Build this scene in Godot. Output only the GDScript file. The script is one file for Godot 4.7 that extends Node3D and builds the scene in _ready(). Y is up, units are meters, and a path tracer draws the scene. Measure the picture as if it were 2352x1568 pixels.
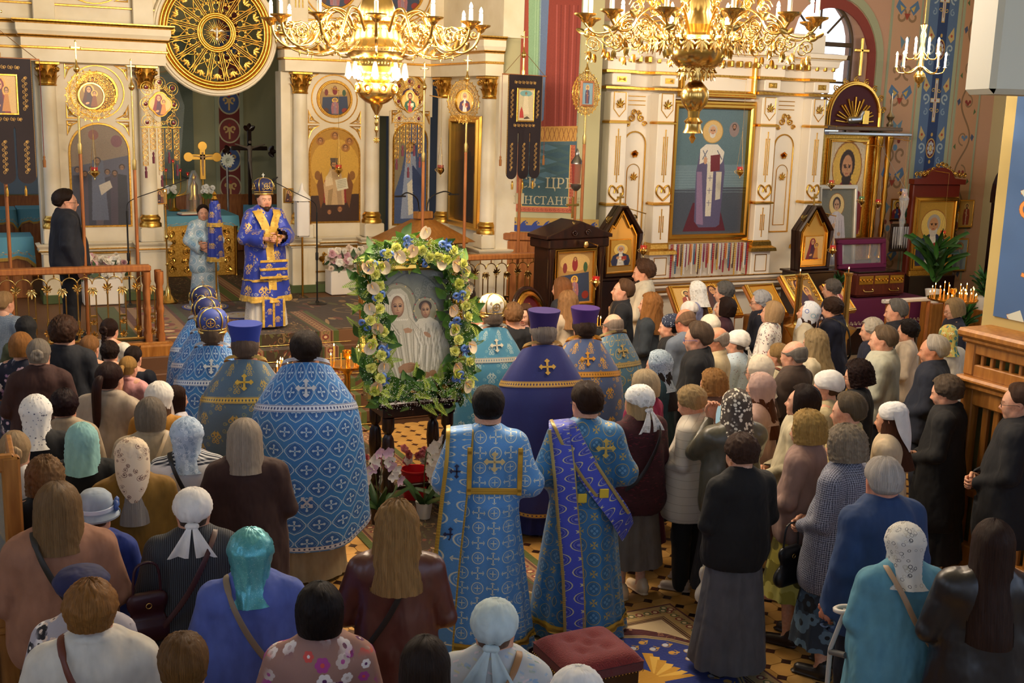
extends Node3D
# A feast-day service in a church seen from the gallery. World: x to the right along the icon screen, z back towards the viewer, metres.
const CAM_RIGHT:=Vector3(.89802,.02843,.43904)
func camera_and_light()->void:
	var cam:=Camera3D.new()
	cam.name="camera"
	add_child(cam)
	var yaw:=-(90.0-rad_to_deg(1.116))
	cam.transform=Transform3D(Basis.from_euler(V(deg_to_rad(-11.443),deg_to_rad(yaw),.029)),V(0,3.6,0))
	cam.fov=2.0*rad_to_deg(atan(784.0/2657.0))
	cam.near=.05
	cam.current=true
	var we:=WorldEnvironment.new()
	we.name="world"
	var e:=Environment.new()
	e.background_mode=Environment.BG_SKY
	var sky:=Sky.new()
	var ps:=ProceduralSkyMaterial.new()
	ps.sky_top_color=Color(.62,.71,.86)
	ps.sky_horizon_color=Color(.84,.87,.92)
	ps.ground_bottom_color=Color(.35,.35,.33)
	ps.ground_horizon_color=Color(.6,.62,.62)
	ps.sky_energy_multiplier=SKY_ENERGY
	ps.ground_energy_multiplier=SKY_ENERGY
	sky.sky_material=ps
	e.sky=sky
	e.tonemap_mode=Environment.TONE_MAPPER_LINEAR
	e.tonemap_exposure=EXPOSURE
	e.sdfgi_enabled=true
	e.ssao_enabled=true
	e.ssil_enabled=true
	we.environment=e
	add_child(we)
const SKY_ENERGY:=1.5
const EXPOSURE:=1.6
func _ready()->void:
	rnd.seed=4
	rnd.frequency=1.0
	camera_and_light()
	setup_mats()
	building()
	icon_screen()
	floor_tiles()
	carpets()
	rails()
	right_side()
	velvet_stool()
	holy_icon()
	flower_boxes()
	banners()
	altar()
	white_shrine()
	right_shrines()
	pier_and_lectern()
	small_things()
	people()
	covered_staff()
	lights()
# ---------------------------------------------------------------- mesh building
class MB:
	var v:=PackedVector3Array()
	var n:=PackedVector3Array()
	var uv:=PackedVector2Array()
	var col:=PackedColorArray()
	var idx:=PackedInt32Array()
	func quad(a:Vector3,b:Vector3,c:Vector3,d:Vector3)->void:
		var nn:=(c-a).cross(b-a)+(d-a).cross(c-a)
		nn=nn.normalized()
		var s:=v.size()
		for p:Vector3 in [a,b,c,d]:
			v.push_back(p)
			n.push_back(nn)
		uv.push_back(Vector2(0,1)); uv.push_back(Vector2(0,0)); uv.push_back(Vector2(1,0)); uv.push_back(Vector2(1,1))
		for k:int in [0,1,2,0,2,3]:
			idx.push_back(s+k)
	func tri(a:Vector3,b:Vector3,c:Vector3)->void:
		var nn:=(c-a).cross(b-a).normalized()
		var s:=v.size()
		for p:Vector3 in [a,b,c]:
			v.push_back(p)
			n.push_back(nn)
			uv.push_back(Vector2(p.x,-p.y))
		for k:int in [0,1,2]:
			idx.push_back(s+k)
	# box with chamfered edges
	func box(c:Vector3,s:Vector3,bev:=.0,bs:=Basis())->void:
		var h:=s*.5
		var b:=minf(bev,minf(h.x,minf(h.y,h.z))*.9)
		var ax:=[Vector3.RIGHT,Vector3.UP,Vector3.BACK]
		for k in 3:
			var u:Vector3=ax[(k+1)%3]
			var w:Vector3=ax[(k+2)%3]
			var hu:=h[(k+1)%3]-b
			var hw:=h[(k+2)%3]-b
			for sg:float in [-1.0,1.0]:
				var o:Vector3=ax[k]*h[k]*sg
				var q:=[o-u*hu-w*hw,o-u*hu+w*hw,o+u*hu+w*hw,o+u*hu-w*hw]
				if sg<0:
					q.reverse()
				quad(c+bs*q[0],c+bs*q[1],c+bs*q[2],c+bs*q[3])
			if b>.0:
				for s1:float in [-1.0,1.0]:
					for s2:float in [-1.0,1.0]:
						var p1:Vector3=u*(h[(k+1)%3]*s1)+w*((h[(k+2)%3]-b)*s2)
						var p2:Vector3=u*((h[(k+1)%3]-b)*s1)+w*(h[(k+2)%3]*s2)
						var e:Vector3=ax[k]*(h[k]-b)
						if s1*s2>0:
							quad(c+bs*(p1-e),c+bs*(p2-e),c+bs*(p2+e),c+bs*(p1+e))
						else:
							quad(c+bs*(p1+e),c+bs*(p2+e),c+bs*(p2-e),c+bs*(p1-e))
	# rows of points, smooth normals; u runs along a row
	func grid(rows:Array,close:=false,us:=1.0,vs:=1.0)->void:
		var R:=rows.size()
		var C:int=rows[0].size()
		var CC:=C+1 if close else C
		var s:=v.size()
		var acc:=PackedVector3Array()
		acc.resize(R*CC)
		for r in R:
			var row:PackedVector3Array=rows[r]
			for c in CC:
				v.push_back(row[c%C])
				uv.push_back(Vector2(us*c/maxf(CC-1,1),vs*r/maxf(R-1,1)))
		for r in R-1:
			for c in CC-1:
				var a:=r*CC+c
				var pa:=v[s+a]
				var pb:=v[s+a+1]
				var pc:=v[s+a+CC+1]
				var pd:=v[s+a+CC]
				var f:=(pd-pb).cross(pc-pa)
				acc[a]+=f; acc[a+1]+=f; acc[a+CC]+=f; acc[a+CC+1]+=f
				idx.append_array(PackedInt32Array([s+a,s+a+1,s+a+CC+1,s+a,s+a+CC+1,s+a+CC]))
		if close:
			for r in R:
				var t:=acc[r*CC]+acc[r*CC+CC-1]
				acc[r*CC]=t
				acc[r*CC+CC-1]=t
		for i in R*CC:
			n.push_back(acc[i].normalized() if acc[i].length_squared()>1e-20 else Vector3.UP)
	# profile of (radius, height); points closer than the crease angle are smoothed
	func lathe(prof:PackedVector2Array,seg:=16,xf:=Transform3D(),crease:=.7,sx:=1.0,sz:=1.0)->void:
		var run:Array=[]
		for i in prof.size():
			var row:=PackedVector3Array()
			for k in seg:
				var a:=TAU*k/seg
				row.push_back(xf*Vector3(cos(a)*prof[i].x*sx,prof[i].y,sin(a)*prof[i].x*sz))
			run.push_back(row)
			if i>0 and i<prof.size()-1:
				var d1:=prof[i]-prof[i-1]
				var d2:=prof[i+1]-prof[i]
				if absf(d1.angle_to(d2))>crease:
					grid(run,true)
					run=[row]
		if run.size()>1:
			grid(run,true)
	func tube(path:PackedVector3Array,rad:Variant,seg:=6,closed:=false,flat:=1.0)->void:
		var N:=path.size()
		var rows:Array=[]
		var up:=Vector3.UP
		var t0:=(path[1]-path[0]).normalized()
		if absf(t0.dot(up))>.9:
			up=Vector3.RIGHT
		var side:=t0.cross(up).normalized()
		for i in N:
			var a:=path[(i-1+N)%N] if closed else path[maxi(i-1,0)]
			var b:=path[(i+1)%N] if closed else path[mini(i+1,N-1)]
			var t:=(b-a).normalized()
			side=(side-t*side.dot(t)).normalized()
			var w:=side.cross(t)
			var r:float=rad if rad is float else rad[i]
			var row:=PackedVector3Array()
			for k in seg:
				var an:=TAU*k/seg
				row.push_back(path[i]+side*cos(an)*r+w*sin(an)*r*flat)
			rows.push_back(row)
		if closed:
			rows.push_back(rows[0])
		grid(rows,true)
		if not closed:
			for e:int in [0,N-1]:
				var rw:PackedVector3Array=rows[e]
				for k in seg:
					if e==0:
						tri(path[e],rw[(k+1)%seg],rw[k])
					else:
						tri(path[e],rw[k],rw[(k+1)%seg])
	func extrude(poly:PackedVector2Array,depth:float,xf:=Transform3D(),bev:=.0)->void:
		if Geometry2D.is_polygon_clockwise(poly):
			poly.reverse()
		var ids:=Geometry2D.triangulate_polygon(poly)
		var top:=poly
		if bev>.0:
			var sh:=Geometry2D.offset_polygon(poly,-bev)
			if sh.size()==1 and sh[0].size()==poly.size():
				# keep the nearest start so that the rim joins up
				var best:=0
				for k in sh[0].size():
					if sh[0][k].distance_squared_to(poly[0])<sh[0][best].distance_squared_to(poly[0]):
						best=k
				top=PackedVector2Array()
				for k in poly.size():
					top.push_back(sh[0][(best+k)%poly.size()])
				ids=Geometry2D.triangulate_polygon(top)
		for i in range(0,ids.size(),3):
			var a:=top[ids[i]]
			var b:=top[ids[i+1]]
			var c:=top[ids[i+2]]
			if (b-a).cross(c-a)>0:
				var t:=b
				b=c
				c=t
			tri(xf*Vector3(a.x,a.y,depth),xf*Vector3(b.x,b.y,depth),xf*Vector3(c.x,c.y,depth))
		ids=Geometry2D.triangulate_polygon(poly)
		for i in range(0,ids.size(),3):
			var a:=poly[ids[i]]
			var b:=poly[ids[i+1]]
			var c:=poly[ids[i+2]]
			if (b-a).cross(c-a)<0:
				var t:=b
				b=c
				c=t
			tri(xf*Vector3(a.x,a.y,0),xf*Vector3(b.x,b.y,0),xf*Vector3(c.x,c.y,0))
		for i in poly.size():
			var a:=poly[i]
			var b:=poly[(i+1)%poly.size()]
			var a2:=top[i]
			var b2:=top[(i+1)%poly.size()]
			var dz:=depth-(bev if top!=poly else .0)
			quad(xf*Vector3(b.x,b.y,0),xf*Vector3(b.x,b.y,dz),xf*Vector3(a.x,a.y,dz),xf*Vector3(a.x,a.y,0))
			if top!=poly:
				quad(xf*Vector3(b.x,b.y,dz),xf*Vector3(b2.x,b2.y,depth),xf*Vector3(a2.x,a2.y,depth),xf*Vector3(a.x,a.y,dz))
	# a moulding: 2D profile (out, up) swept along a path in the xy plane of xf; closed or open
	func sweep(path:PackedVector2Array,prof:PackedVector2Array,closed:bool,xf:=Transform3D())->void:
		var N:=path.size()
		for s in prof.size()-1:
			var rows:Array=[PackedVector3Array(),PackedVector3Array()]
			for i in (N+1 if closed else N):
				var k:=i%N
				var a:=path[(k-1+N)%N] if closed or k>0 else path[k]
				var b:=path[(k+1)%N] if closed or k<N-1 else path[k]
				var d1:=(path[k]-a).normalized() if a!=path[k] else (b-path[k]).normalized()
				var d2:=(b-path[k]).normalized() if b!=path[k] else d1
				var n1:=Vector2(d1.y,-d1.x)
				var n2:=Vector2(d2.y,-d2.x)
				var m:=(n1+n2).normalized()
				m/=maxf(m.dot(n1),.35)
				for q in 2:
					var pr:=prof[s+q]
					rows[q].push_back(xf*Vector3(path[k].x+m.x*pr.x,path[k].y+m.y*pr.x,pr.y))
			for i in rows[0].size()-1:
				quad(rows[0][i],rows[0][i+1],rows[1][i+1],rows[1][i])
	func add(m:ArrayMesh,xf:=Transform3D(),color:=Color.WHITE)->void:
		var a:=m.surface_get_arrays(0)
		var s:=v.size()
		var av:PackedVector3Array=a[Mesh.ARRAY_VERTEX]
		var an:PackedVector3Array=a[Mesh.ARRAY_NORMAL]
		for i in av.size():
			v.push_back(xf*av[i])
			n.push_back((xf.basis*an[i]).normalized())
		if a[Mesh.ARRAY_TEX_UV]!=null:
			uv.append_array(a[Mesh.ARRAY_TEX_UV])
		else:
			uv.resize(v.size())
		if a[Mesh.ARRAY_COLOR]!=null:
			col.resize(s)
			col.append_array(a[Mesh.ARRAY_COLOR])
		elif col.size()>0 or color!=Color.WHITE:
			var c0:=col.size()
			col.resize(v.size())
			for i in range(c0,s):
				col[i]=Color.WHITE
			for i in range(s,v.size()):
				col[i]=color
		var ai:PackedInt32Array=a[Mesh.ARRAY_INDEX]
		if xf.basis.determinant()<.0:
			ai.reverse()
		for i in ai:
			idx.push_back(s+i)
	func done()->ArrayMesh:
		var m:=ArrayMesh.new()
		var a:=[]
		a.resize(Mesh.ARRAY_MAX)
		a[Mesh.ARRAY_VERTEX]=v
		a[Mesh.ARRAY_NORMAL]=n
		a[Mesh.ARRAY_TEX_UV]=uv
		if col.size()>0:
			var c0:=col.size()
			col.resize(v.size())
			for i in range(c0,v.size()):
				col[i]=Color.WHITE
			a[Mesh.ARRAY_COLOR]=col
		a[Mesh.ARRAY_INDEX]=idx
		m.add_surface_from_arrays(Mesh.PRIMITIVE_TRIANGLES,a)
		return m
func pv(a:Array)->PackedVector2Array:
	var p:=PackedVector2Array()
	for i in range(0,a.size(),2):
		p.push_back(Vector2(a[i],a[i+1]))
	return p
func tf(x:=.0,y:=.0,z:=.0,ry:=.0,rx:=.0,rz:=.0)->Transform3D:
	return Transform3D(Basis.from_euler(V(deg_to_rad(rx),deg_to_rad(ry),deg_to_rad(rz))),V(x,y,z))
func arc2(cx:float,cy:float,rx:float,ry:float,a0:float,a1:float,n:int)->PackedVector2Array:
	var p:=PackedVector2Array()
	for i in n+1:
		var a:=deg_to_rad(lerpf(a0,a1,float(i)/n))
		p.push_back(Vector2(cx+cos(a)*rx,cy+sin(a)*ry))
	return p
func curve(pts:Array,steps:=6)->PackedVector3Array:
	var out:=PackedVector3Array()
	for i in pts.size()-1:
		var p0:Vector3=pts[maxi(i-1,0)]
		var p1:Vector3=pts[i]
		var p2:Vector3=pts[i+1]
		var p3:Vector3=pts[mini(i+2,pts.size()-1)]
		for k in steps:
			out.push_back(p1.cubic_interpolate(p2,p0,p3,float(k)/steps))
	out.push_back(pts[pts.size()-1])
	return out
func spiral(c:Vector2,r0:float,r1:float,a0:float,turns:float,n:=16)->Array:
	var p:=[]
	for i in n+1:
		var t:=float(i)/n
		var a:=deg_to_rad(a0)+TAU*turns*t
		var r:=lerpf(r0,r1,t)
		p.push_back(V(c.x+cos(a)*r,c.y+sin(a)*r,0))
	return p
# ---------------------------------------------------------------- scene nodes
var taken:={}
func numbered(called:String)->String:
	var k:int=taken.get(called,0)
	taken[called]=k+1
	return called if k==0 else "%s_%03d"%[called,k]
func meta(o:Node,label:String,category:String,group:="",kind:="")->void:
	if label:o.set_meta("label",label)
	if category:o.set_meta("category",category)
	if group:o.set_meta("group",group)
	if kind:o.set_meta("kind",kind)
func thing(called:String,label:String,category:String,at:=Vector3.ZERO,turn:=.0,group:="")->Node3D:
	var o:=Node3D.new()
	o.name=numbered(called)
	add_child(o)
	o.position=at
	o.rotation.y=deg_to_rad(turn)
	meta(o,label,category,group)
	return o
func part(parent:Node,called:String,m:Mesh,mt:Material,xf:=Transform3D(),label:="")->MeshInstance3D:
	var o:=MeshInstance3D.new()
	o.name=called
	o.mesh=m
	o.material_override=mt
	o.transform=xf
	if label:o.set_meta("label",label)
	parent.add_child(o,true)
	return o
func struct(called:String,m:Mesh,mt:Material,xf:=Transform3D(),label:="")->MeshInstance3D:
	var o:=part(self,numbered(called),m,mt,xf)
	meta(o,label,"","","structure")
	return o
func bx(c:Vector3,s:Vector3,bev:=.0)->ArrayMesh:
	var b:=MB.new()
	b.box(c,s,bev)
	return b.done()
func lat(prof:Array,seg:=16,crease:=.7)->ArrayMesh:
	var b:=MB.new()
	b.lathe(pv(prof),seg,Transform3D(),crease)
	return b.done()
func tub(path:PackedVector3Array,r:Variant,seg:=6,closed:=false)->ArrayMesh:
	var b:=MB.new()
	b.tube(path,r,seg,closed)
	return b.done()
# ---------------------------------------------------------------- materials
var mats:={}
func hexc(h:String)->Color:
	return Color.html(h)
func mat(h:String,rough:=.6,metal:=.0)->StandardMaterial3D:
	var key:="%s/%f/%f"%[h,rough,metal]
	if not mats.has(key):
		var m:=StandardMaterial3D.new()
		m.albedo_color=Color.html(h)
		m.roughness=rough
		m.metallic=metal
		mats[key]=m
	return mats[key]
func glow(h:String,energy:float)->StandardMaterial3D:
	var key:="glow%s/%f"%[h,energy]
	if not mats.has(key):
		var m:=StandardMaterial3D.new()
		m.albedo_color=Color.html(h)
		m.emission_enabled=true
		m.emission=Color.html(h)
		m.emission_energy_multiplier=energy
		mats[key]=m
	return mats[key]
func glass(h:String,a:=.15)->StandardMaterial3D:
	var key:="glass%s/%f"%[h,a]
	if not mats.has(key):
		var m:=StandardMaterial3D.new()
		m.transparency=BaseMaterial3D.TRANSPARENCY_ALPHA
		m.albedo_color=Color(Color.html(h),a)
		m.roughness=.03
		mats[key]=m
	return mats[key]
func noise_tex(freq:float,seed_:int,oct:=4,c0:=Color.BLACK,c1:=Color.WHITE,size:=256,sy:=0)->NoiseTexture2D:
	var key:="nz%f/%d/%d/%s/%s/%d"%[freq,seed_,oct,c0.to_html(),c1.to_html(),size]
	if not mats.has(key):
		var t:=NoiseTexture2D.new()
		var z:=FastNoiseLite.new()
		z.seed=seed_
		z.frequency=freq
		z.fractal_octaves=oct
		t.noise=z
		t.width=size
		t.height=sy if sy else size
		t.seamless=true
		if c0!=Color.BLACK or c1!=Color.WHITE:
			var g:=Gradient.new()
			g.set_color(0,c0)
			g.set_color(1,c1)
			t.color_ramp=g
		mats[key]=t
	return mats[key]
# cloth: fine weave grain and soft creases
func cloth(h:String,rough:=.85,crease:=1.0,sheen:=.15)->StandardMaterial3D:
	var key:="cloth%s/%f/%f"%[h,rough,crease]
	if not mats.has(key):
		var m:=StandardMaterial3D.new()
		m.albedo_color=Color.html(h)
		m.albedo_texture=noise_tex(.02,3,5,Color(.82,.82,.82),Color(1,1,1))
		m.roughness=rough
		m.uv1_triplanar=true
		m.uv1_scale=V(2.2,1.1,2.2)
		m.heightmap_enabled=true
		m.heightmap_texture=noise_tex(.012,9,3)
		m.heightmap_scale=1.6*crease
		if sheen>.0:
			m.rim_enabled=true
			m.rim=sheen
			m.rim_tint=.6
		mats[key]=m
	return mats[key]
func img_mat(t:Texture2D,rough:=.7,metal:=.0,key:="")->StandardMaterial3D:
	var m:=StandardMaterial3D.new()
	m.albedo_texture=t
	m.roughness=rough
	m.metallic=metal
	return m
# ---------------------------------------------------------------- drawing on images (print, paint, weave)
class Pen:
	var im:Image
	var w:int
	var h:int
	func _init(ww:int,hh:int,c:String)->void:
		w=ww
		h=hh
		im=Image.create(w,h,false,Image.FORMAT_RGBA8)
		im.fill(Color.html(c))
	func rect(x:float,y:float,ww:float,hh:float,c:String)->void:
		im.fill_rect(Rect2i(roundi(x*w),roundi(y*h),maxi(roundi(ww*w),1),maxi(roundi(hh*h),1)),Color.html(c))
	# polygon in 0..1 coordinates; wrapping draws it again at the sides
	func poly(p:PackedVector2Array,c:Color,wrap:=false)->void:
		var y0:=h
		var y1:=0
		var q:=PackedVector2Array()
		for a in p:
			q.push_back(Vector2(a.x*w,a.y*h))
			y0=mini(y0,floori(a.y*h))
			y1=maxi(y1,ceili(a.y*h))
		for y in range(maxi(y0,-h) if wrap else maxi(y0,0),(mini(y1,2*h) if wrap else mini(y1,h-1))+1):
			var xs:=PackedFloat32Array()
			var fy:=y+.5
			for i in q.size():
				var a:=q[i]
				var b:=q[(i+1)%q.size()]
				if (a.y<=fy)!=(b.y<=fy):
					xs.push_back(a.x+(fy-a.y)/(b.y-a.y)*(b.x-a.x))
			xs.sort()
			for k in range(0,xs.size()-1,2):
				var xa:=roundi(xs[k])
				var xb:=roundi(xs[k+1])
				if xb<=xa:
					continue
				if wrap:
					for o:int in [-w,0,w]:
						im.fill_rect(Rect2i(xa+o,posmod(y,h),xb-xa,1),c)
				else:
					im.fill_rect(Rect2i(xa,y,xb-xa,1),c)
	func shape(a:Array,c:String,wrap:=false)->void:
		var p:=PackedVector2Array()
		for i in range(0,a.size(),2):
			p.push_back(Vector2(a[i],a[i+1]))
		poly(p,Color.html(c),wrap)
	func oval(cx:float,cy:float,rx:float,ry:float,c:String,wrap:=false,rot:=.0)->void:
		var p:=PackedVector2Array()
		for i in 20:
			var a:=TAU*i/20
			var d:=Vector2(cos(a)*rx,sin(a)*ry).rotated(rot)
			p.push_back(Vector2(cx+d.x,cy+d.y))
		poly(p,Color.html(c),wrap)
	func line(a:Array,wid:float,c:String,wrap:=false)->void:
		var cc:=Color.html(c)
		var asp:=float(w)/h
		for i in range(0,a.size()-2,2):
			var p0:=Vector2(a[i],a[i+1]/asp)
			var p1:=Vector2(a[i+2],a[i+3]/asp)
			var d:=(p1-p0).normalized()
			var s:=Vector2(-d.y,d.x)*wid*.5
			var e:=d*wid*.25
			var q:=PackedVector2Array()
			for t:Vector2 in [p0-e+s,p1+e+s,p1+e-s,p0-e-s]:
				q.push_back(Vector2(t.x,t.y*asp))
			poly(q,cc,wrap)
	func ring(cx:float,cy:float,rx:float,ry:float,wid:float,c:String,a0:=.0,a1:=360.0,wrap:=false)->void:
		var p:=[]
		for i in 25:
			var a:=deg_to_rad(lerpf(a0,a1,i/24.0))
			p.push_back(cx+cos(a)*rx)
			p.push_back(cy+sin(a)*ry)
		line(p,wid,c,wrap)
	func curl(cx:float,cy:float,r0:float,r1:float,a0:float,turns:float,wid:float,c:String,wrap:=false)->void:
		var p:=[]
		var asp:=float(w)/h
		for i in 19:
			var t:=i/18.0
			var a:=deg_to_rad(a0)+TAU*turns*t
			var r:=lerpf(r0,r1,t)
			p.push_back(cx+cos(a)*r)
			p.push_back(cy+sin(a)*r*asp)
		line(p,wid,c,wrap)
	func speckle(amount:float,sd:int)->void:
		var r:=RandomNumberGenerator.new()
		r.seed=sd
		for i in int(w*h*.04):
			var x:=r.randi()%w
			var y:=r.randi()%h
			var c:=im.get_pixel(x,y)
			var f:=1.0+r.randf_range(-amount,amount)
			im.fill_rect(Rect2i(x,y,1+r.randi()%3,1+r.randi()%2),Color(c.r*f,c.g*f,c.b*f,c.a))
	func soften(k:int)->void:
		im.resize(w/k,h/k,Image.INTERPOLATE_LANCZOS)
		im.resize(w,h,Image.INTERPOLATE_CUBIC)
	func tex()->ImageTexture:
		return ImageTexture.create_from_image(im)
# ---------------------------------------------------------------- smooth solids from tapered capsules
# a bone: [a, b, radius at a, radius at b, scale of space, blend, sign]
func sdf(bones:Array,cell:float,blend:float,lo:Vector3,hi:Vector3,paint=null,warp=null)->ArrayMesh:
	var nx:=int((hi.x-lo.x)/cell)+2
	var ny:=int((hi.y-lo.y)/cell)+2
	var nz:=int((hi.z-lo.z)/cell)+2
	var f:=PackedFloat32Array()
	f.resize(nx*ny*nz)
	f.fill(.5)
	for bo:Array in bones:
		var sc:Vector3=bo[4] if bo.size()>4 and bo[4]!=null else Vector3.ONE
		var kk:float=bo[5] if bo.size()>5 else blend
		var neg:bool=bo.size()>6 and bo[6]<0
		var A:Vector3=bo[0]
		var B:Vector3=bo[1]
		var ra:float=bo[2]
		var rb:float=bo[3]
		var mg:=kk+cell*2.5
		var rm:=maxf(ra,rb)
		var mn:=A.min(B)-sc*rm-Vector3.ONE*mg
		var mx:=A.max(B)+sc*rm+Vector3.ONE*mg
		var i0:=maxi(0,int((mn.x-lo.x)/cell))
		var i1:=mini(nx-1,int((mx.x-lo.x)/cell)+1)
		var j0:=maxi(0,int((mn.y-lo.y)/cell))
		var j1:=mini(ny-1,int((mx.y-lo.y)/cell)+1)
		var k0:=maxi(0,int((mn.z-lo.z)/cell))
		var k1:=mini(nz-1,int((mx.z-lo.z)/cell)+1)
		var a:=A/sc
		var ab:=B/sc-a
		var inv:=1.0/maxf(ab.length_squared(),1e-9)
		var ms:=minf(sc.x,minf(sc.y,sc.z))
		var dr:=rb-ra
		for k in range(k0,k1+1):
			for j in range(j0,j1+1):
				var o:=(k*ny+j)*nx
				for i in range(i0,i1+1):
					var p:=V(lo.x+i*cell,lo.y+j*cell,lo.z+k*cell)/sc-a
					var t:=clampf(p.dot(ab)*inv,.0,1.0)
					var d:=((p-ab*t).length()-ra-dr*t)*ms
					var g:=f[o+i]
					if neg:
						d=-d
						var hn:=maxf(kk-absf(g-d),.0)
						f[o+i]=maxf(g,d)+hn*hn*.25/kk
					else:
						var hh:=maxf(kk-absf(g-d),.0)
						f[o+i]=minf(g,d)-hh*hh*.25/kk
	if warp!=null:
		for k in nz:
			for j in ny:
				for i in nx:
					var o:=(k*ny+j)*nx+i
					if absf(f[o])<cell*3.0:
						f[o]=warp.call(V(lo.x+i*cell,lo.y+j*cell,lo.z+k*cell),f[o])
	var b:=MB.new()
	var id:=PackedInt32Array()
	id.resize(f.size())
	id.fill(-1)
	var sxy:=nx*ny
	for k in nz-1:
		for j in ny-1:
			var o:=(k*ny+j)*nx
			for i in nx-1:
				var q:=o+i
				var v0:=f[q]
				if absf(v0)>cell*2.5:
					continue
				var v1:=f[q+1]
				var v2:=f[q+nx]
				var v3:=f[q+nx+1]
				var v4:=f[q+sxy]
				var v5:=f[q+sxy+1]
				var v6:=f[q+sxy+nx]
				var v7:=f[q+sxy+nx+1]
				var s:=int(v0<0)+int(v1<0)+int(v2<0)+int(v3<0)+int(v4<0)+int(v5<0)+int(v6<0)+int(v7<0)
				if s==0 or s==8:
					continue
				var sum:=Vector3.ZERO
				var cnt:=0
				if (v0<0)!=(v1<0):sum+=V(v0/(v0-v1),0,0); cnt+=1
				if (v2<0)!=(v3<0):sum+=V(v2/(v2-v3),1,0); cnt+=1
				if (v4<0)!=(v5<0):sum+=V(v4/(v4-v5),0,1); cnt+=1
				if (v6<0)!=(v7<0):sum+=V(v6/(v6-v7),1,1); cnt+=1
				if (v0<0)!=(v2<0):sum+=V(0,v0/(v0-v2),0); cnt+=1
				if (v1<0)!=(v3<0):sum+=V(1,v1/(v1-v3),0); cnt+=1
				if (v4<0)!=(v6<0):sum+=V(0,v4/(v4-v6),1); cnt+=1
				if (v5<0)!=(v7<0):sum+=V(1,v5/(v5-v7),1); cnt+=1
				if (v0<0)!=(v4<0):sum+=V(0,0,v0/(v0-v4)); cnt+=1
				if (v1<0)!=(v5<0):sum+=V(1,0,v1/(v1-v5)); cnt+=1
				if (v2<0)!=(v6<0):sum+=V(0,1,v2/(v2-v6)); cnt+=1
				if (v3<0)!=(v7<0):sum+=V(1,1,v3/(v3-v7)); cnt+=1
				var p:=lo+(V(i,j,k)+sum/cnt)*cell
				id[q]=b.v.size()
				b.v.push_back(p)
				b.uv.push_back(Vector2(p.x,-p.y))
				b.n.push_back(V(v1+v3+v5+v7-v0-v2-v4-v6,v2+v3+v6+v7-v0-v1-v4-v5,v4+v5+v6+v7-v0-v1-v2-v3).normalized())
				if paint!=null:
					b.col.push_back(paint.call(p))
	for k in range(1,nz-1):
		for j in range(1,ny-1):
			var o:=(k*ny+j)*nx
			for i in range(1,nx-1):
				var q:=o+i
				if id[q]<0:
					continue
				var s0:=f[q]<0
				if s0!=(f[q+1]<0):
					_face(b,s0,id[q],id[q-nx],id[q-nx-sxy],id[q-sxy])
				if s0!=(f[q+nx]<0):
					_face(b,s0,id[q],id[q-sxy],id[q-sxy-1],id[q-1])
				if s0!=(f[q+sxy]<0):
					_face(b,s0,id[q],id[q-1],id[q-1-nx],id[q-nx])
	return b.done()
func _face(b:MB,inside:bool,a:int,c:int,d:int,e:int)->void:
	if a<0 or c<0 or d<0 or e<0:
		return
	if inside:
		b.idx.append_array(PackedInt32Array([a,e,d,a,d,c]))
	else:
		b.idx.append_array(PackedInt32Array([a,c,d,a,d,e]))
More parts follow.
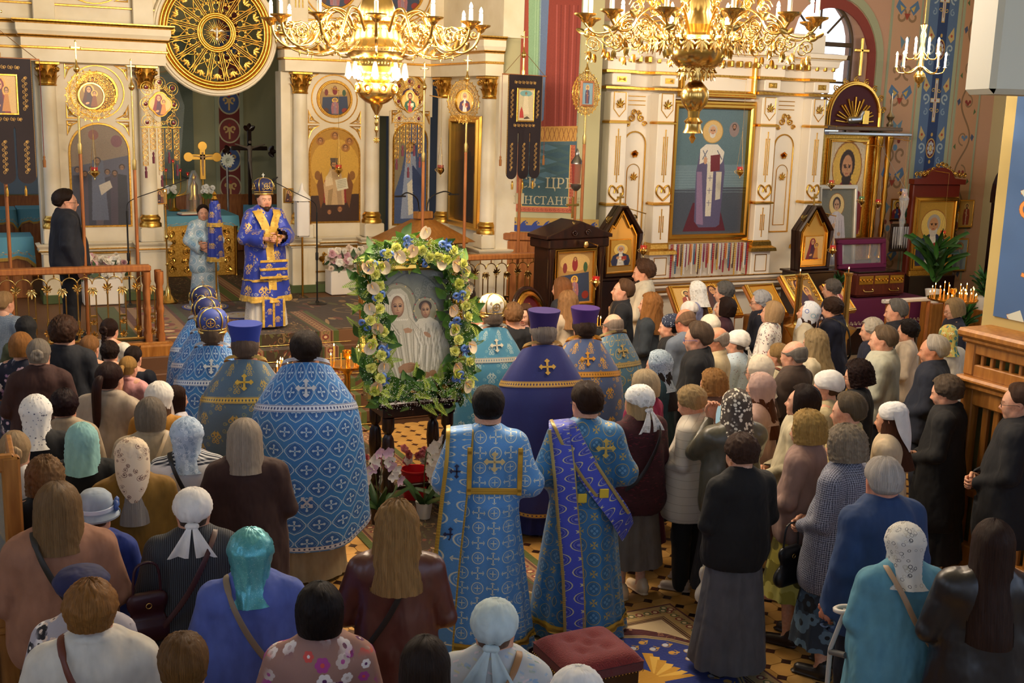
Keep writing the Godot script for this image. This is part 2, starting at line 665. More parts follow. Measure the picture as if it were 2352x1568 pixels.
# ---------------------------------------------------------------- people
# The figure stands at the origin, faces +z and is 1.70 m tall; head space has its origin at the top of the neck.
const NECK:=Vector3(0,1.487,-.005)
var cache:={}
func head_mesh(kind:String)->ArrayMesh:
	var key:="head"+kind
	if cache.has(key):
		return cache[key]
	var m:=kind=="m"
	var ch:=kind=="c"
	var jaw:=.048 if m else .041
	var nk:=.058 if m else (.043 if ch else .049)
	var bones:=[
		[V(0,.112,-.016),V(0,.118,-.02),.1,.1,V(.8,.98,1.0),.03],
		[V(0,.07,.035),V(0,.05,.036),.066,.06,V(.98,1.1,.92),.05],
		[V(0,-.002,.056),V(0,-.004,.06),jaw,jaw*.8,V(1.0,.62,.8),.035],
		[V(-.045,.02,.01),V(.045,.02,.01),.028,.028,null,.04],
		[V(0,-.15,-.03),V(0,.03,-.012),nk*1.12,nk,null,.035],
		[V(-.033,.101,.078),V(.033,.101,.078),.012 if m else .009,.012 if m else .009,null,.02],
		[V(0,.092,.088),V(0,.057,.112),.007,.0115,null,.014],
		[V(-.013,.05,.1),V(.013,.05,.1),.008,.008,null,.01],
		[V(-.036,.05,.066),V(.036,.05,.066),.024,.024,null,.03],
		[V(-.032,.083,.105),V(-.032,.083,.105),.0135,.0135,V(1.3,.8,1),.012,-1],
		[V(.032,.083,.105),V(.032,.083,.105),.0135,.0135,V(1.3,.8,1),.012,-1],
		[V(-.032,.083,.081),V(-.032,.083,.081),.0125,.0125,null,.004],
		[V(.032,.083,.081),V(.032,.083,.081),.0125,.0125,null,.004],
		[V(-.016,.0285,.0955),V(.016,.0285,.0955),.0052,.0052,null,.007],
		[V(-.013,.0185,.094),V(.013,.0185,.094),.006,.006,null,.007],
	]
	for s:float in [-1.0,1.0]:
		bones.push_back([V(s*.082,.083,-.012),V(s*.077,.055,-.006),.022,.013,V(.34,1,.8),.01])
		bones.push_back([V(s*.09,.078,-.006),V(s*.09,.078,-.006),.009,.009,V(.5,1.3,1),.006,-1])
	var paint:=func(p:Vector3)->Color:
		for s:float in [-1.0,1.0]:
			var e:=p-V(s*.032,.083,.081)
			if e.length()<.0148 and p.z>.0885 and absf(e.y)<.0075:
				return Color(.12,.09,.07) if Vector2(e.x,e.y).length()<.0058 else Color(1.15,1.2,1.25)
			if p.z>.066 and absf(p.y-.107+absf(e.x)*.12)<.0055 and absf(e.x)<.022:
				return Color(.36,.28,.22)
		if absf(p.x)<.023 and p.z>.088 and p.y>.0125 and p.y<.0335:
			return Color(.82,.5,.47) if absf(p.y-.0235)>.0017 else Color(.45,.25,.22)
		if absf(p.x)>.07 or (p.z>.09 and p.y<.075 and p.y>.045):
			return Color(1.0,.88,.84)
		return Color.WHITE
	cache[key]=sdf(bones,.0052,.02,V(-.105,-.2,-.13),V(.105,.225,.135),paint)
	return cache[key]
# a right hand: wrist at the origin, fingers down -y, palm to +z; curl 0 open .. 1 closed
func hand_mesh(curl:float)->ArrayMesh:
	var key:="hand%f"%curl
	if cache.has(key):
		return cache[key]
	var b:=[
		[V(0,.05,0),V(0,.0,0),.027,.024,V(1,1,.8),.02],
		[V(-.012,-.02,0),V(-.02,-.075,0),.024,.018,V(1,1,.62),.015],
		[V(.012,-.02,0),V(.02,-.08,0),.024,.018,V(1,1,.62),.015],
	]
	var lens:=[.038,.043,.04,.032]
	for k in 4:
		var p:=V(.031-k*.0205,-.085-.004*sin(k),0)
		var a:=.25+curl*.55
		var l:float=lens[k]
		for j in 3:
			var q:=p+V((1.5-k)*.003,-cos(a),sin(a))*l
			b.push_back([p,q,.0092-j*.0008,.0086-j*.0009,null,.005])
			p=q
			l*=.68
			a+=.25+curl*.75
	var t:=V(.03,-.02,.004)
	for d:Vector3 in [V(.022,-.03,.012),V(.006,-.03,.012+.012*curl),V(-.002,-.022,.01+.012*curl)]:
		b.push_back([t,t+d,.0125,.0105,null,.008])
		t+=d
	cache[key]=sdf(b,.0046,.01,V(-.07,-.24,-.06),V(.09,.07,.13))
	return cache[key]
# joints of both arms: [shoulder, elbow, wrist] per side, by pose
func arms(pose:String)->Array:
	var R:=[V(.172,1.37,-.015),V(.235,1.115,-.045),V(.225,.865,.05)]
	var L:=[V(-.172,1.37,-.015),V(-.235,1.115,-.045),V(-.225,.865,.05)]
	match pose:
		"fold":
			R=[R[0],V(.25,1.12,-.01),V(.075,1.0,.2)]
			L=[L[0],V(-.25,1.12,-.01),V(-.07,1.01,.21)]
		"hold":
			R=[R[0],V(.27,1.12,.06),V(.09,1.14,.29)]
			L=[L[0],V(-.27,1.12,.06),V(-.06,1.12,.28)]
		"phone":
			R=[R[0],V(.25,1.2,.16),V(.09,1.42,.26)]
			L=[L[0],V(-.25,1.2,.16),V(-.06,1.41,.27)]
		"staff":
			R=[R[0],V(.25,1.13,.0),V(.06,1.08,.22)]
			L=[L[0],V(-.25,1.13,.0),V(-.04,1.0,.22)]
	return [R,L]
func body_core(pose:String,kind:String)->ArrayMesh:
	var key:="core"+pose+kind
	if cache.has(key):
		return cache[key]
	var b:=[
		[V(0,1.33,-.01),V(0,1.0,0),.145,.13,V(1,1,.66),.05],
		[V(-.13,1.4,-.015),V(.13,1.4,-.015),.055,.055,null,.06],
		[V(0,1.5,-.03),V(0,1.36,-.02),.05,.06,null,.05],
		[V(0,1.0,0),V(0,.9,0),.14,.15,V(1,1,.7),.05],
	]
	for s:float in [-1.0,1.0]:
		b.push_back([V(s*.09,.88,0),V(s*.095,.48,.01),.08,.055,null,.04])
		b.push_back([V(s*.095,.48,.01),V(s*.1,.08,-.015),.055,.036,null,.03])
		b.push_back([V(s*.1,.045,-.03),V(s*.115,.03,.13),.038,.03,null,.03])
	var am:=arms(pose)
	for a:Array in am:
		b.push_back([a[0],a[1],.052,.042,null,.03])
		b.push_back([a[1],a[2],.042,.026,null,.02])
	var core:=sdf(b,.025,.04,V(-.4,-.03,-.2),V(.4,1.6,.4))
	var o:=MB.new()
	o.add(core,Transform3D(),Color(1,1,1,1))
	for k in 2:
		var a:Array=am[k]
		var d:Vector3=(a[2]-a[1]).normalized()
		var inw:=V(-1.0 if k==0 else 1.0,.0,.35)
		if pose!="down":
			d=(d*.5+V(-.6 if k==0 else .6,-.1,.35)).normalized()
			inw=V(0,.1,-1)
			if pose=="phone":
				d=V(-.15 if k==0 else .15,1,.1).normalized()
		var y:=-d
		var z:=(inw-y*inw.dot(y)).normalized()
		var x:=y.cross(z)
		if k==1:
			x=-x
		o.add(hand_mesh(.3 if pose=="down" else .7),Transform3D(Basis(x,y,z),a[2]+d*.02),Color(1,.93,.9))
	cache[key]=o.done()
	return cache[key]
func head_xf(yaw:float,pitch:float,tilt:=.0)->Transform3D:
	return Transform3D(Basis.from_euler(V(deg_to_rad(pitch),deg_to_rad(yaw),deg_to_rad(tilt))),NECK)
func body_mesh(pose:String,kind:String,yaw:float,pitch:float,tilt:float)->ArrayMesh:
	var key:="body%s%s%f/%f/%f"%[pose,kind,yaw,pitch,tilt]
	if cache.has(key):
		return cache[key]
	var o:=MB.new()
	o.add(body_core(pose,kind))
	o.add(head_mesh(kind),head_xf(yaw,pitch,tilt))
	cache[key]=o.done()
	return cache[key]
# upper garment with sleeves: hem height, looseness, collar, sleeve end (0..1 of the forearm)
func top_mesh(pose:String,hem:float,fat:float,collar:float,sleeve:=1.0,wide:=.0)->ArrayMesh:
	var key:="top%s%f/%f/%f/%f/%f"%[pose,hem,fat,collar,sleeve,wide]
	if cache.has(key):
		return cache[key]
	var b:=[
		[V(0,1.32,-.012),V(0,1.06,.005),.172+fat*.5,.165+fat,V(1,1,.72),.05],
		[V(0,1.06,.005),V(0,minf(hem+.12,1.0),.0),.165+fat,.185+fat*1.1,V(1,1,.76),.06],
		[V(-.14,1.372,-.018),V(.14,1.372,-.018),.066,.066,null,.06],
		[V(0,1.43,-.03),V(0,1.36,-.02),.062,.09,null,.05],
	]
	if hem<.75:
		b.push_back([V(0,.9,0),V(0,hem+.1,0),.19+fat,.205+fat,V(1,1,.8),.05])
	var am:=arms(pose)
	for a:Array in am:
		var e:Vector3=a[1]+(a[2]-a[1])*sleeve
		b.push_back([a[0],a[1],.072+fat*.2,.06+wide*.5,null,.04])
		if sleeve>.0:
			b.push_back([a[1],e,.058+wide*.5,.044+wide,null,.02])
	if collar>.0:
		for i in 12:
			var a0:=TAU*i/12.0
			var a1:=TAU*(i+1)/12.0
			var f:=func(an:float)->Vector3:return V(sin(an)*.074,1.446+collar-.028*cos(an),-.02+cos(an)*.07)
			b.push_back([f.call(a0),f.call(a1),.017,.017,null,.018])
	var nz:=FastNoiseLite.new()
	nz.seed=int(hem*100)+pose.length()
	nz.frequency=3.2
	nz.fractal_octaves=2
	var warp:=func(p:Vector3,d:float)->float:
		var q:=d+nz.get_noise_3d(p.x*1.3,p.y*.55,p.z*1.3)*.018
		if p.y<hem+.05:
			q=maxf(q,hem-p.y+.012*sin(p.x*9.0))
		if sleeve>.0:
			for a:Array in am:
				var e:Vector3=a[1]+(a[2]-a[1])*sleeve
				var dr:Vector3=(a[2]-a[1]).normalized()
				if p.distance_to(e)<.13+wide and not (absf(p.x)<.05 and p.z<.1):
					q=maxf(q,(p-e).dot(dr)-.012)
		return q
	cache[key]=sdf(b,.0165,.04,V(-.48,hem-.05,-.3),V(.48,1.56,.44),null,warp)
	return cache[key]
# skirt or long robe: rings from the waist to the hem, with folds
func skirt_mesh(y1:float,y0:float,r1:float,r0:float,folds:float,nf:int,sq:=.78,sd:=1,curve_:=1.0)->ArrayMesh:
	var key:="skirt%f/%f/%f/%f/%f/%d/%f/%d/%f"%[y1,y0,r1,r0,folds,nf,sq,sd,curve_]
	if cache.has(key):
		return cache[key]
	var b:=MB.new()
	var nz:=FastNoiseLite.new()
	nz.seed=sd
	nz.frequency=.6
	var rows:=[]
	var R:=18
	for r in R+1:
		var t:=float(r)/R
		var row:=PackedVector3Array()
		for k in 72:
			var a:=TAU*k/72
			var rad:=lerpf(r1,r0,pow(t,curve_))
			var ph:=nf*a+1.4*sin(a*2+sd)+nz.get_noise_2d(cos(a)*2,sin(a)*2+t)*2.0
			rad*=1.0+folds*(.2+.8*t)*(sin(ph)*.6+.4*sin(2.0*ph+1.0))+.1*nz.get_noise_2d(cos(a)*3+9,sin(a)*3)
			row.push_back(V(sin(a)*rad,lerpf(y1,y0,t)+.012*nz.get_noise_2d(a*4,3)*t,cos(a)*rad*lerpf(sq,.9,t)))
		rows.push_back(row)
	b.grid(rows,true,6.0,6.0*(y1-y0)/(TAU*.5*(r1+r0)))
	var inner:=[]
	for q in 2:
		var row:=PackedVector3Array()
		for k in 72:
			row.push_back(rows[R][k]*(Vector3.ONE if q==0 else V(.93,1,.93))+V(0,.03*q,0))
		inner.push_back(row)
	b.grid(inner,true)
	cache[key]=b.done()
	return cache[key]
func trousers_mesh()->ArrayMesh:
	if not cache.has("trousers"):
		var b:=[[V(0,1.02,0),V(0,.9,0),.165,.172,V(1,1,.75),.05]]
		for s:float in [-1.0,1.0]:
			b.push_back([V(s*.085,.88,0),V(s*.098,.47,.01),.098,.078,null,.04])
			b.push_back([V(s*.098,.47,.01),V(s*.105,.06,-.01),.078,.067,null,.03])
		cache["trousers"]=sdf(b,.024,.04,V(-.3,-.03,-.25),V(.3,1.15,.25))
	return cache["trousers"]
func shoe_mesh()->ArrayMesh:
	if not cache.has("shoe"):
		cache["shoe"]=sdf([
			[V(0,.052,-.05),V(0,.04,.12),.042,.036,V(1,.9,1),.03],
			[V(0,.06,-.04),V(0,.1,-.035),.042,.042,null,.03],
			[V(0,.012,-.055),V(.004,.012,.135),.042,.04,V(1,.35,1),.008]],.014,.02,V(-.08,-.03,-.13),V(.08,.18,.2))
	return cache["shoe"]
# ---- hair and head cloths: a shell of rings around the head, in head space
# f(t, a) gives a point for t = 0 crown .. 1 edge and a = angle from the front
func shell(f:Callable,rows:=22,cols:=56,thick:=.0,us:=1.0,vs:=1.0)->ArrayMesh:
	var b:=MB.new()
	var g:=[]
	for r in rows+1:
		var row:=PackedVector3Array()
		for k in cols:
			row.push_back(f.call(float(r)/rows,TAU*k/cols-PI))
		g.push_back(row)
	b.grid(g,true,us,vs)
	if thick>.0:
		var e:=[]
		for q in 2:
			var row:=PackedVector3Array()
			for k in cols:
				var p:Vector3=g[rows][k]
				var c:=V(0,p.y,-.02)
				row.push_back(p if q==0 else p+(c-p).normalized()*thick+V(0,.004,0))
			e.push_back(row)
		b.grid(e,true)
	return b.done()
# a point on the skull at a polar angle from the crown, puffed out by e
func skull(pol:float,a:float,e:float)->Vector3:
	return V(sin(a)*sin(pol)*(.0805+e),.116+cos(pol)*(.0985+e),-.018+cos(a)*sin(pol)*(.101+e))
var rnd:=FastNoiseLite.new()
func wob(x:float,y:float,z:float,f:=1.0)->float:
	return rnd.get_noise_3d(x*f*100.0,y*f*100.0,z*f*100.0)
func hair_mesh(style:String)->ArrayMesh:
	var key:="hair"+style
	if cache.has(key):
		return cache[key]
	var sm:=func(x:float)->float:return smoothstep(.0,1.0,x)
	var m:ArrayMesh
	match style:
		"short","buzz","bald","mop","receding":
			var e0:={"short":.021,"buzz":.013,"bald":.011,"mop":.036,"receding":.017}[style] as float
			var f:=func(t:float,a:float)->Vector3:
				var fr:=absf(a)/PI
				# how far down the hairline comes: brow in front, ear at the side, nape behind
				var low:=lerpf(.78,1.0,sm.call(fr/.2)) if fr<.2 else (lerpf(1.0,1.78,sm.call((fr-.2)/.22)) if fr<.42 else lerpf(1.78,2.5,sm.call((fr-.5)/.2)))
				if style=="receding":
					low=lerpf(.4,low,sm.call(fr/.4))
				var st:=.0
				if style=="bald":
					st=lerpf(1.5,.95,sm.call((fr-.35)/.4))
					low=maxf(low,st+.03)
				var pol:=lerpf(st,low,t)
				var fade:=1.0-pow(t,9.0)
				var e:=(e0+(.006*(1.0-t) if style!="bald" else .0))*fade
				if style=="bald":
					e=e0*minf(1.0,sin(t*PI)*2.5)
				e*=1.0+(.5 if style=="mop" else .22)*wob(sin(a)*sin(pol),cos(pol),cos(a)*sin(pol),.09)
				e+=.0022*wob(a*2.2,pol*.25,1.0,.25)*fade+.009*(1.0-sm.call((fr-.25)/.35))*smoothstep(.1,.6,pol)*fade-.004*(1.0-fade)
				if pol>1.9:
					e+=.006
				return skull(pol,a,e)
			m=shell(f,28,72,.0,8,1)
		"bob","long","lob","wave","bun","tail","curly","crop","veil","under","ubob":
			var hem:={"bob":.012,"long":-.36,"lob":-.1,"wave":-.2,"bun":.03,"tail":.03,"curly":.01,"crop":.035,"veil":-.3,"under":.035,"ubob":-.03}[style] as float
			var puff:={"bob":.028,"long":.019,"lob":.024,"wave":.03,"bun":.014,"tail":.012,"curly":.031,"crop":.026,"veil":.007,"under":.006,"ubob":.009}[style] as float
			var amp:={"curly":.5,"wave":.4,"crop":.35,"bob":.12,"veil":.05}.get(style,.16) as float
			var f:=func(t:float,a:float)->Vector3:
				var fr:=absf(a)/PI
				var turn:=1.6
				var top:=.5 if hem<.0 else .62
				var open:float=1.0-sm.call((fr-.2)/.12)
				var e:=puff*(1.0+amp*wob(sin(a),t*1.6,cos(a),.075 if style=="curly" else .05))+.0028*wob(a*3.0,t*.5,2.0,.22)*(1.6 if style in ["curly","wave"] else 1.0)
				var p:Vector3
				if t<top:
					var pol:float=t/top*lerpf(turn,.9,open)
					p=skull(pol,a,e)
				else:
					var s:=(t-top)/(1.0-top)
					p=skull(lerpf(turn,.9,open),a,e*lerpf(1.0,.25,open*s))
					var nape:=hem
					if style in ["bun","tail","crop","under"]:
						nape=lerpf(.075,hem,sm.call((fr-.35)/.3))
					p.y=lerpf(p.y,nape,s*(1.0-open))
					var taper:=1.0
					if hem<-.05:
						taper=1.0+(.22 if style=="wave" else .1)*s
						if p.y<-.06:
							p.z=minf(p.z,lerpf(p.z,-.045,clampf((-.06-p.y)*8.0,0,1)))
							p.z-=.05*clampf((-.06-p.y)*4.0,0,1)
					elif style in ["bun","tail","crop","under"]:
						taper=1.0-.22*s
					elif style=="bob":
						taper=1.0-.1*s*s
					p.x*=taper
					p.z=-.018+(p.z+.018)*taper
				return p
			var bld:=MB.new()
			bld.add(shell(f,34,80,.02,8,2))
			if style=="bun":
				var bb:=[]
				for i in 7:
					var a:=TAU*i/7.0
					bb.push_back([V(cos(a)*.028,.1+sin(a)*.028,-.148),V(cos(a+.9)*.028,.1+sin(a+.9)*.028,-.152),.022,.022])
				bld.add(sdf(bb,.008,.008,V(-.08,.02,-.2),V(.08,.18,-.08)))
			if style=="tail":
				bld.tube(curve([V(0,.1,-.1),V(0,.11,-.15),V(.005,.03,-.175),V(.01,-.12,-.16),V(.012,-.27,-.15)],5),PackedFloat32Array([.02,.022,.023,.024,.025,.027,.03,.033,.034,.034,.034,.034,.034,.033,.032,.031,.03,.028,.024,.018,.008]),12)
			m=bld.done()
		"braid":
			var bld:=MB.new()
			bld.add(hair_mesh("bun"))
			var bb:=[]
			for i in 12:
				var y:=.06-i*.036
				var z:=-.13-.012*sin(i*.35)
				bb.push_back([V(-.014,y,z),V(.01,y-.03,z-.004),.02-i*.0008,.015-i*.0006])
				bb.push_back([V(.014,y-.017,z),V(-.01,y-.047,z-.004),.02-i*.0008,.015-i*.0006])
			bld.add(sdf(bb,.008,.006,V(-.07,-.46,-.22),V(.07,.12,-.07)))
			m=bld.done()
		"beard":
			m=sdf([
				[V(-.062,.06,.02),V(-.05,.0,.045),.014,.02,null,.02],
				[V(.062,.06,.02),V(.05,.0,.045),.014,.02,null,.02],
				[V(-.05,.0,.045),V(0,-.02,.082),.022,.03,null,.02],
				[V(.05,.0,.045),V(0,-.02,.082),.022,.03,null,.02],
				[V(0,-.02,.08),V(0,-.055,.082),.03,.02,null,.02],
				[V(-.03,.03,.085),V(.03,.03,.085),.009,.009,null,.01],
				[V(-.014,.021,.108),V(.014,.021,.108),.012,.012,null,.008,-1]],.0065,.02,V(-.1,-.1,-.01),V(.1,.09,.13))
	cache[key]=m
	return m
func scarf_mesh(style:String)->ArrayMesh:
	var key:="scarf"+style
	if cache.has(key):
		return cache[key]
	var sm:=func(x:float)->float:return smoothstep(.0,1.0,x)
	var m:ArrayMesh
	var bld:=MB.new()
	match style:
		"shawl","mantilla","hood":
			var low:={"shawl":-.13,"mantilla":-.07,"hood":-.17}[style] as float
			var f:=func(t:float,a:float)->Vector3:
				var fr:=absf(a)/PI
				var open:float=1.0-sm.call((fr-.22)/.1)
				var e:=.028+.007*wob(a*1.2,t*1.5,4.0,.12)+.004*wob(a*3.0,t,1.0,.3)+.004*sin(a*8.0+t*3.0)*smoothstep(.3,1.0,t)
				var p:Vector3
				if t<.5:
					p=skull(t/.5*lerpf(1.5,.72,open),a,e)
				else:
					var s:=(t-.5)/.5
					p=skull(lerpf(1.5,.72,open),a,e*lerpf(1.0,.6,open))
					var l:=low-(.04 if style=="mantilla" else .0)*fr
					if style=="hood":
						l=low-.02*fr
					p.y=lerpf(p.y,l,s*(1.0-open))
					if style=="mantilla":
						p.z-=.05*s*s*fr
						p.x*=1.0+.12*s
					else:
						var pin:float=sin(s*PI)*.2
						p.x*=1.0-pin+.55*maxf(.0,s-.7)
						p.z=-.02+(p.z+.02)*(1.0-pin*.8+.4*maxf(.0,s-.7))
				return p
			bld.add(shell(f,34,72,.006,4,3))
			if style=="hood":
				bld.add(sdf([[V(-.05,.0,.05),V(.05,.0,.05),.035,.035,null,.03],[V(-.06,-.08,.03),V(.06,-.08,.03),.06,.06,null,.05]],.012,.03,V(-.16,-.2,-.08),V(.16,.06,.13)))
		"kerchief","cap","turban":
			var f:=func(t:float,a:float)->Vector3:
				var fr:=absf(a)/PI
				var low:=lerpf(.88,1.62,sm.call(fr/.4)) if fr<.4 else lerpf(1.62,2.05,sm.call((fr-.4)/.5))
				if style=="cap":
					low=minf(low,1.62)
				var bag:=.018*exp(-pow((fr-1.0)*2.2,2))*sin(t*PI)
				var e:=.02+bag+.006*wob(a*1.4,t*1.2,7.0,.1)+.006*sin(a*9.0+2.0*sin(a*2.0))*t*t*fr
				if style=="turban":
					e+=.012
				if t>.93:
					e*=.75
				return skull(t*low,a,e)
			bld.add(shell(f,26,72,.012,4,2))
			if style=="kerchief":
				bld.add(sdf([[V(-.018,.045,-.118),V(.018,.045,-.118),.019,.019]],.008,.01,V(-.06,.0,-.16),V(.06,.09,-.07)))
				for s:float in [-1.0,1.0]:
					var rows:=[]
					for r in 9:
						var t:=r/8.0
						var row:=PackedVector3Array()
						for c in 7:
							var u:=c/6.0-.5
							row.push_back(V(s*(.012+.06*t)+u*(.022+.085*t),.045-.16*t-.02*absf(u)*t,-.128-.018*sin(t*2.6)+.012*cos(u*9.0)*t))
						rows.push_back(row)
					bld.grid(rows)
		"triangle":
			bld.add(scarf_mesh("cap"))
			var rows:=[]
			for r in 13:
				var t:=r/12.0
				var row:=PackedVector3Array()
				for c in 17:
					var u:=c/8.0-1.0
					var a:=PI-u*lerpf(1.25,.12,t*t)
					var p:=skull(lerpf(1.1,1.5,minf(t*1.6,1.0)),a,.034)
					p.y=lerpf(p.y,-.16,t)+.0
					p.z-=.022*t*(1.0-t)*2.0
					row.push_back(p)
				rows.push_back(row)
			bld.grid(rows,false,1.0,1.0)
	m=bld.done()
	cache[key]=m
	return m
func hair_mat(h:String,gl:=.45)->StandardMaterial3D:
	var key:="hairmat"+h
	if not mats.has(key):
		if not mats.has("streak"):
			var im:=Image.create(256,64,false,Image.FORMAT_RGB8)
			var r:=RandomNumberGenerator.new()
			r.seed=5
			for x in 256:
				var a:=r.randf_range(.68,1.0)
				for s in 8:
					var c:=clampf(a+r.randf_range(-.12,.12),.5,1.0)
					im.fill_rect(Rect2i(x,s*8,1,8),Color(c,c,c))
			mats["streak"]=ImageTexture.create_from_image(im)
		var m:=StandardMaterial3D.new()
		m.albedo_color=Color.html(h)
		m.albedo_texture=mats["streak"]
		m.heightmap_enabled=true
		m.heightmap_texture=mats["streak"]
		m.heightmap_scale=.35
		m.roughness=gl
		m.metallic_specular=.28
		m.uv1_scale=V(1.5,1.0,1)
		mats[key]=m
	return mats[key]
func skin_mat(h:String)->StandardMaterial3D:
	var key:="skin"+h
	if not mats.has(key):
		var m:=StandardMaterial3D.new()
		m.albedo_color=Color.html(h)
		m.vertex_color_use_as_albedo=true
		m.roughness=.55
		m.subsurf_scatter_enabled=true
		m.subsurf_scatter_strength=.08
		m.albedo_texture=noise_tex(.03,21,4,Color(.9,.84,.82),Color.WHITE)
		m.uv1_triplanar=true
		m.uv1_scale=V(5,5,5)
		mats[key]=m
	return mats[key]
# pattern woven or printed on cloth, laid on by position
func print_mat(t:Texture2D,scale:float,tint:="ffffff",rough:=.85,crease:=1.0)->StandardMaterial3D:
	var key:="print%d/%f/%s"%[t.get_instance_id(),scale,tint]
	if not mats.has(key):
		var m:=StandardMaterial3D.new()
		m.albedo_color=Color.html(tint)
		m.albedo_texture=t
		m.uv1_triplanar=true
		m.uv1_triplanar_sharpness=6.0
		m.uv1_scale=Vector3.ONE*scale
		m.roughness=rough
		mats[key]=m
	return mats[key]
var glass_frames:ArrayMesh
func glasses_mesh()->ArrayMesh:
	if glass_frames==null:
		var b:=MB.new()
		for s:float in [-1.0,1.0]:
			var p:=PackedVector3Array()
			for i in 14:
				var a:=TAU*i/14
				p.push_back(V(s*.034+cos(a)*.025,.081+sin(a)*.017,.108-.006*absf(s*.034+cos(a)*.025)/.06))
			b.tube(p,.0018,5,true)
			b.tube(PackedVector3Array([V(s*.058,.086,.1),V(s*.083,.088,.06),V(s*.088,.09,.0),V(s*.084,.075,-.025)]),.0018,5)
		b.tube(PackedVector3Array([V(-.01,.085,.111),V(.01,.085,.111)]),.0018,5)
		glass_frames=b.done()
	return glass_frames
func person(d:Dictionary)->Node3D:
	var o:=thing("person",d.label,"person",V(d.x,d.get("y",.0),d.z),d.turn)
	var s:float=d.get("h",1.68)/1.7
	var w:float=d.get("w",1.0)
	o.scale=V(s*w,s,s*w)
	var kind:String=d.get("k","f")
	var pose:String=d.get("pose","fold")
	var hy:float=d.get("hy",.0)
	var hp:float=d.get("hp",6.0)
	var ht:float=d.get("ht",.0)
	part(o,"body",body_mesh(pose,kind,hy,hp,ht),skin_mat(d.get("skin","d8a98c")))
	var hx:=head_xf(hy,hp,ht)
	if d.has("hair"):
		part(o,"hair",hair_mesh(d.hair[0]),hair_mat(d.hair[1]),hx)
		if d.hair.size()>2:
			part(o,"beard",hair_mesh("beard"),hair_mat(d.hair[2]),hx)
	if d.has("scarf"):
		part(o,d.get("scarf_name","headscarf"),scarf_mesh(d.scarf[0]),d.scarf[1] if d.scarf[1] is Material else scarf_mat(d.scarf[1]),hx)
	if d.has("mitre"):
		mitre(o,d.mitre,hx)
	if d.has("kam"):
		kamilavka(o,d.kam,hx)
	if d.has("hat"):
		var hm:=part(o,"hat",lat([.148,.0,.145,-.012,.118,.014,.104,.03,.106,.07,.1,.11,.07,.142,0,.15] if d.hat[1] else [.09,.0,.125,.03,.14,.07,.11,.11,.05,.125,0,.127],28,1.6),cloth(d.hat[0],.8,.6),hx*tf(0,.105,-.02,0,-10))
		if d.hat[1]:
			part(hm,"ribbon",lat([.11,.03,.116,.032,.116,.055,.111,.058],24),mat("c8d2e4",.5))
			part(hm,"bow",bloom("ribbon"),mat("3a5a9c",.5),tf(-.11,.045,.03,-80))
	if d.has("glasses"):
		part(o,"glasses",glasses_mesh(),mat(d.glasses,.3),hx)
	if d.has("top"):
		var t:Array=d.top
		part(o,d.get("top_name","jacket"),top_mesh(pose,t[1],t[2],t[3],t[4] if t.size()>4 else 1.0,t[5] if t.size()>5 else .0),t[0] if t[0] is Material else wear(t[0]))
	if d.has("skirt"):
		var t:Array=d.skirt
		part(o,"skirt",skirt_mesh(1.0,t[1],.165,.26,.05,9,.78,1+int(absf(d.x)*3.0)%3),t[0] if t[0] is Material else wear(t[0]))
	if d.has("trousers"):
		part(o,"trousers",trousers_mesh(),cloth(d.trousers))
	if d.get("shoes",""):
		for q:float in [-1.0,1.0]:
			part(o,"shoe",shoe_mesh(),mat(d.shoes,.4),tf(q*.105,0,.0,q*6.0))
	if d.has("strap"):
		var q:float=d.strap[1]
		part(o,"bag_strap",strap_mesh(q),mat(d.strap[0],.5),Transform3D(Basis.from_scale(V(1.0+d.top[2]*1.6,1,1.04+d.top[2]*3.4)),Vector3.ZERO))
	if d.has("ear"):
		for q:float in [-1.0,1.0]:
			part(o,"earring",tub(ringpath(.007,10),.0012,5,true),mat("e0b860",.25,1.0),hx*tf(q*.083,.04,-.003,90))
	return o
func ringpath(r:float,n:int)->PackedVector3Array:
	var p:=PackedVector3Array()
	for i in n:
		p.push_back(V(cos(TAU*i/n)*r,sin(TAU*i/n)*r,0))
	return p
func strap_mesh(q:float)->ArrayMesh:
	var key:="strap%f"%q
	if not cache.has(key):
		var rows:=[]
		var b:=MB.new()
		var back:=[V(.09*q,1.475,.02),V(.1*q,1.48,-.05),V(.06*q,1.38,-.152),V(-.02*q,1.2,-.168),V(-.13*q,1.02,-.15),V(-.215*q,.9,-.06)]
		var c:=curve(back,5)
		for i in c.size():
			var tn:=(c[mini(i+1,c.size()-1)]-c[maxi(i-1,0)]).normalized()
			var outw:=V(c[i].x,.25 if i<8 else .0,c[i].z+.0).normalized()
			var sd:=tn.cross(outw).normalized()*.014
			rows.push_back(PackedVector3Array([c[i]-sd,c[i]-sd*.8+outw*.005,c[i]+sd*.8+outw*.005,c[i]+sd]))
		b.grid(rows)
		cache[key]=b.done()
	return cache[key]
func scarf_mat(h:String)->StandardMaterial3D:
	return wear(h) if h.begins_with("@") else cloth(h,.8,.4)
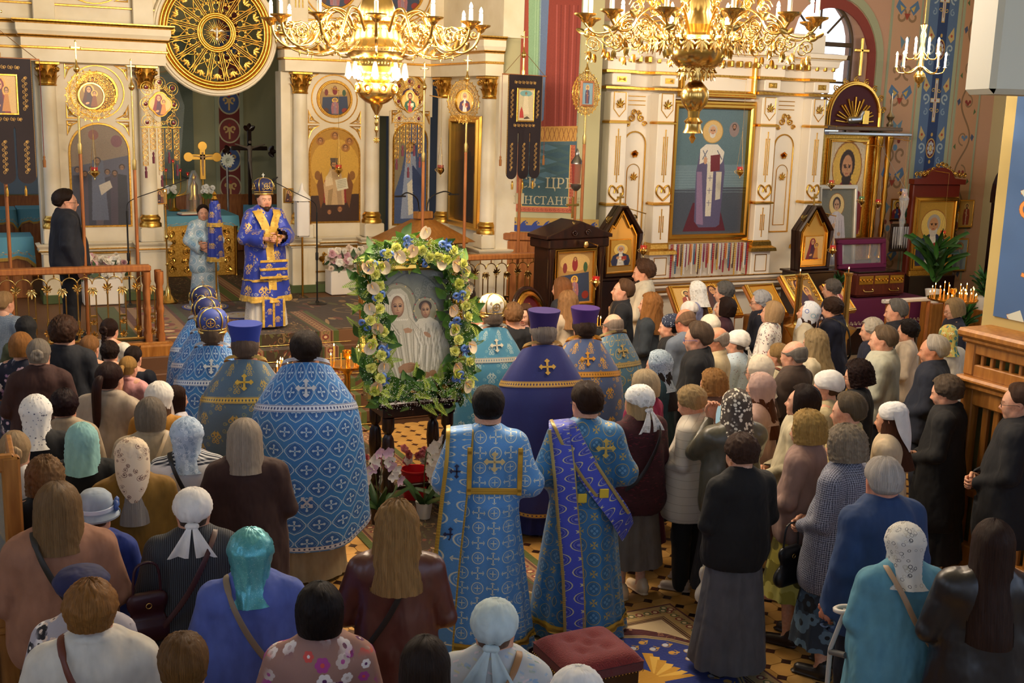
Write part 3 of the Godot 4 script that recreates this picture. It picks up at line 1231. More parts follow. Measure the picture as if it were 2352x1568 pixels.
# plain cloth by colour, leather by "!colour", printed cloth by "@name"
func wear(h:String)->StandardMaterial3D:
	if h.begins_with("!"):
		var key:="lea"+h
		if not mats.has(key):
			var m:StandardMaterial3D=cloth(h.substr(1),.35,.7,.0).duplicate()
			m.clearcoat_enabled=true
			m.clearcoat=.3
			mats[key]=m
		return mats[key]
	return printed(h.substr(1)) if h.begins_with("@") else cloth(h)
func printed(name_:String)->StandardMaterial3D:
	if texs.has("pr"+name_):
		return texs["pr"+name_]
	# ground, colours, how many, size, kind, repeats per metre
	var q:Array={
		"floral_white":["e8e2d8",["4a3038","8a3a48","6a6a70","7a4a50"],60,.035,"dot",4.0],"floral_blue":["a8b8c4",["7a4048","c8ccd0","5a6a6c"],50,.02,"dot",4.0],"floral_navy":["181c30",["c8a8b8","e0d8d8","8a6a90"],26,.06,"rose",2.5],
		"floral_big":["9a7468",["a8408c","d05048","e8e0dc","5a2a58","e8e0dc","c9b8b0"],46,.06,"rose",2.0],"floral_grey":["a8a4ac",["f0ece8","1c1a1e","d8c4b4","1c1a1e"],30,.06,"rose",2.2],"tweed":["23263c",["c8ccd8","101220","8a90a8"],0,0,"tweed",7.0],
		"stripes":["e6e6e4",["1c2434","2f7fa4"],0,0,"stripe",1.0],"pinstripe":["24262c",["5a6068"],0,0,"pin",6.0],"knit":["b6bcc0",["8aa8c8","d4c4c8","c8c49c","94a89c"],160,.03,"dash",2.5],"burgundy":["3a1018",["5c1824","280a10"],90,.04,"dash",3.0],
		"lace":["dfe0dc",["b4b2aa","f4f2ec"],60,.05,"lace",5.0],"lace_blue":["a9bcd0",["7c94b0","d4e0ea"],60,.05,"lace",5.0],"lace_dark":["4a4038",["e6dfcc"],40,.05,"rose",5.0],"sparkle":["4f9ea8",["bfe0e0","2c7c88","8cc8c8"],700,.006,"dot",5.0],
		"paisley":["e2cdae",["8a6a5a","6a4a40","c8a888"],16,.08,"curl",5.0],"bubbles":["cfcfc9",["2c2e34","6a6c70","a8a494"],30,.045,"ring",5.0],"sprigs":["e6e3dc",["3a3c54","b8b8bc"],20,.03,"rose",6.0],"eye":["d4d8e0",["3a5aa8","7ab0c8","b0b8cc"],6,.1,"ring",4.0],
		"tropical":["b8b060",["2f7f84","c88a3a","e0d8a0","1f6a70"],22,.1,"rose",5.0],"bandana":["20283e",["c8ccd4","6a7284"],40,.03,"dot",6.0],"crochet":["9fb0bc",["5c6c78","c8d4dc"],120,.02,"lace",6.0],"leafy":["7d7428",["a89c40","5c5620","c0b860"],18,.16,"rose",1.5],"bluegrey":["28323e",["5a7488","14181e","3c5468"],30,.12,"rose",2.0],"plaid":["6a7a8c",["4c5c70","8c98a4"],0,0,"tweed",4.0],"quilt":["cfc8ba",["b4ac9c"],0,0,"quilt",3.0],"check_top":["e8e6e2",["1c1c20"],0,0,"tweed",10.0]}[name_]
	var p:=Pen.new(256,256,q[0])
	var r:=RandomNumberGenerator.new()
	r.seed=name_.length()*31+q[2]
	var cs:Array=q[1]
	match q[4]:
		"tweed":
			for k in 32:
				p.rect(0,k/32.0,1,.012,cs[k%cs.size()]); p.rect(k/32.0,0,.01,1,cs[(k+1)%cs.size()])
			for k in 600:p.rect(r.randf(),r.randf(),.02,.008,cs[k%cs.size()])
		"stripe":
			for k in 9:p.rect(0,.42+k*.022,1,.011,cs[0])
			p.rect(0,.62,1,.3,cs[1])
			for k in 8:p.rect(0,.92+k*.022,1,.011,cs[0]); p.rect(0,k*.022,1,.011,cs[0])
		"pin":
			for k in 16:p.rect(k/16.0,0,.01,1,cs[0])
		"quilt":
			for k in 5:p.rect(0,k/5.0,1,.014,cs[0])
		_:
			for k in q[2]:
				var x:=r.randf()
				var y:=r.randf()
				var c:String=cs[k%cs.size()]
				var s:float=q[3]*r.randf_range(.6,1.2)
				match q[4]:
					"dot":p.oval(x,y,s,s*.7,c,true,r.randf()*3.0)
					"dash":p.line([x,y,x+s*1.5,y+s*r.randf_range(-.6,.6)],.02,c,true)
					"lace":p.ring(x,y,s,s,.012,c,0,360,true); p.curl(x,y,s,.01,r.randf()*360,1.2,.01,c,true)
					"ring":p.ring(x,y,s,s,s*.3,c,0,360,true)
					"curl":p.curl(x,y,s,.01,r.randf()*360,1.6,.018,c,true); p.oval(x,y,s*.3,s*.2,cs[1],true)
					"rose":
						for j in 6:p.oval(x+cos(j*1.05)*s*.6,y+sin(j*1.05)*s*.6,s*.45,s*.45,c,true)
						p.oval(x,y,s*.3,s*.3,cs[(k+1)%cs.size()],true)
	if name_=="stripes":
		p.im.flip_y()
	var m:=print_mat(p.tex(),q[5])
	if name_=="sparkle":
		m.roughness=.35
		m.metallic=.4
	texs["pr"+name_]=m
	return m
# ---------------------------------------------------------------- vestments
func brocade(name_:String)->StandardMaterial3D:
	if texs.has("br"+name_):
		return texs["br"+name_]
	# ground, second ground, motif, fine motif, kind
	var q:Array={"ogee":["2f74b4","235c9e","a9c0d2","6fa0cc",0],"teal":["3f7f9c","35708e","9db4b4","6a9aa8",2],"slate":["47637a","3d586e","a8924c","7c8468",2],"sky":["4f8fce","3f7cbc","ccd2c2","8fb2d4",1],
		"rings":["2f72a4","28648f","b09c58","5c90b4",3],"royal":["2338a0","1d2f8c","cfaa58","8f96a8",2],"orar":["3f4fc0","3443ac","c8c49c","8088c8",3],"navy":["1c2466","1a2160","1c2466","20286c",2],"amber":["4a5a80","80602c","c8963c","a87c34",2],"pale":["a8c0cc","9ab6c6","e2e6e2","6a9cb8",3],"umber":["41667e","55604e","a08a4c","5a7c8c",1],"gold":["c9a03c","b88e30","e6c868","a07828",2],"white":["e6e2d6","dcd8ca","c8c4b0","d0ccc0",2]}[name_]
	var p:=Pen.new(256,256,q[0])
	match q[4]:
		0:
			for j in 2:
				var cx:=.25+.5*j
				for y:float in [.25,.75]:
					var c:=cx if y<.5 else cx-.25
					p.oval(c,y,.2,.2,q[1],true)
					for s:float in [-1.0,1.0]:
						p.line([c,y-.25,c+s*.13,y-.17,c+s*.23,y-.03,c+s*.23,y+.03,c+s*.13,y+.17,c,y+.25],.022,q[2],true)
						p.line([c,y-.22,c+s*.1,y-.14,c+s*.2,y,c+s*.1,y+.14,c,y+.22],.008,q[3],true)
					p.line([c-.1,y,c+.1,y],.035,q[2],true); p.line([c,y-.1,c,y+.1],.035,q[2],true)
					for k in 4:
						p.oval(c+cos(k*PI/2)*.1,y+sin(k*PI/2)*.1,.03,.03,q[2],true)
					p.oval(c,y,.018,.018,q[0],true)
		1:
			for c:Array in [[.25,.25],[.75,.75]]:
				p.ring(c[0],c[1],.19,.19,.03,q[2],0,360,true); p.ring(c[0],c[1],.13,.13,.014,q[3],0,360,true)
				p.line([c[0]-.09,c[1],c[0]+.09,c[1]],.03,q[2],true); p.line([c[0],c[1]-.09,c[0],c[1]+.09],.03,q[2],true)
			for c:Array in [[.75,.25],[.25,.75]]:
				for k in 4:
					var d:=Vector2.from_angle(k*PI/2)*.17
					p.line([c[0],c[1],c[0]+d.x,c[1]+d.y],.04,q[2],true); p.line([c[0]+d.x-d.y*.35,c[1]+d.y+d.x*.35,c[0]+d.x*1.2,c[1]+d.y*1.2,c[0]+d.x+d.y*.35,c[1]+d.y-d.x*.35],.025,q[2],true)
				p.oval(c[0],c[1],.03,.03,q[0],true)
		2:
			for c:Array in [[.25,.25,1.0],[.75,.75,-1.0]]:
				for s:float in [-1.0,1.0]:
					p.curl(c[0]+s*.1,c[1],.1,.02,90,s*1.2,.03,q[2],true); p.curl(c[0]+s*.07,c[1]+.16,.07,.015,-90,-s*1.2,.022,q[2],true)
					p.shape([c[0],c[1]+.05,c[0]+s*.12,c[1]-.08,c[0]+s*.04,c[1]-.18],q[2],true); p.oval(c[0]+s*.2,c[1]+.1,.04,.02,q[3],true,s)
				p.oval(c[0],c[1]-.05,.045,.08,q[2],true); p.oval(c[0],c[1]-.05,.02,.045,q[1],true)
				p.curl(c[0]+.25,c[1]-.2,.07,.02,0,1.3,.02,q[3],true); p.curl(c[0]-.25,c[1]+.1,.06,.02,0,-1.3,.02,q[3],true)
		3:
			for c:Array in [[.25,.25],[.75,.75]]:
				p.oval(c[0],c[1],.24,.24,q[1],true); p.ring(c[0],c[1],.24,.24,.022,q[2],0,360,true); p.ring(c[0],c[1],.19,.19,.01,q[3],0,360,true)
				for k in 4:
					p.oval(c[0]+cos(k*PI/2)*.09,c[1]+sin(k*PI/2)*.09,.05,.05,q[3],true)
			for c:Array in [[.75,.25],[.25,.75]]:
				for k in 4:
					var d:=Vector2.from_angle(k*PI/2)*.14
					p.shape([c[0],c[1],c[0]+d.x-d.y*.5,c[1]+d.y+d.x*.5,c[0]+d.x*.8,c[1]+d.y*.8,c[0]+d.x+d.y*.5,c[1]+d.y-d.x*.5],q[2],true)
	p.speckle(.14,6)
	var m:=img_mat(p.tex(),.5)
	m.metallic=.15
	m.rim_enabled=true
	m.rim=.25
	m.heightmap_enabled=true
	m.heightmap_texture=m.albedo_texture
	m.heightmap_scale=.08
	texs["br"+name_]=m
	return m
func brocade3(name_:String,sc:=3.2)->StandardMaterial3D:
	var key:="br3%s%f"%[name_,sc]
	if not texs.has(key):
		var m:StandardMaterial3D=brocade(name_).duplicate()
		m.uv1_triplanar=true
		m.uv1_triplanar_sharpness=5.0
		m.uv1_scale=Vector3.ONE*sc
		texs[key]=m
	return texs[key]
func band_mat(h:String,dot:String)->StandardMaterial3D:
	var key:="band"+h+dot
	if not texs.has(key):
		var p:=Pen.new(256,32,h)
		for k in 16:
			p.oval((k+.5)/16.0,.5,.014,.2,dot)
		p.rect(0,.06,1,.07,dot); p.rect(0,.87,1,.07,dot)
		var m:=img_mat(p.tex(),.4)
		m.metallic=.3
		m.uv1_scale=V(5,1,1)
		texs[key]=m
	return texs[key]
const PHEL:=[[1.54,.128,.085],[1.5,.145,.1],[1.44,.182,.122],[1.36,.236,.15],[1.25,.3,.19],[1.18,.325,.215],[1.1,.342,.235],[.9,.364,.26],[.6,.385,.285],[.3,.4,.305],[.1,.4,.305]]
func phel(y:float)->Vector2:
	for i in PHEL.size()-1:
		if y>=PHEL[i+1][0]:
			var t:float=clampf((PHEL[i][0]-y)/(PHEL[i][0]-PHEL[i+1][0]),0,1)
			return Vector2(lerpf(PHEL[i][1],PHEL[i+1][1],t),lerpf(PHEL[i][2],PHEL[i+1][2],t))
	return Vector2(.395,.305)
func phel_point(y:float,a:float,off:=.0)->Vector3:
	var r:=phel(y)
	var k:=1.0+.035*sin(7.0*a+1.0)*clampf(1.2-y,0,1)
	return V(sin(a)*(r.x*k+off),y,cos(a)*(r.y*k+off)-.02)
func phelonion_mesh(hem:float)->ArrayMesh:
	var key:="phel%f"%hem
	if not cache.has(key):
		var rows:=[]
		for r in 25:
			var row:=PackedVector3Array()
			for k in 64:
				var a:=TAU*k/64
				var f:=cos(a)
				var y:=lerpf(1.535-.05*(f+1.0),hem+.3*(f+1.0)*.5,r/24.0)
				row.push_back(phel_point(y,a))
			rows.push_back(row)
		var b:=MB.new()
		b.grid(rows,true,8.0,5.0)
		cache[key]=b.done()
	return cache[key]
func ring_band(y:float,w:float,slope:float)->ArrayMesh:
	var key:="rb%f/%f/%f"%[y,w,slope]
	if not cache.has(key):
		var rows:=[PackedVector3Array(),PackedVector3Array()]
		for k in 64:
			var a:=TAU*k/64
			for q in 2:
				rows[q].push_back(phel_point(y-w*q+slope*cos(a),a,.006))
		var b:=MB.new()
		b.grid(rows,true)
		cache[key]=b.done()
	return cache[key]
func cross_mesh(s:float)->ArrayMesh:
	var key:="crossm%f"%s
	if not cache.has(key):
		var b:=MB.new()
		for k in 4:
			var B:=Basis(Vector3.BACK,k*PI/2)
			var p:=PackedVector2Array([Vector2(-.1,0),Vector2(.1,0),Vector2(.12,.55),Vector2(.32,.7),Vector2(.2,.82),Vector2(0,1.0),Vector2(-.2,.82),Vector2(-.32,.7),Vector2(-.12,.55)])
			for i in p.size():
				p[i]*=s
			b.extrude(p,.006,Transform3D(B,Vector3.ZERO))
		cache[key]=b.done()
	return cache[key]
# priest in a high-backed cape; d as for person(), plus cape, band colours and cross
func priest(d:Dictionary)->Node3D:
	d.pose="fold"
	d.skirt=[cloth(d.get("alb","b8aa8c")),.03]
	var o:=person(d)
	var hem:float=d.get("hem",.3)
	part(o,"cape",phelonion_mesh(hem),brocade(d.cape))
	var bm:=band_mat(d.band[0],d.band[1])
	part(o,"shoulder_band",ring_band(1.24,.045,-.03),bm)
	part(o,"neck_band",ring_band(1.525,.025,-.05),bm)
	part(o,"hem_band",ring_band(hem+.19,.03,.15),bm)
	part(o,"embroidered_cross",cross_mesh(.065),mat(d.band[0],.35,.4),Transform3D(Basis.from_euler(V(-.42,PI,0)),phel_point(1.375,PI,.008)))
	part(o,"embroidered_star",cross_mesh(.05),mat(d.band[0],.35,.4),Transform3D(Basis.from_euler(V(-.06,PI,.78)),phel_point(hem+.35,PI,.008)))
	return o
func mitre(o:Node3D,base:String,hx:Transform3D)->void:
	var Y:=.135
	var prof:=[.094,0,.1,.03,.116,.07,.124,.105,.12,.14,.1,.175,.06,.198,0,.205]
	var m:=part(o,"mitre",lat(prof,28,2.0),mat(base,.6),hx*tf(0,Y,-.018,0,-8))
	var b:=MB.new()
	for q:Array in [[.103,.012,.014],[.108,.04,.006]]:
		b.add(torus(q[0],q[2],28,6,tf(0,q[1],0,0,90)))
	for k in 4:
		var a:=PI/4+k*PI/2
		var path:=PackedVector3Array()
		for i in range(2,prof.size()-1,2):
			path.push_back(V(sin(a)*(prof[i]+.003),prof[i+1],cos(a)*(prof[i]+.003)))
		b.tube(path,.007,5)
		a=k*PI/2
		var c:=V(sin(a)*.124,.105,cos(a)*.124)
		b.add(torus(.034,.005,16,5,Transform3D(Basis(Vector3.UP,a),c)))
		b.add(cross_mesh(.024),Transform3D(Basis(Vector3.UP,a),c))
		for s:float in [-1.0,1.0]:
			scroll(b,c+V(cos(a),0,-sin(a))*s*.05+V(0,-.03,0),.018,0,s,.003,Basis(Vector3.UP,a))
			scroll(b,c+V(cos(a),0,-sin(a))*s*.045+V(0,.035,0)-V(sin(a),0,cos(a))*.012,.016,0,s,.003,Basis(Vector3.UP,a))
	part(m,"gold_trim",b.done(),mat("e0c070",.3,1.0))
	var c2:=MB.new()
	c2.box(V(0,.235,0),V(.008,.05,.006)); c2.box(V(0,.24,0),V(.034,.008,.006))
	part(m,"cross",c2.done(),mat("e8e4d8",.3,1.0))
func kamilavka(o:Node3D,h:String,hx:Transform3D)->void:
	part(o,"kamilavka",lat([.097,0,.1,.06,.122,.165,.12,.172,.0,.175],28),mat(h,.8),hx*tf(0,.13,-.018,0,-8),"tall brimless clergy hat")
# a flat strip following points on the body, facing outwards from the spine
func sash(pts:Array,w:float)->ArrayMesh:
	var c:=curve(pts,6)
	var rows:=[]
	for i in c.size():
		var t:=(c[mini(i+1,c.size()-1)]-c[maxi(i-1,0)]).normalized()
		var o:=V(c[i].x*.4,maxf(.0,(c[i].y-1.38)*6.0),c[i].z).normalized()
		var s:=t.cross(o).normalized()*w*.5
		rows.push_back(PackedVector3Array([c[i]-s,c[i]-s*.98+o*.006,c[i]+s*.98+o*.006,c[i]+s]))
	var b:=MB.new()
	b.grid(rows,false,1.0,c.size()*.05/w)
	return b.done()
func deacon(d:Dictionary,cape:String)->Node3D:
	d.top=[brocade3(cape,5.4),.86,.03,.0,.85,.07]
	d.top_name="dalmatic"
	d.pose="fold"
	var o:=person(d)
	part(o,"dalmatic_skirt",skirt_mesh(1.0,.04,.2,.33,.07,8,.8,4),brocade3(cape,5.4))
	part(o,"hem_band",skirt_mesh(.17,.12,.326,.331,.07,8,.89,4),band_mat("c8a440","8a6a20"))
	part(o,"black_collar",lat([.07,1.4,.066,1.47,.062,1.5],18),mat("101014",.8),tf(0,0,-.02))
	return o
func bishop(d:Dictionary)->void:
	d.top_name="sakkos"
	var o:=person(d)
	part(o,"sakkos_skirt",skirt_mesh(1.05,.36,.21,.31,.03,7,.8,2),brocade3("royal",2.6))
	for q:Array in [[.42,.35,.302,.312],[.62,.6,.272,.275]]:
		part(o,"gold_fringe",skirt_mesh(q[0],q[1],q[2]+.006,q[3]+.006,.03,7,.88,2),brocade3("gold",9.0))
	var gm:=brocade3("gold",6.0)
	part(o,"omophorion",sash([V(-.13,1.46,-.04),V(-.12,1.42,.1),V(-.06,1.28,.165),V(-.02,1.1,.185),V(0,.8,.22),V(0,.5,.26)],.1),gm)
	part(o,"omophorion",sash([V(.13,1.46,-.04),V(.12,1.42,.1),V(.06,1.28,.165),V(.03,1.12,.182)],.1),gm)
	part(o,"epitrachelion",bx(V(0,.22,.27),V(.26,.34,.02),.004),brocade3("royal",5.0))
	for k in 3:
		part(o,"gold_border",bx(V(-.13+k*.13,.22,.282),V(.03,.34,.006),.002),gm)
	part(o,"palitsa",bx(V(0,.78,.245),V(.34,.22,.012),.004),brocade3("royal",4.0),tf(0,0,0,0,4))
	for y:float in [.68,.78,.88]:
		part(o,"gold_border",bx(V(0,y,.255),V(.35,.03,.01),.003),gm,tf(0,0,0,0,4))
	var c:=thing("hand_cross","small gilt cross held in the bishop's hands","cross",o.position+o.basis*V(.02,1.16,.36),d.turn)
	part(c,"cross",cross_mesh(.07),GOLD)
	part(c,"handle",lat([.008,-.12,.012,-.06,.006,0],8),GOLD)
func deacon1(d:Dictionary)->void:
	var o:=deacon(d,"sky")
	var gm:=band_mat("c8a440","8a6a20")
	part(o,"orarion",sash([V(.17,1.46,.03),V(.17,1.45,-.1),V(.175,1.3,-.165),V(.2,1.05,-.19),V(.24,.6,-.26),V(.27,.08,-.31)],.15),brocade("sky"))
	for s:float in [-.07,.07]:
		part(o,"orarion_edge",sash([V(.17+s,1.46,.03),V(.17+s,1.45,-.102),V(.175+s,1.3,-.169),V(.2+s,1.05,-.196),V(.24+s,.6,-.268),V(.27+s,.08,-.318)],.025),gm)
	part(o,"back_band",bx(V(-.03,1.12,-.19),V(.3,.04,.012),.004),gm)
	for x:float in [-.19,.11]:
		part(o,"back_band",bx(V(x,1.27,-.175),V(.03,.3,.012),.004),gm,tf(0,0,0,0,-3))
	part(o,"embroidered_cross",cross_mesh(.065),mat("d8c890",.35,.4),Transform3D(Basis(Vector3.UP,PI),V(-.04,1.3,-.176)))
	for y:float in [1.24,.86,.5]:
		part(o,"sash_cross",cross_mesh(.045),mat("20284a",.5),Transform3D(Basis(Vector3.UP,PI),V(.185+(1.24-y)*.08,y,-.182-(1.24-y)*.12)))
func deacon2(d:Dictionary)->void:
	var o:=deacon(d,"rings")
	var gm:=band_mat("b09a58","6a5a38")
	part(o,"orarion",sash([V(.15,1.46,.03),V(.15,1.45,-.1),V(.08,1.3,-.17),V(-.05,1.1,-.195),V(-.2,.9,-.2),V(-.28,.75,-.12)],.15),brocade("orar"))
	part(o,"orarion",sash([V(.17,1.46,.03),V(.19,1.43,-.11),V(.17,1.2,-.2),V(.14,.9,-.235),V(.1,.5,-.28),V(.08,.14,-.31)],.13),brocade("orar"))
	for s:float in [-.07,.07]:
		part(o,"orarion_edge",sash([V(.15+s,1.46,.03),V(.15+s,1.45,-.102),V(.08+s,1.31,-.175),V(-.05+s,1.11,-.202),V(-.2+s*.8,.91,-.208)],.02),gm)
		part(o,"orarion_edge",sash([V(.19+s*.9,1.43,-.112),V(.17+s*.9,1.2,-.207),V(.14+s*.9,.9,-.242),V(.1+s*.9,.5,-.287),V(.08+s*.9,.14,-.317)],.02),gm)
	part(o,"embroidered_cross",cross_mesh(.065),mat("c8b058",.4,.3),Transform3D(Basis(Vector3.UP,PI),V(-.1,1.33,-.172)))
	for q:Array in [[.05,1.02],[-.09,1.05]]:
		part(o,"gold_square",bx(V(q[0],q[1],-.225),V(.06,.06,.01),.003),mat("d8c440",.4,.3),tf(0,0,0))
func covered_staff()->void:
	var o:=thing("covered_staff","staff under a royal blue and gold fringed cover held by the altar boy","staff",V(3.06,S,-15.05))
	part(o,"rod",tub(PackedVector3Array([V(0,.0,0),V(0,.9,0)]),.012,8),GOLD)
	part(o,"cover",skirt_mesh(1.38,.66,.07,.11,.05,5,.6,2),brocade3("royal",5.0))
	part(o,"short_cover",skirt_mesh(1.42,1.1,.05,.1,.05,5,.6,3),brocade3("royal",5.0))
	for q:Array in [[.7,.64,.11],[1.14,1.09,.1]]:
		part(o,"gold_fringe",skirt_mesh(q[0],q[1],q[2]+.003,q[2]+.006,.05,5,.85,2),brocade3("gold",9.0))
	part(o,"finial",lat([.012,1.4,.04,1.44,.02,1.48,.03,1.5,0,1.54],12),GOLD)
# ---------------------------------------------------------------- painted and woven surfaces
var texs:={}
func face(p:Pen,x:float,y:float,r:float,asp:float,skin:String,hair:String,beard:="")->void:
	p.oval(x,y-r*asp*.25,r*1.05,r*asp*1.15,hair)
	p.oval(x,y,r*.72,r*asp,skin)
	if beard:
		p.oval(x,y+r*asp*.75,r*.66,r*asp*.75,beard)
		p.oval(x,y+r*asp*.1,r*.6,r*asp*.62,skin)
	for s:float in [-1.0,1.0]:
		p.oval(x+s*r*.3,y-r*asp*.05,r*.14,r*asp*.08,"2a1a12")
		p.line([x+s*r*.12,y-r*asp*.2,x+s*r*.5,y-r*asp*.18],r*.09,"4a3020")
	p.line([x,y-r*asp*.1,x+r*.05,y+r*asp*.25],r*.1,"a87850")
	p.line([x-r*.16,y+r*asp*.48,x+r*.16,y+r*asp*.48],r*.1,"a05040")
# a standing or half-length saint: d has bg, halo, robe, cloak, trim, hair, beard, book, full
func saint(p:Pen,d:Dictionary,cx:=.5,top:=.14,hh:=.84)->void:
	var asp:=float(p.w)/p.h
	var full:bool=d.get("full",true)
	var r:=hh*(.085 if full else .15)/asp
	var fy:=top+r*asp*1.4
	p.oval(cx,fy,r*2.0,r*2.0*asp,d.get("halo","e0b850"))
	p.ring(cx,fy,r*2.0,r*2.0*asp,r*.12,"a06a30")
	var sw:=r*(2.5 if full else 2.7)
	var sy:=fy+r*asp*1.5
	var by:=top+hh
	p.shape([cx-r*.5,sy-r*asp*.4,cx+r*.5,sy-r*asp*.4,cx+sw*.8,sy+r*asp*.5,cx+sw,sy+hh*.35,cx+sw*.85,by,cx-sw*.85,by,cx-sw,sy+hh*.35,cx-sw*.8,sy+r*asp*.5],d.cloak)
	p.shape([cx-r*.4,sy-r*asp*.4,cx+r*.4,sy-r*asp*.4,cx+sw*.42,by,cx-sw*.4,by],d.robe)
	for i in 5:
		var x:=cx+sw*(i-2)*.28
		p.line([x,sy+hh*.1,x+sw*.06*(i-2),by],r*.1,d.get("fold","00000000") if d.has("fold") else Color.html(d.cloak if i%4==0 else d.robe).darkened(.28).to_html())
	if d.has("trim"):
		p.line([cx-r*.1,sy,cx-r*.15,by],r*.5,d.trim)
		for k in 4:
			p.line([cx-r*.4,sy+hh*(.14+k*.15),cx+r*.2,sy+hh*(.14+k*.15)],r*.12,"6a4a30")
	if d.has("book"):
		p.shape([cx+sw*.08,sy+hh*.12,cx+sw*.6,sy+hh*.1,cx+sw*.62,sy+hh*.3,cx+sw*.1,sy+hh*.31],d.book)
	p.oval(cx-sw*.3,sy+hh*.18,r*.42,r*asp*.5,d.get("skin","c89468"))
	p.oval(cx+sw*.3,sy+hh*.3,r*.42,r*asp*.36,d.get("skin","c89468"))
	face(p,cx,fy,r,asp,d.get("skin","c89468"),d.get("hair","4a3020"),d.get("beard",""))
func mother(p:Pen,cx:float,top:float,hh:float,veil:String,robe:String,child:String)->void:
	var asp:=float(p.w)/p.h
	var r:=hh*.13/asp
	var fy:=top+r*asp*1.5
	p.oval(cx,fy,r*1.9,r*asp*1.9,"d8aa50")
	p.shape([cx-r*1.2,fy-r*asp*.6,cx-r*.6,fy-r*asp*1.35,cx+r*.6,fy-r*asp*1.35,cx+r*1.2,fy-r*asp*.5,cx+r*1.6,fy+r*asp*2.0,cx+r*3.0,top+hh,cx-r*3.0,top+hh,cx-r*1.7,fy+r*asp*2.0],veil)
	p.shape([cx-r*.5,fy+r*asp,cx+r*.6,fy+r*asp,cx+r*1.2,top+hh,cx-r*1.4,top+hh],robe)
	face(p,cx,fy,r,asp,"c89468",veil)
	p.oval(cx+r*1.9,fy+r*asp*1.3,r*1.2,r*asp*1.2,"d8aa50")
	p.shape([cx+r*1.4,fy+r*asp*2.0,cx+r*2.4,fy+r*asp*2.0,cx+r*2.9,top+hh*.95,cx+r*.4,top+hh*.95],child)
	face(p,cx+r*1.9,fy+r*asp*1.3,r*.65,asp,"c89468","5a3820")
	p.oval(cx-r*.6,top+hh*.8,r*.7,r*asp*.4,"c89468",false,-.3)
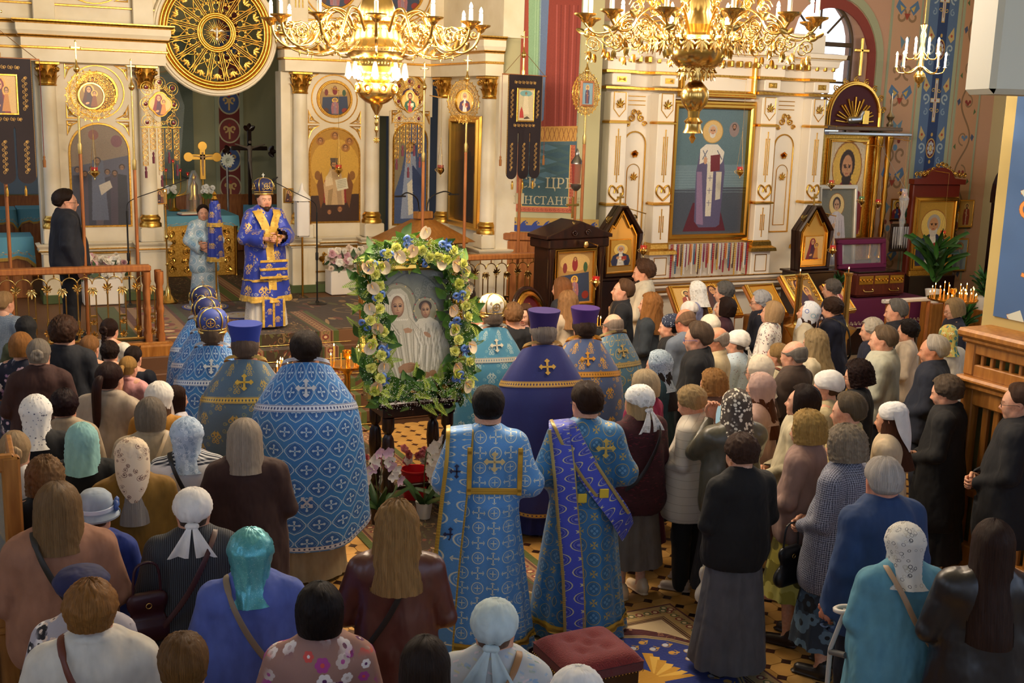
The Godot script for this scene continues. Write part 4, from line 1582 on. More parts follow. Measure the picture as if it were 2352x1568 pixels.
func picture(name_:String)->StandardMaterial3D:
	if texs.has(name_):
		return texs[name_]
	var p:Pen
	var rough:=.45
	match name_:
		"christ_throned":
			p=Pen.new(256,512,"b98a2c")
			p.oval(.5,.4,.5,.3,"d0a23c")
			for c:Array in [[.5,.07],[.2,.13],[.8,.13],[.72,.2]]:
				p.oval(c[0],c[1],.09,.045,"a8702c")
				face(p,c[0],c[1],.05,.5,"c08a50","6a4420")
			p.shape([0,.72,1,.7,1,1,0,1],"3a2214")
			p.shape([.12,.6,.22,.46,.3,.72,.2,.86],"7a4a18")
			p.shape([.88,.6,.78,.46,.7,.72,.8,.86],"7a4a18")
			p.oval(.14,.5,.06,.05,"8a5a20"); p.oval(.86,.5,.06,.05,"8a5a20")
			p.shape([.28,.55,.72,.55,.74,.8,.26,.8],"8a2418")
			p.shape([.4,.42,.6,.42,.68,.6,.7,.82,.3,.82,.26,.6],"c9a878")
			p.shape([.42,.44,.3,.52,.3,.62,.46,.6],"e0c89a")
			p.shape([.36,.66,.46,.64,.42,.82,.34,.82],"a88a5c")
			p.shape([.53,.66,.62,.64,.66,.82,.56,.82],"b0926a")
			p.shape([.5,.55,.74,.52,.78,.64,.55,.67],"d8d0b0")
			for k in 5:p.line([.55,.565+k*.018,.73,.545+k*.018],.008,"8a8468")
			face(p,.48,.385,.07,.5,"b88858","3a2818","4a3020")
			p.shape([.4,.31,.56,.31,.55,.36,.41,.36],"5a4a3a")
			face(p,.38,.9,.05,.5,"b07848","5a3018"); face(p,.6,.87,.06,.5,"b07848","5a3018")
		"council":
			p=Pen.new(256,512,"585a6a")
			p.shape([0,0,1,0,1,.3,0,.42],"8a7a68")
			p.oval(.4,.1,.09,.05,"8a5a50"); p.oval(.8,.16,.1,.06,"7a5058")
			for k in 7:
				var x:=.1+k*.13
				p.shape([x-.08,.5+.03*sin(k*2.0),x+.08,.5,x+.1,1.0,x-.1,1.0],["3c3e4c","4a4450","343846","55505a","3a3a48","484250","30343e"][k])
				face(p,x,.45+.04*sin(k*1.7),.05,.5,"8a6a50","3a2a24","4a3a30" if k%2 else "")
			p.shape([.36,.35,.55,.35,.62,.95,.32,.95],"5c6478")
			p.shape([.46,.6,.66,.55,.7,.62,.5,.7],"b8b0a0")
			face(p,.45,.36,.06,.5,"907058","3a3030","5a4a40")
		"angel":
			p=Pen.new(256,640,"8a9270")
			p.shape([.55,0,1,0,1,1,.7,1,.82,.5],"4c5c48")
			p.shape([0,0,.3,0,.2,.4,0,.5],"b0a878")
			p.oval(.42,.16,.3,.115,"a8a47c"); p.ring(.42,.16,.3,.115,.012,"c08848")
			p.shape([.2,.3,.68,.28,.85,.5,.72,1,.22,1,.12,.6],"8f9c92")
			p.shape([.3,.55,.4,.5,.42,1,.3,1],"a8b0a0"); p.shape([.55,.55,.62,.5,.7,1,.58,1],"74847c")
			p.shape([.2,.45,.5,.36,.7,.44,.5,.52],"bcb490")
			p.oval(.45,.42,.12,.03,"c8a070",false,-.3)
			face(p,.42,.16,.13,.4,"c0985c","7a4c28")
			p.shape([.3,.1,.55,.09,.58,.13,.3,.14],"c8b478")
		"dark_saint":
			p=Pen.new(128,512,"2c1a0c")
			p.shape([0,.1,1,0,1,.3,0,.4],"4a2c12")
			p.shape([.35,.3,.65,.28,.8,.95,.2,.95],"1c120c")
			face(p,.5,.24,.1,.25,"7a5028","20140c","2a1a10")
		"blue_angel":
			p=Pen.new(128,384,"4a5c84")
			p.shape([0,.0,.5,.0,.2,.5,0,.7],"8a8068")
			p.shape([.35,.3,.65,.3,.8,.95,.2,.95],"93a0b8")
			p.shape([.55,.4,.9,.55,.75,.9,.6,.9],"34466e")
			p.shape([.4,.6,.56,.55,.6,.9,.45,.92],"d8d4c0")
			face(p,.5,.24,.13,.33,"b08c60","6a4a28")
		"nicholas":
			p=Pen.new(512,820,"5a747e")
			p.shape([0,.62,1,.6,1,1,0,1],"4a5260")
			p.shape([0,.45,1,.44,1,.62,0,.64],"6c8490")
			for k in 9:p.line([0,.5+k*.02,1,.497+k*.021],.006,"7a929c")
			p.shape([.18,.98,.3,.75,.66,.75,.78,.98],"5a2a38")
			p.oval(.82,.16,.07,.06,"8a7a78"); face(p,.82,.14,.03,.62,"a88068","4a3828","4a3828")
			p.oval(.52,.18,.14,.09,"d0b070"); p.ring(.52,.18,.14,.09,.01,"a88848")
			p.shape([.36,.33,.44,.28,.6,.28,.68,.33,.72,.5,.69,.93,.64,.95,.4,.95,.33,.9,.32,.5],"5c5878")
			p.shape([.33,.5,.4,.5,.46,.93,.36,.92],"8a7494")
			p.shape([.36,.32,.44,.28,.6,.28,.7,.34,.68,.42,.56,.5,.44,.42,.36,.44],"d8d4c8")
			p.line([.4,.33,.46,.4],.012,"6a7080"); p.line([.46,.33,.4,.4],.012,"6a7080"); p.line([.6,.33,.67,.4],.012,"6a7080")
			p.shape([.47,.42,.56,.42,.56,.86,.48,.86],"cfcaba")
			p.shape([.6,.5,.68,.5,.68,.72,.61,.73],"c8c4b4")
			for k in 3:p.line([.49,.55+k*.1,.55,.55+k*.1],.008,"7a7888"); p.line([.52,.53+k*.1,.52,.575+k*.1],.008,"7a7888")
			p.shape([.51,.37,.64,.36,.65,.49,.52,.5],"6e2c34")
			p.oval(.44,.41,.025,.03,"c0987a")
			face(p,.52,.175,.06,.62,"c49a78","b8b0a0","d0ccc4")
			rough=.2
		"mother_big":
			p=Pen.new(640,900,"6f7468")
			for k in 40:
				p.curl(.06+.9*fposmod(k*.377,1.0),.03+.5*fposmod(k*.619,1.0),.05,.01,k*50.0,1.3,.006,["8a8d7e","5c6156"][k%2])
			p.ring(.5,.56,.5,.54,.02,"565c52",180,360)
			for q:Array in [[.3,.29,.245,.19],[.66,.35,.16,.118]]:
				p.oval(q[0],q[1],q[2],q[3],"8b8a72"); p.ring(q[0],q[1],q[2],q[3],.014,"5f6052"); p.ring(q[0],q[1],q[2]*.88,q[3]*.88,.006,"a8a184")
				for k in 12:p.oval(q[0]+cos(k*TAU/12)*q[2]*.94,q[1]+sin(k*TAU/12)*q[3]*.94,.01,.007,"9a4a44" if k%2 else "c8b070")
			p.shape([.13,.27,.17,.2,.24,.155,.35,.15,.43,.2,.47,.3,.5,.42,.6,.52,.95,.62,.98,1.0,.03,1.0,.04,.75,.1,.48],"b9b5a0")
			p.shape([.5,.47,.57,.42,.72,.41,.82,.45,.92,.6,.93,.8,.76,.88,.56,.86,.46,.7],"c4c0ac")
			for k in 26:
				var x:=.08+k*.034
				p.line([x,.5+.04*sin(k*2.1),x+.09-.008*k,.7+.02*cos(k),x+.2-.016*k,.99],.012,["8f8b78","d3cfbd","a5a18d"][k%3])
			for k in 12:
				p.line([.5+k*.033,.52+.03*sin(k),.56+k*.026,.66,.5+k*.036,.84],.01,["98947f","dcd8c8","aca893"][k%3])
			for k in 7:
				p.line([.14+k*.012,.28-k*.012,.12+k*.015,.44,.2+k*.02,.55],.008,["8f8b78","d3cfbd"][k%2]); p.line([.45-k*.008,.26-k*.008,.44,.4,.5+k*.012,.52],.008,["8f8b78","cfcbb8"][k%2])
			p.shape([.2,.22,.25,.195,.35,.195,.4,.22,.395,.26,.205,.26],"cbc7b4")
			for k in 8:p.line([.24+k*.024,.425,.252+k*.024,.415],.012,"ddd9c8")
			for q:Array in [[.3,.305,1.0],[.66,.348,.74]]:
				if q[2]<1.0:
					p.oval(q[0],q[1]-.035,.085,.05,"40301f")
				for k in 5:
					p.oval(q[0]+.006*k*q[2],q[1]-.003*k,(.084-.011*k)*q[2],(.094-.012*k)*q[2],["7d5c42","946f50","a8815f","b48d69","bc9670"][k])
				for s:float in [-1.0,1.0]:
					p.oval(q[0]+s*.033*q[2],q[1]-.004,.024*q[2],.011*q[2],"7a5840"); p.oval(q[0]+s*.033*q[2],q[1]-.003,.016*q[2],.006*q[2],"2c1e16")
					p.line([q[0]+s*.01,q[1]-.02*q[2],q[0]+s*.035*q[2],q[1]-.025*q[2],q[0]+s*.058*q[2],q[1]-.016*q[2]],.006,"4a3424")
				p.line([q[0]-.006,q[1]-.01,q[0]-.008,q[1]+.034*q[2],q[0]+.01,q[1]+.036*q[2]],.008,"80593e")
				p.line([q[0]-.02*q[2],q[1]+.054*q[2],q[0]+.02*q[2],q[1]+.054*q[2]],.01,"8a483c")
			p.shape([.27,.83,.34,.8,.44,.79,.56,.82,.52,.85,.42,.88,.28,.88],"9c7654")
			for k in 4:p.line([.4,.805+k*.016,.55-.02*k,.822+k*.012],.006,"7a573c")
			p.shape([.36,.5,.42,.49,.48,.51,.46,.535,.38,.535],"a8815e"); p.oval(.67,.56,.05,.02,"a8815e",false,.4)
			p.oval(.72,.9,.05,.03,"9c7654"); p.oval(.64,.91,.045,.026,"946e4e")
			rough=.35
		"mother_red":
			p=Pen.new(256,256,"d2ae70")
			mother(p,.42,.06,.94,"7c2430","4a2840","c08040")
		"mother_dark":
			p=Pen.new(256,256,"8a6c34")
			mother(p,.4,.06,.94,"4a2420","3a2830","7a4428")
		"christ":
			p=Pen.new(256,256,"caa55c")
			saint(p,{"halo":"e4c878","robe":"a84038","cloak":"2c5a44","beard":"5a3820","book":"e0d8b8","full":false},.5,.06,.94)
		"bishop_icon":
			p=Pen.new(256,256,"c8a860")
			saint(p,{"halo":"e0c070","robe":"d8d0c0","cloak":"4a3050","beard":"d8d0c8","hair":"a89888","book":"8a3028","full":false},.5,.06,.94)
		"gold_saint":
			p=Pen.new(256,384,"b98d34")
			saint(p,{"halo":"e6c468","robe":"e0dccc","cloak":"2c3350","beard":"cfc8bc","hair":"b0a89c","book":"a83c30","trim":"e8e0d0","full":false},.48,.2,.8)
		"red_saint":
			p=Pen.new(256,384,"cfa55a")
			saint(p,{"halo":"e4c884","robe":"b04838","cloak":"9c4030","beard":"3a2c24","hair":"30261e","trim":"e4dccc","full":true},.5,.1,.85)
		"white_saint":
			p=Pen.new(256,384,"77786a")
			saint(p,{"halo":"e2c98a","robe":"d4cfd2","cloak":"c8c2c8","hair":"4a3c34","full":true,"skin":"c8a080"},.5,.1,.9)
		"child_saint":
			p=Pen.new(128,192,"d9c9a8")
			saint(p,{"robe":"3c5a94","cloak":"8a3038","hair":"3a2a20","beard":"3a2a20","full":false},.5,.08,.92)
		"feast":
			p=Pen.new(256,320,"a9854a")
			p.shape([.1,.45,.9,.4,.95,.98,.06,.98],"33405a")
			p.oval(.5,.2,.42,.18,"c8a868")
			p.oval(.5,.24,.08,.13,"8a2c2c"); p.oval(.22,.3,.06,.1,"7a3430"); p.oval(.8,.3,.06,.1,"3c5a3c")
			face(p,.5,.14,.045,.8,"c09060","5a3820")
			saint(p,{"robe":"9a8090","cloak":"a86c74","hair":"6a4828","full":true},.5,.48,.48)
			p.oval(.82,.85,.1,.08,"8a3028"); p.oval(.2,.86,.1,.08,"5a3828")
		"resurrection":
			p=Pen.new(192,256,"d5c9a2")
			p.oval(.5,.12,.4,.1,"7eb0b0")
			p.shape([.38,.2,.62,.2,.72,.8,.3,.8],"e8dcb8")
			face(p,.5,.13,.06,.75,"caa070","6a4828")
			p.shape([.12,.72,.22,.55,.34,.72,.38,.92,.1,.92],"c0483c")
			p.shape([.4,.92,.6,.86,.8,.94,.4,.96],"5a4a38")
			p.speckle(.2,4)
		"sky_saint":
			p=Pen.new(128,160,"7fa3b4")
			saint(p,{"robe":"8a4a3c","cloak":"4c4a6a","halo":"e0c27a","hair":"5a3c28"},.5,.12,.84)
		"pale_virgin":
			p=Pen.new(128,224,"9fb6c8")
			saint(p,{"robe":"b8c4d4","cloak":"8aa0c0","halo":"c8a080","hair":"7a5a48"},.5,.12,.86)
		"constantine":
			p=Pen.new(512,1400,"97a087")
			p.shape([.02,0,.98,0,.98,1,.02,1],"8f9a80")
			p.shape([.24,0,1.0,0,.98,.86,.3,.9,.12,.86],"8a3a2e")
			p.shape([.02,0,.3,0,.42,.07,.3,.13,.1,.1],"6d7f95")
			p.shape([.06,.14,.26,.12,.3,.3,.38,.84,.16,.86],"86ac86")
			p.shape([.28,.12,.46,.12,.42,.84,.32,.86],"64789a")
			p.shape([.0,.1,.08,.14,.16,.86,.0,.88],"9c4634")
			for k in 6:p.line([.58+k*.07,.4,.62+k*.06,.86],.022,"7a3028" if k%2 else "a4524a")
			for k in 3:p.line([.22+k*.04,.2,.24+k*.045,.84],.008,"a8c8a4")
			p.shape([.5,0,.86,.04,.92,.34,.48,.3],"9b4a34")
			for j in 4:
				for i in 4:
					var x:=.54+i*.105+(.04 if j%2 else .0)
					var y:=.05+j*.075
					if x<.9:
						p.ring(x,y,.048,.0176,.014,"d8b078"); p.line([x-.025,y,x+.025,y],.012,"c8ccd0"); p.line([x,y-.009,x,y+.009],.012,"c8ccd0")
			p.line([.48,.3,.92,.34],.03,"dcb070"); p.line([.86,.04,.93,.34],.02,"dcb070")
			p.shape([.28,.19,.46,.19,.46,.25,.28,.25],"d6b06a"); p.oval(.37,.22,.03,.011,"b04030")
			p.oval(.4,.02,.08,.03,"c89a70")
			p.shape([.02,.87,1,.86,.98,.92,.02,.93],"c09048")
			for k in 14:p.line([k*.08,.87,k*.08-.06,.92],.01,"8a5a30"); p.line([k*.08-.06,.87,k*.08,.92],.01,"8a5a30")
			p.shape([0,.93,1,.92,1,1,0,1],"46606c")
			rough=.8
		"tablet":
			p=Pen.new(384,512,"3f5a60")
			for j in 6:
				for i in 3:
					var x:=i*.4+(.2 if j%2 else .0)-.1
					p.shape([x,j*.1+.05,x+.2,j*.1,x+.4,j*.1+.05,x+.2,j*.1+.1],"4f7080" if (i+j)%2 else "365462")
			p.rect(0,0,.09,1,"b9674a"); p.rect(.91,0,.09,1,"b9674a"); p.rect(0,.92,1,.08,"b9674a")
			for k in 20:p.curl(.045,k*.05,.03,.006,0,1,.009,"8a3c2c"); p.curl(.955,k*.05,.03,.006,0,1,.009,"8a3c2c")
			for k in 14:p.curl(k*.075,.96,.03,.006,0,1,.009,"8a3c2c")
			p.rect(.085,0,.012,.92,"d8b25c"); p.rect(.905,0,.012,.92,"d8b25c"); p.rect(.085,.915,.83,.01,"d8b25c")
			rough=.8
		"waves":
			p=Pen.new(512,128,"b4934e")
			p.rect(0,.55,1,.45,"33458a")
			for k in 4:
				var x:=k*.25
				p.shape([x-.1,.8,x,.55,x+.06,.3,x+.12,.2,x+.18,.3,x+.17,.5,x+.14,.42,x+.12,.5,x+.2,.8],"33458a",true)
				p.curl(x+.155,.4,.04,.01,180,1.0,.018,"b4934e",true)
			rough=.85
		"dome_scroll","vine","crosses","pillar","medallions":
			return ornament(name_)
	p.speckle(.16,12)
	p.soften(3 if p.w>200 else 2)
	p.speckle(.07,13)
	var m:=img_mat(p.tex(),rough)
	texs[name_]=m
	return m
# wall painting that repeats upwards
func ornament(name_:String)->StandardMaterial3D:
	if texs.has(name_):
		return texs[name_]
	var p:Pen
	match name_:
		"medallions":
			p=Pen.new(128,256,"7a3430")
			p.rect(0,0,.14,1,"a9b092"); p.rect(.86,0,.14,1,"a9b092")
			for j in 2:
				var y:=.25+.5*j
				p.oval(.5,y,.37,.21,"52679a" if j else "8a4440"); p.ring(.5,y,.37,.21,.05,"c8c09a")
				for s:float in [-1.0,1.0]:
					p.curl(.5+s*.14,y-.03,.12,.03,90,s*.9,.06,"d8b878")
				p.line([.5,y+.14,.5,y-.05],.06,"d8b878"); p.oval(.5,y-.1,.05,.026,"b04038")
		"crosses":
			p=Pen.new(384,768,"aab49a")
			p.shape([.1,0,.9,0,.9,1,.1,1],"5a76a0")
			p.rect(.36,0,.28,1,"2f4676")
			for s:float in [-1.0,1.0]:
				for j in 2:
					var y:=.25+j*.5
					p.curl(.5+s*.27,y,.11,.02,90,s*1.1,.035,"a8bcc8",true)
					p.shape([.5+s*.18,y-.12,.5+s*.33,y-.22,.5+s*.36,y-.1,.5+s*.27,y-.06],"c8b480",true)
					p.oval(.5+s*.28,y-.13,.03,.015,"b05840")
					p.curl(.5+s*.25,y+.14,.07,.02,-90,-s,.025,"8aa4c0",true)
			for y:float in [.27]:
				p.line([.5,.06,.5,.48],.09,"c8a860"); p.line([.39,y,.61,y],.09,"c8a860")
				p.line([.5,.07,.5,.47],.065,"cdd2d4"); p.line([.4,y,.6,y],.065,"cdd2d4")
				p.line([.5,.1,.5,.44],.018,"8a3c38"); p.oval(.5,y,.025,.0125,"b06040")
				for s:float in [-1.0,1.0]:
					p.curl(.5+s*.08,y-.1,.05,.012,0,s,.014,"d8b868"); p.curl(.5+s*.08,y+.1,.05,.012,180,-s,.014,"d8b868")
			p.oval(.5,.76,.13,.105,"c8a860"); p.oval(.5,.76,.11,.09,"6a3038")
			for k in 8:
				p.oval(.5+cos(k*TAU/8)*.068,.76+sin(k*TAU/8)*.055,.025,.02,"c4ccd4")
			p.oval(.5,.76,.04,.032,"d8c080")
			p.oval(.5,.62,.03,.02,"c8a860"); p.oval(.5,.9,.03,.02,"c8a860")
		"vine":
			p=Pen.new(256,512,"c39a7c")
			p.rect(0,0,.08,1,"a2ae98"); p.rect(.93,0,.07,1,"a2ae98")
			for k in 40:
				var y:=k/40.0
				p.line([.5+.22*sin(y*TAU),y,.5+.22*sin((y+.025)*TAU),y+.025],.06,"8a7058",true)
			for j in 2:
				var y:=.25+.5*j
				var s:=1.0 if j==0 else -1.0
				p.curl(.5-s*.02,y,.22,.05,90.0*s,.8,.045,"927860",true)
				for k in 3:p.oval(.46+.07*k,y+(.02 if k==1 else -.01),.05,.025,"8a3a38" if j else "6a84a8")
				p.shape([.5+s*.3,y-.06,.5+s*.4,y-.02,.5+s*.34,y+.05,.5+s*.26,y],"4c5a80",true)
				p.shape([.5-s*.3,y+.08,.5-s*.38,y+.13,.5-s*.28,y+.17],"56704c",true)
		"dome_scroll":
			p=Pen.new(256,512,"c8a284")
			p.rect(0,0,.06,1,"9faa92"); p.rect(.94,0,.06,1,"9faa92")
			for s:float in [-1.0,1.0]:
				p.curl(.5+s*.2,.2,.2,.04,90,s*.9,.06,"94785c",true)
				p.curl(.5+s*.2,.55,.2,.06,-90,-s*.8,.06,"94785c",true)
				p.shape([.5+s*.05,.45,.5+s*.3,.36,.5+s*.38,.45,.5+s*.2,.54],"5c7ea6")
				p.shape([.5+s*.1,.46,.5+s*.25,.42,.5+s*.2,.5],"d0b060")
				p.oval(.5+s*.1,.04,.05,.03,"8a4438"); p.shape([.5,.85,.5+s*.16,.78,.5+s*.1,.94],"7090a4")
			p.shape([.4,.52,.6,.52,.5,.6],"a04838"); p.oval(.5,.12,.07,.04,"6a90b0")
		"pillar":
			p=Pen.new(512,1536,"3c5a86")
			var org:="d0853c"
			for k in 3:
				var y:=.17+k*.33
				var s:=1.0 if k%2==0 else -1.0
				for q:Array in [[.045,"7a4a2c"],[.034,org]]:
					p.curl(.62,y,.34,.1,60.0,1.15,q[0],q[1])
					p.curl(.2,y+.1,.13,.04,-120,1.0,q[0]*.8,q[1])
					p.curl(.3,y-.1,.16,.04,120,-1.0,q[0]*.8,q[1])
				for g:Array in [[.62,.0],[.56,.018],[.68,.02],[.33,.1],[.36,.12]]:
					p.oval(g[0],y+g[1],.05,.0165,"c8c4b0"); p.oval(g[0],y+g[1],.024,.008,"8a3c34")
				p.shape([.6,y-.09,.72,y-.115,.7,y-.085,.82,y-.08,.7,y-.065,.74,y-.04,.64,y-.06],"b8bcae")
				p.shape([.12,y+.06,.24,y+.04,.3,y+.08,.2,y+.09],"b8bcae")
	var m:=img_mat(p.tex(),.85)
	texs[name_]=m
	return m
# ---------------------------------------------------------------- the building
const S:=.9
const ZI:=-16.3
var GOLD:StandardMaterial3D
var GILT:StandardMaterial3D
var BRASS:StandardMaterial3D
var CREAM:StandardMaterial3D
var WOOD:StandardMaterial3D
var OAK:StandardMaterial3D
var DARKWOOD:StandardMaterial3D
var PLAN:=Transform3D(Basis(V(1,0,0),V(0,0,-1),V(0,1,0)),Vector3.ZERO)
func grain(c0:String,c1:String,sx:float,sy:float,rough:float,sd:int)->StandardMaterial3D:
	var m:=StandardMaterial3D.new()
	m.albedo_texture=noise_tex(.012,sd,5,Color.html(c0),Color.html(c1))
	m.uv1_triplanar=true
	m.uv1_scale=V(sx,sy,sx)
	m.roughness=rough
	return m
func setup_mats()->void:
	GOLD=mat("e2b050",.24,1.0)
	GILT=StandardMaterial3D.new()
	GILT.albedo_texture=noise_tex(.05,31,4,Color.html("b98632"),Color.html("ecc064"))
	GILT.uv1_triplanar=true
	GILT.uv1_scale=V(2,2,2)
	GILT.metallic=1.0
	GILT.roughness=.34
	BRASS=mat("e8c272",.2,1.0)
	CREAM=StandardMaterial3D.new()
	CREAM.albedo_texture=noise_tex(.01,12,5,Color.html("dccfae"),Color.html("efe6cd"))
	CREAM.uv1_triplanar=true
	CREAM.uv1_scale=V(.6,.6,.6)
	CREAM.roughness=.5
	WOOD=grain("8a4f24","b8763c",6.0,.8,.4,41)
	OAK=grain("86521e","b47a38",5.0,.7,.35,43)
	DARKWOOD=grain("1c0f0b","34190f",5.0,.8,.25,44)
func plan_path(a:Array)->PackedVector2Array:
	var p:=PackedVector2Array()
	for i in range(0,a.size(),2):
		p.push_back(Vector2(a[i],-a[i+1]))
	return p
func mould(path:Array,prof:Array,closed:=false,y:=.0)->ArrayMesh:
	var b:=MB.new()
	b.sweep(plan_path(path),pv(prof),closed,Transform3D(Basis(),V(0,y,0))*PLAN)
	return b.done()
func arch_path(x0:float,y0:float,x1:float,y1:float,n:=16)->PackedVector2Array:
	var r:=(x1-x0)*.5
	var p:=pv([x0,y0,x1,y0])
	p.append_array(arc2((x0+x1)*.5,y1-r,r,r,0,180,n))
	return p
func rect_path(x0:float,y0:float,x1:float,y1:float)->PackedVector2Array:
	return pv([x0,y0,x1,y0,x1,y1,x0,y1])
func circle_path(cx:float,cy:float,r:float,n:=32)->PackedVector2Array:
	var p:=PackedVector2Array()
	for i in n:
		p.push_back(Vector2(cx+cos(TAU*i/n)*r,cy+sin(TAU*i/n)*r))
	return p
const FRAME:=[.0,.0,.0,.025,.006,.032,.016,.032,.02,.022,.028,.022,.034,.012,.034,.0]
func frame(path:PackedVector2Array,s:=1.0)->ArrayMesh:
	var b:=MB.new()
	var pr:=pv(FRAME)
	for i in pr.size():
		pr[i]*=s
	b.sweep(path,pr,true)
	return b.done()
# a flat painted board in its own outline, picture mapped to the outline's box
func board(path:PackedVector2Array,depth:=.012)->ArrayMesh:
	var b:=MB.new()
	var mn:=path[0]
	var mx:=path[0]
	for q in path:
		mn=mn.min(q)
		mx=mx.max(q)
	b.extrude(path,depth)
	for i in b.v.size():
		b.uv[i]=Vector2((b.v[i].x-mn.x)/(mx.x-mn.x),1.0-(b.v[i].y-mn.y)/(mx.y-mn.y))
	return b.done()
func torus(r:float,t:float,seg:=40,ring:=8,xf:=Transform3D())->ArrayMesh:
	var b:=MB.new()
	var p:=PackedVector3Array()
	for i in seg:
		p.push_back(xf*V(cos(TAU*i/seg)*r,sin(TAU*i/seg)*r,0))
	b.tube(p,t,ring,true)
	return b.done()
func leaf(b:MB,xf:Transform3D,h:float,w:float,bend:float)->void:
	var rows:=[]
	for r in 7:
		var t:=r/6.0
		var ww:=w*(.65+.5*sin(t*PI))*(1.0-.55*t*t)
		var row:=PackedVector3Array()
		for c in 5:
			var u:=c/2.0-1.0
			var o:=bend*pow(t,2.2)
			row.push_back(xf*V(u*ww*.5,h*t-(.35*bend*pow(t,6.0)),o+.12*w*(1.0-absf(u))+.03*w*cos(t*18.0)*absf(u)))
		rows.push_back(row)
	b.grid(rows)
func scroll(b:MB,c:Vector3,r:float,a0:float,turns:float,t:float,basis:=Basis())->void:
	var p:=PackedVector3Array()
	for q:Vector3 in spiral(Vector2.ZERO,r,r*.18,a0,turns,14):
		p.push_back(c+basis*q)
	b.tube(p,t,5)
func capital_mesh(r:float,h:float)->ArrayMesh:
	var key:="cap%f"%r
	if not cache.has(key):
		var b:=MB.new()
		b.lathe(pv([r*1.08,0,r*1.14,h*.03,r*1.08,h*.07,r*.98,h*.1,r*1.0,h*.5,r*1.2,h*.86]),20)
		for k in 8:
			leaf(b,Transform3D(Basis(Vector3.UP,TAU*k/8),V(sin(TAU*k/8),0,cos(TAU*k/8))*r*.98+V(0,h*.1,0)),h*.42,r*.85,r*.55)
			leaf(b,Transform3D(Basis(Vector3.UP,TAU*(k+.5)/8),V(sin(TAU*(k+.5)/8),0,cos(TAU*(k+.5)/8))*r+V(0,h*.3,0)),h*.5,r*.8,r*.62)
		for k in 4:
			var a:=TAU*(k+.5)/4
			var o:=V(sin(a),0,cos(a))
			for s:float in [-1.0,1.0]:
				scroll(b,o*r*1.5+V(0,h*.7,0)+V(cos(a),0,-sin(a))*s*r*.14,r*.42,90,1.5,r*.1,Basis(o,Vector3.UP,-V(cos(a),0,-sin(a))))
		b.box(V(0,h*.93,0),V(r*2.9,h*.12,r*2.9),r*.06)
		cache[key]=b.done()
	return cache[key]
func column(parent:Node3D,x:float,z:float,y0:float,y1:float,r:float)->void:
	var ch:=.3
	var h:=y1-y0-ch
	var c:=part(parent,"column",lat([r*1.02,.16,r,.3,r*.99,h*.4,r*.9,h,r*.98,h+.012],24),CREAM,tf(x,y0,z))
	part(c,"base",lat([r*1.4,.0,r*1.4,.045,r*1.22,.06,r*1.2,.08,r*1.28,.1,r*1.3,.115,r*1.2,.135,r*1.05,.15,r*1.02,.165],24,1.2),GILT)
	part(c,"capital",capital_mesh(r*.95,ch),GILT,tf(0,h,0))
func round_tablet(parent:Node3D,x:float,y:float,z:float,r:float,pic:String)->void:
	var i:=part(parent,"round_icon",board(circle_path(0,0,r),.02),picture(pic),tf(x,y,z))
	part(i,"frame",frame(circle_path(0,0,r),1.2),GILT)
	part(i,"gold_ring",frame(circle_path(0,0,r*1.46),.5),GILT)
# triangular gilt corner with a little scroll
func spandrel(parent:Node3D,x:float,y:float,sx:float,sy:float,z:float,w:=.15,h:=.17)->void:
	var p:=PackedVector2Array([Vector2(x,y),Vector2(x+sx*w,y)])
	for k in 5:
		var t:=(k+1)/6.0
		p.push_back(Vector2(x+sx*w*(1.0-t)*(1.0-.3*sin(t*PI)),y+sy*h*t*(1.0-.3*sin(t*PI))))
	p.push_back(Vector2(x,y+sy*h))
	if Geometry2D.is_polygon_clockwise(p):
		p.reverse()
	var b:=MB.new()
	b.sweep(p,pv([-.008,0,-.008,.012,.004,.014,.008,.0]),true)
	scroll(b,V(x+sx*w*.3,y+sy*h*.28,.008),.03,0,1.2*sx,.006)
	leaf(b,Transform3D(Basis(Vector3.BACK,(PI/2 if sy<0 else .0)*sx),V(x+sx*w*.3,y+sy*h*.28,.008)),.05,.03,.01)
	part(parent,"corner_ornament",b.done(),GILT,tf(0,0,z))
func knot(parent:Node3D,x:float,y:float,z:float,w:float)->void:
	var b:=MB.new()
	for s:float in [-1.0,1.0]:
		b.tube(curve([V(-.5*w,s*.09,0),V(-.3*w,s*.02,.01),V(-.12*w,-s*.07,.02),V(0,0,.02+.01*s),V(.12*w,s*.07,.02),V(.3*w,-s*.02,.01),V(.5*w,-s*.09,0)],4),.014,6)
		leaf(b,Transform3D(Basis(Vector3.BACK,s*1.2),V(-s*.42*w,-.02,.005)),.12,.08,.03)
		scroll(b,V(s*.47*w,.07,.01),.035,0,s,.01)
		scroll(b,V(s*.47*w,-.07,.01),.035,0,-s,.01)
	part(parent,"gilt_knot",b.done(),GILT,tf(x,y,z))
const ENTAB:=[[4.0,[.0,.0,.02,.0,.02,.15],0],[4.15,[.02,.0,.045,.012,.045,.028,.03,.035],1],[4.185,[.03,.0,.03,.1],0],[4.285,[.03,0,.06,.012,.075,.03,.06,.04],1],[4.325,[.06,.0,.085,.05,.085,.13],0],[4.455,[.085,.0,.115,.014,.13,.035,.13,.05,.0,.06],1]]
func entablature(parent:Node3D,path:Array)->void:
	for k in 2:
		var b:=MB.new()
		for e:Array in ENTAB:
			if e[2]==k:
				b.sweep(plan_path(path),pv(e[1]),false,Transform3D(Basis(),V(0,e[0],0))*PLAN)
		part(parent,"cornice" if k==0 else "gilt_moulding",b.done(),CREAM if k==0 else GILT)
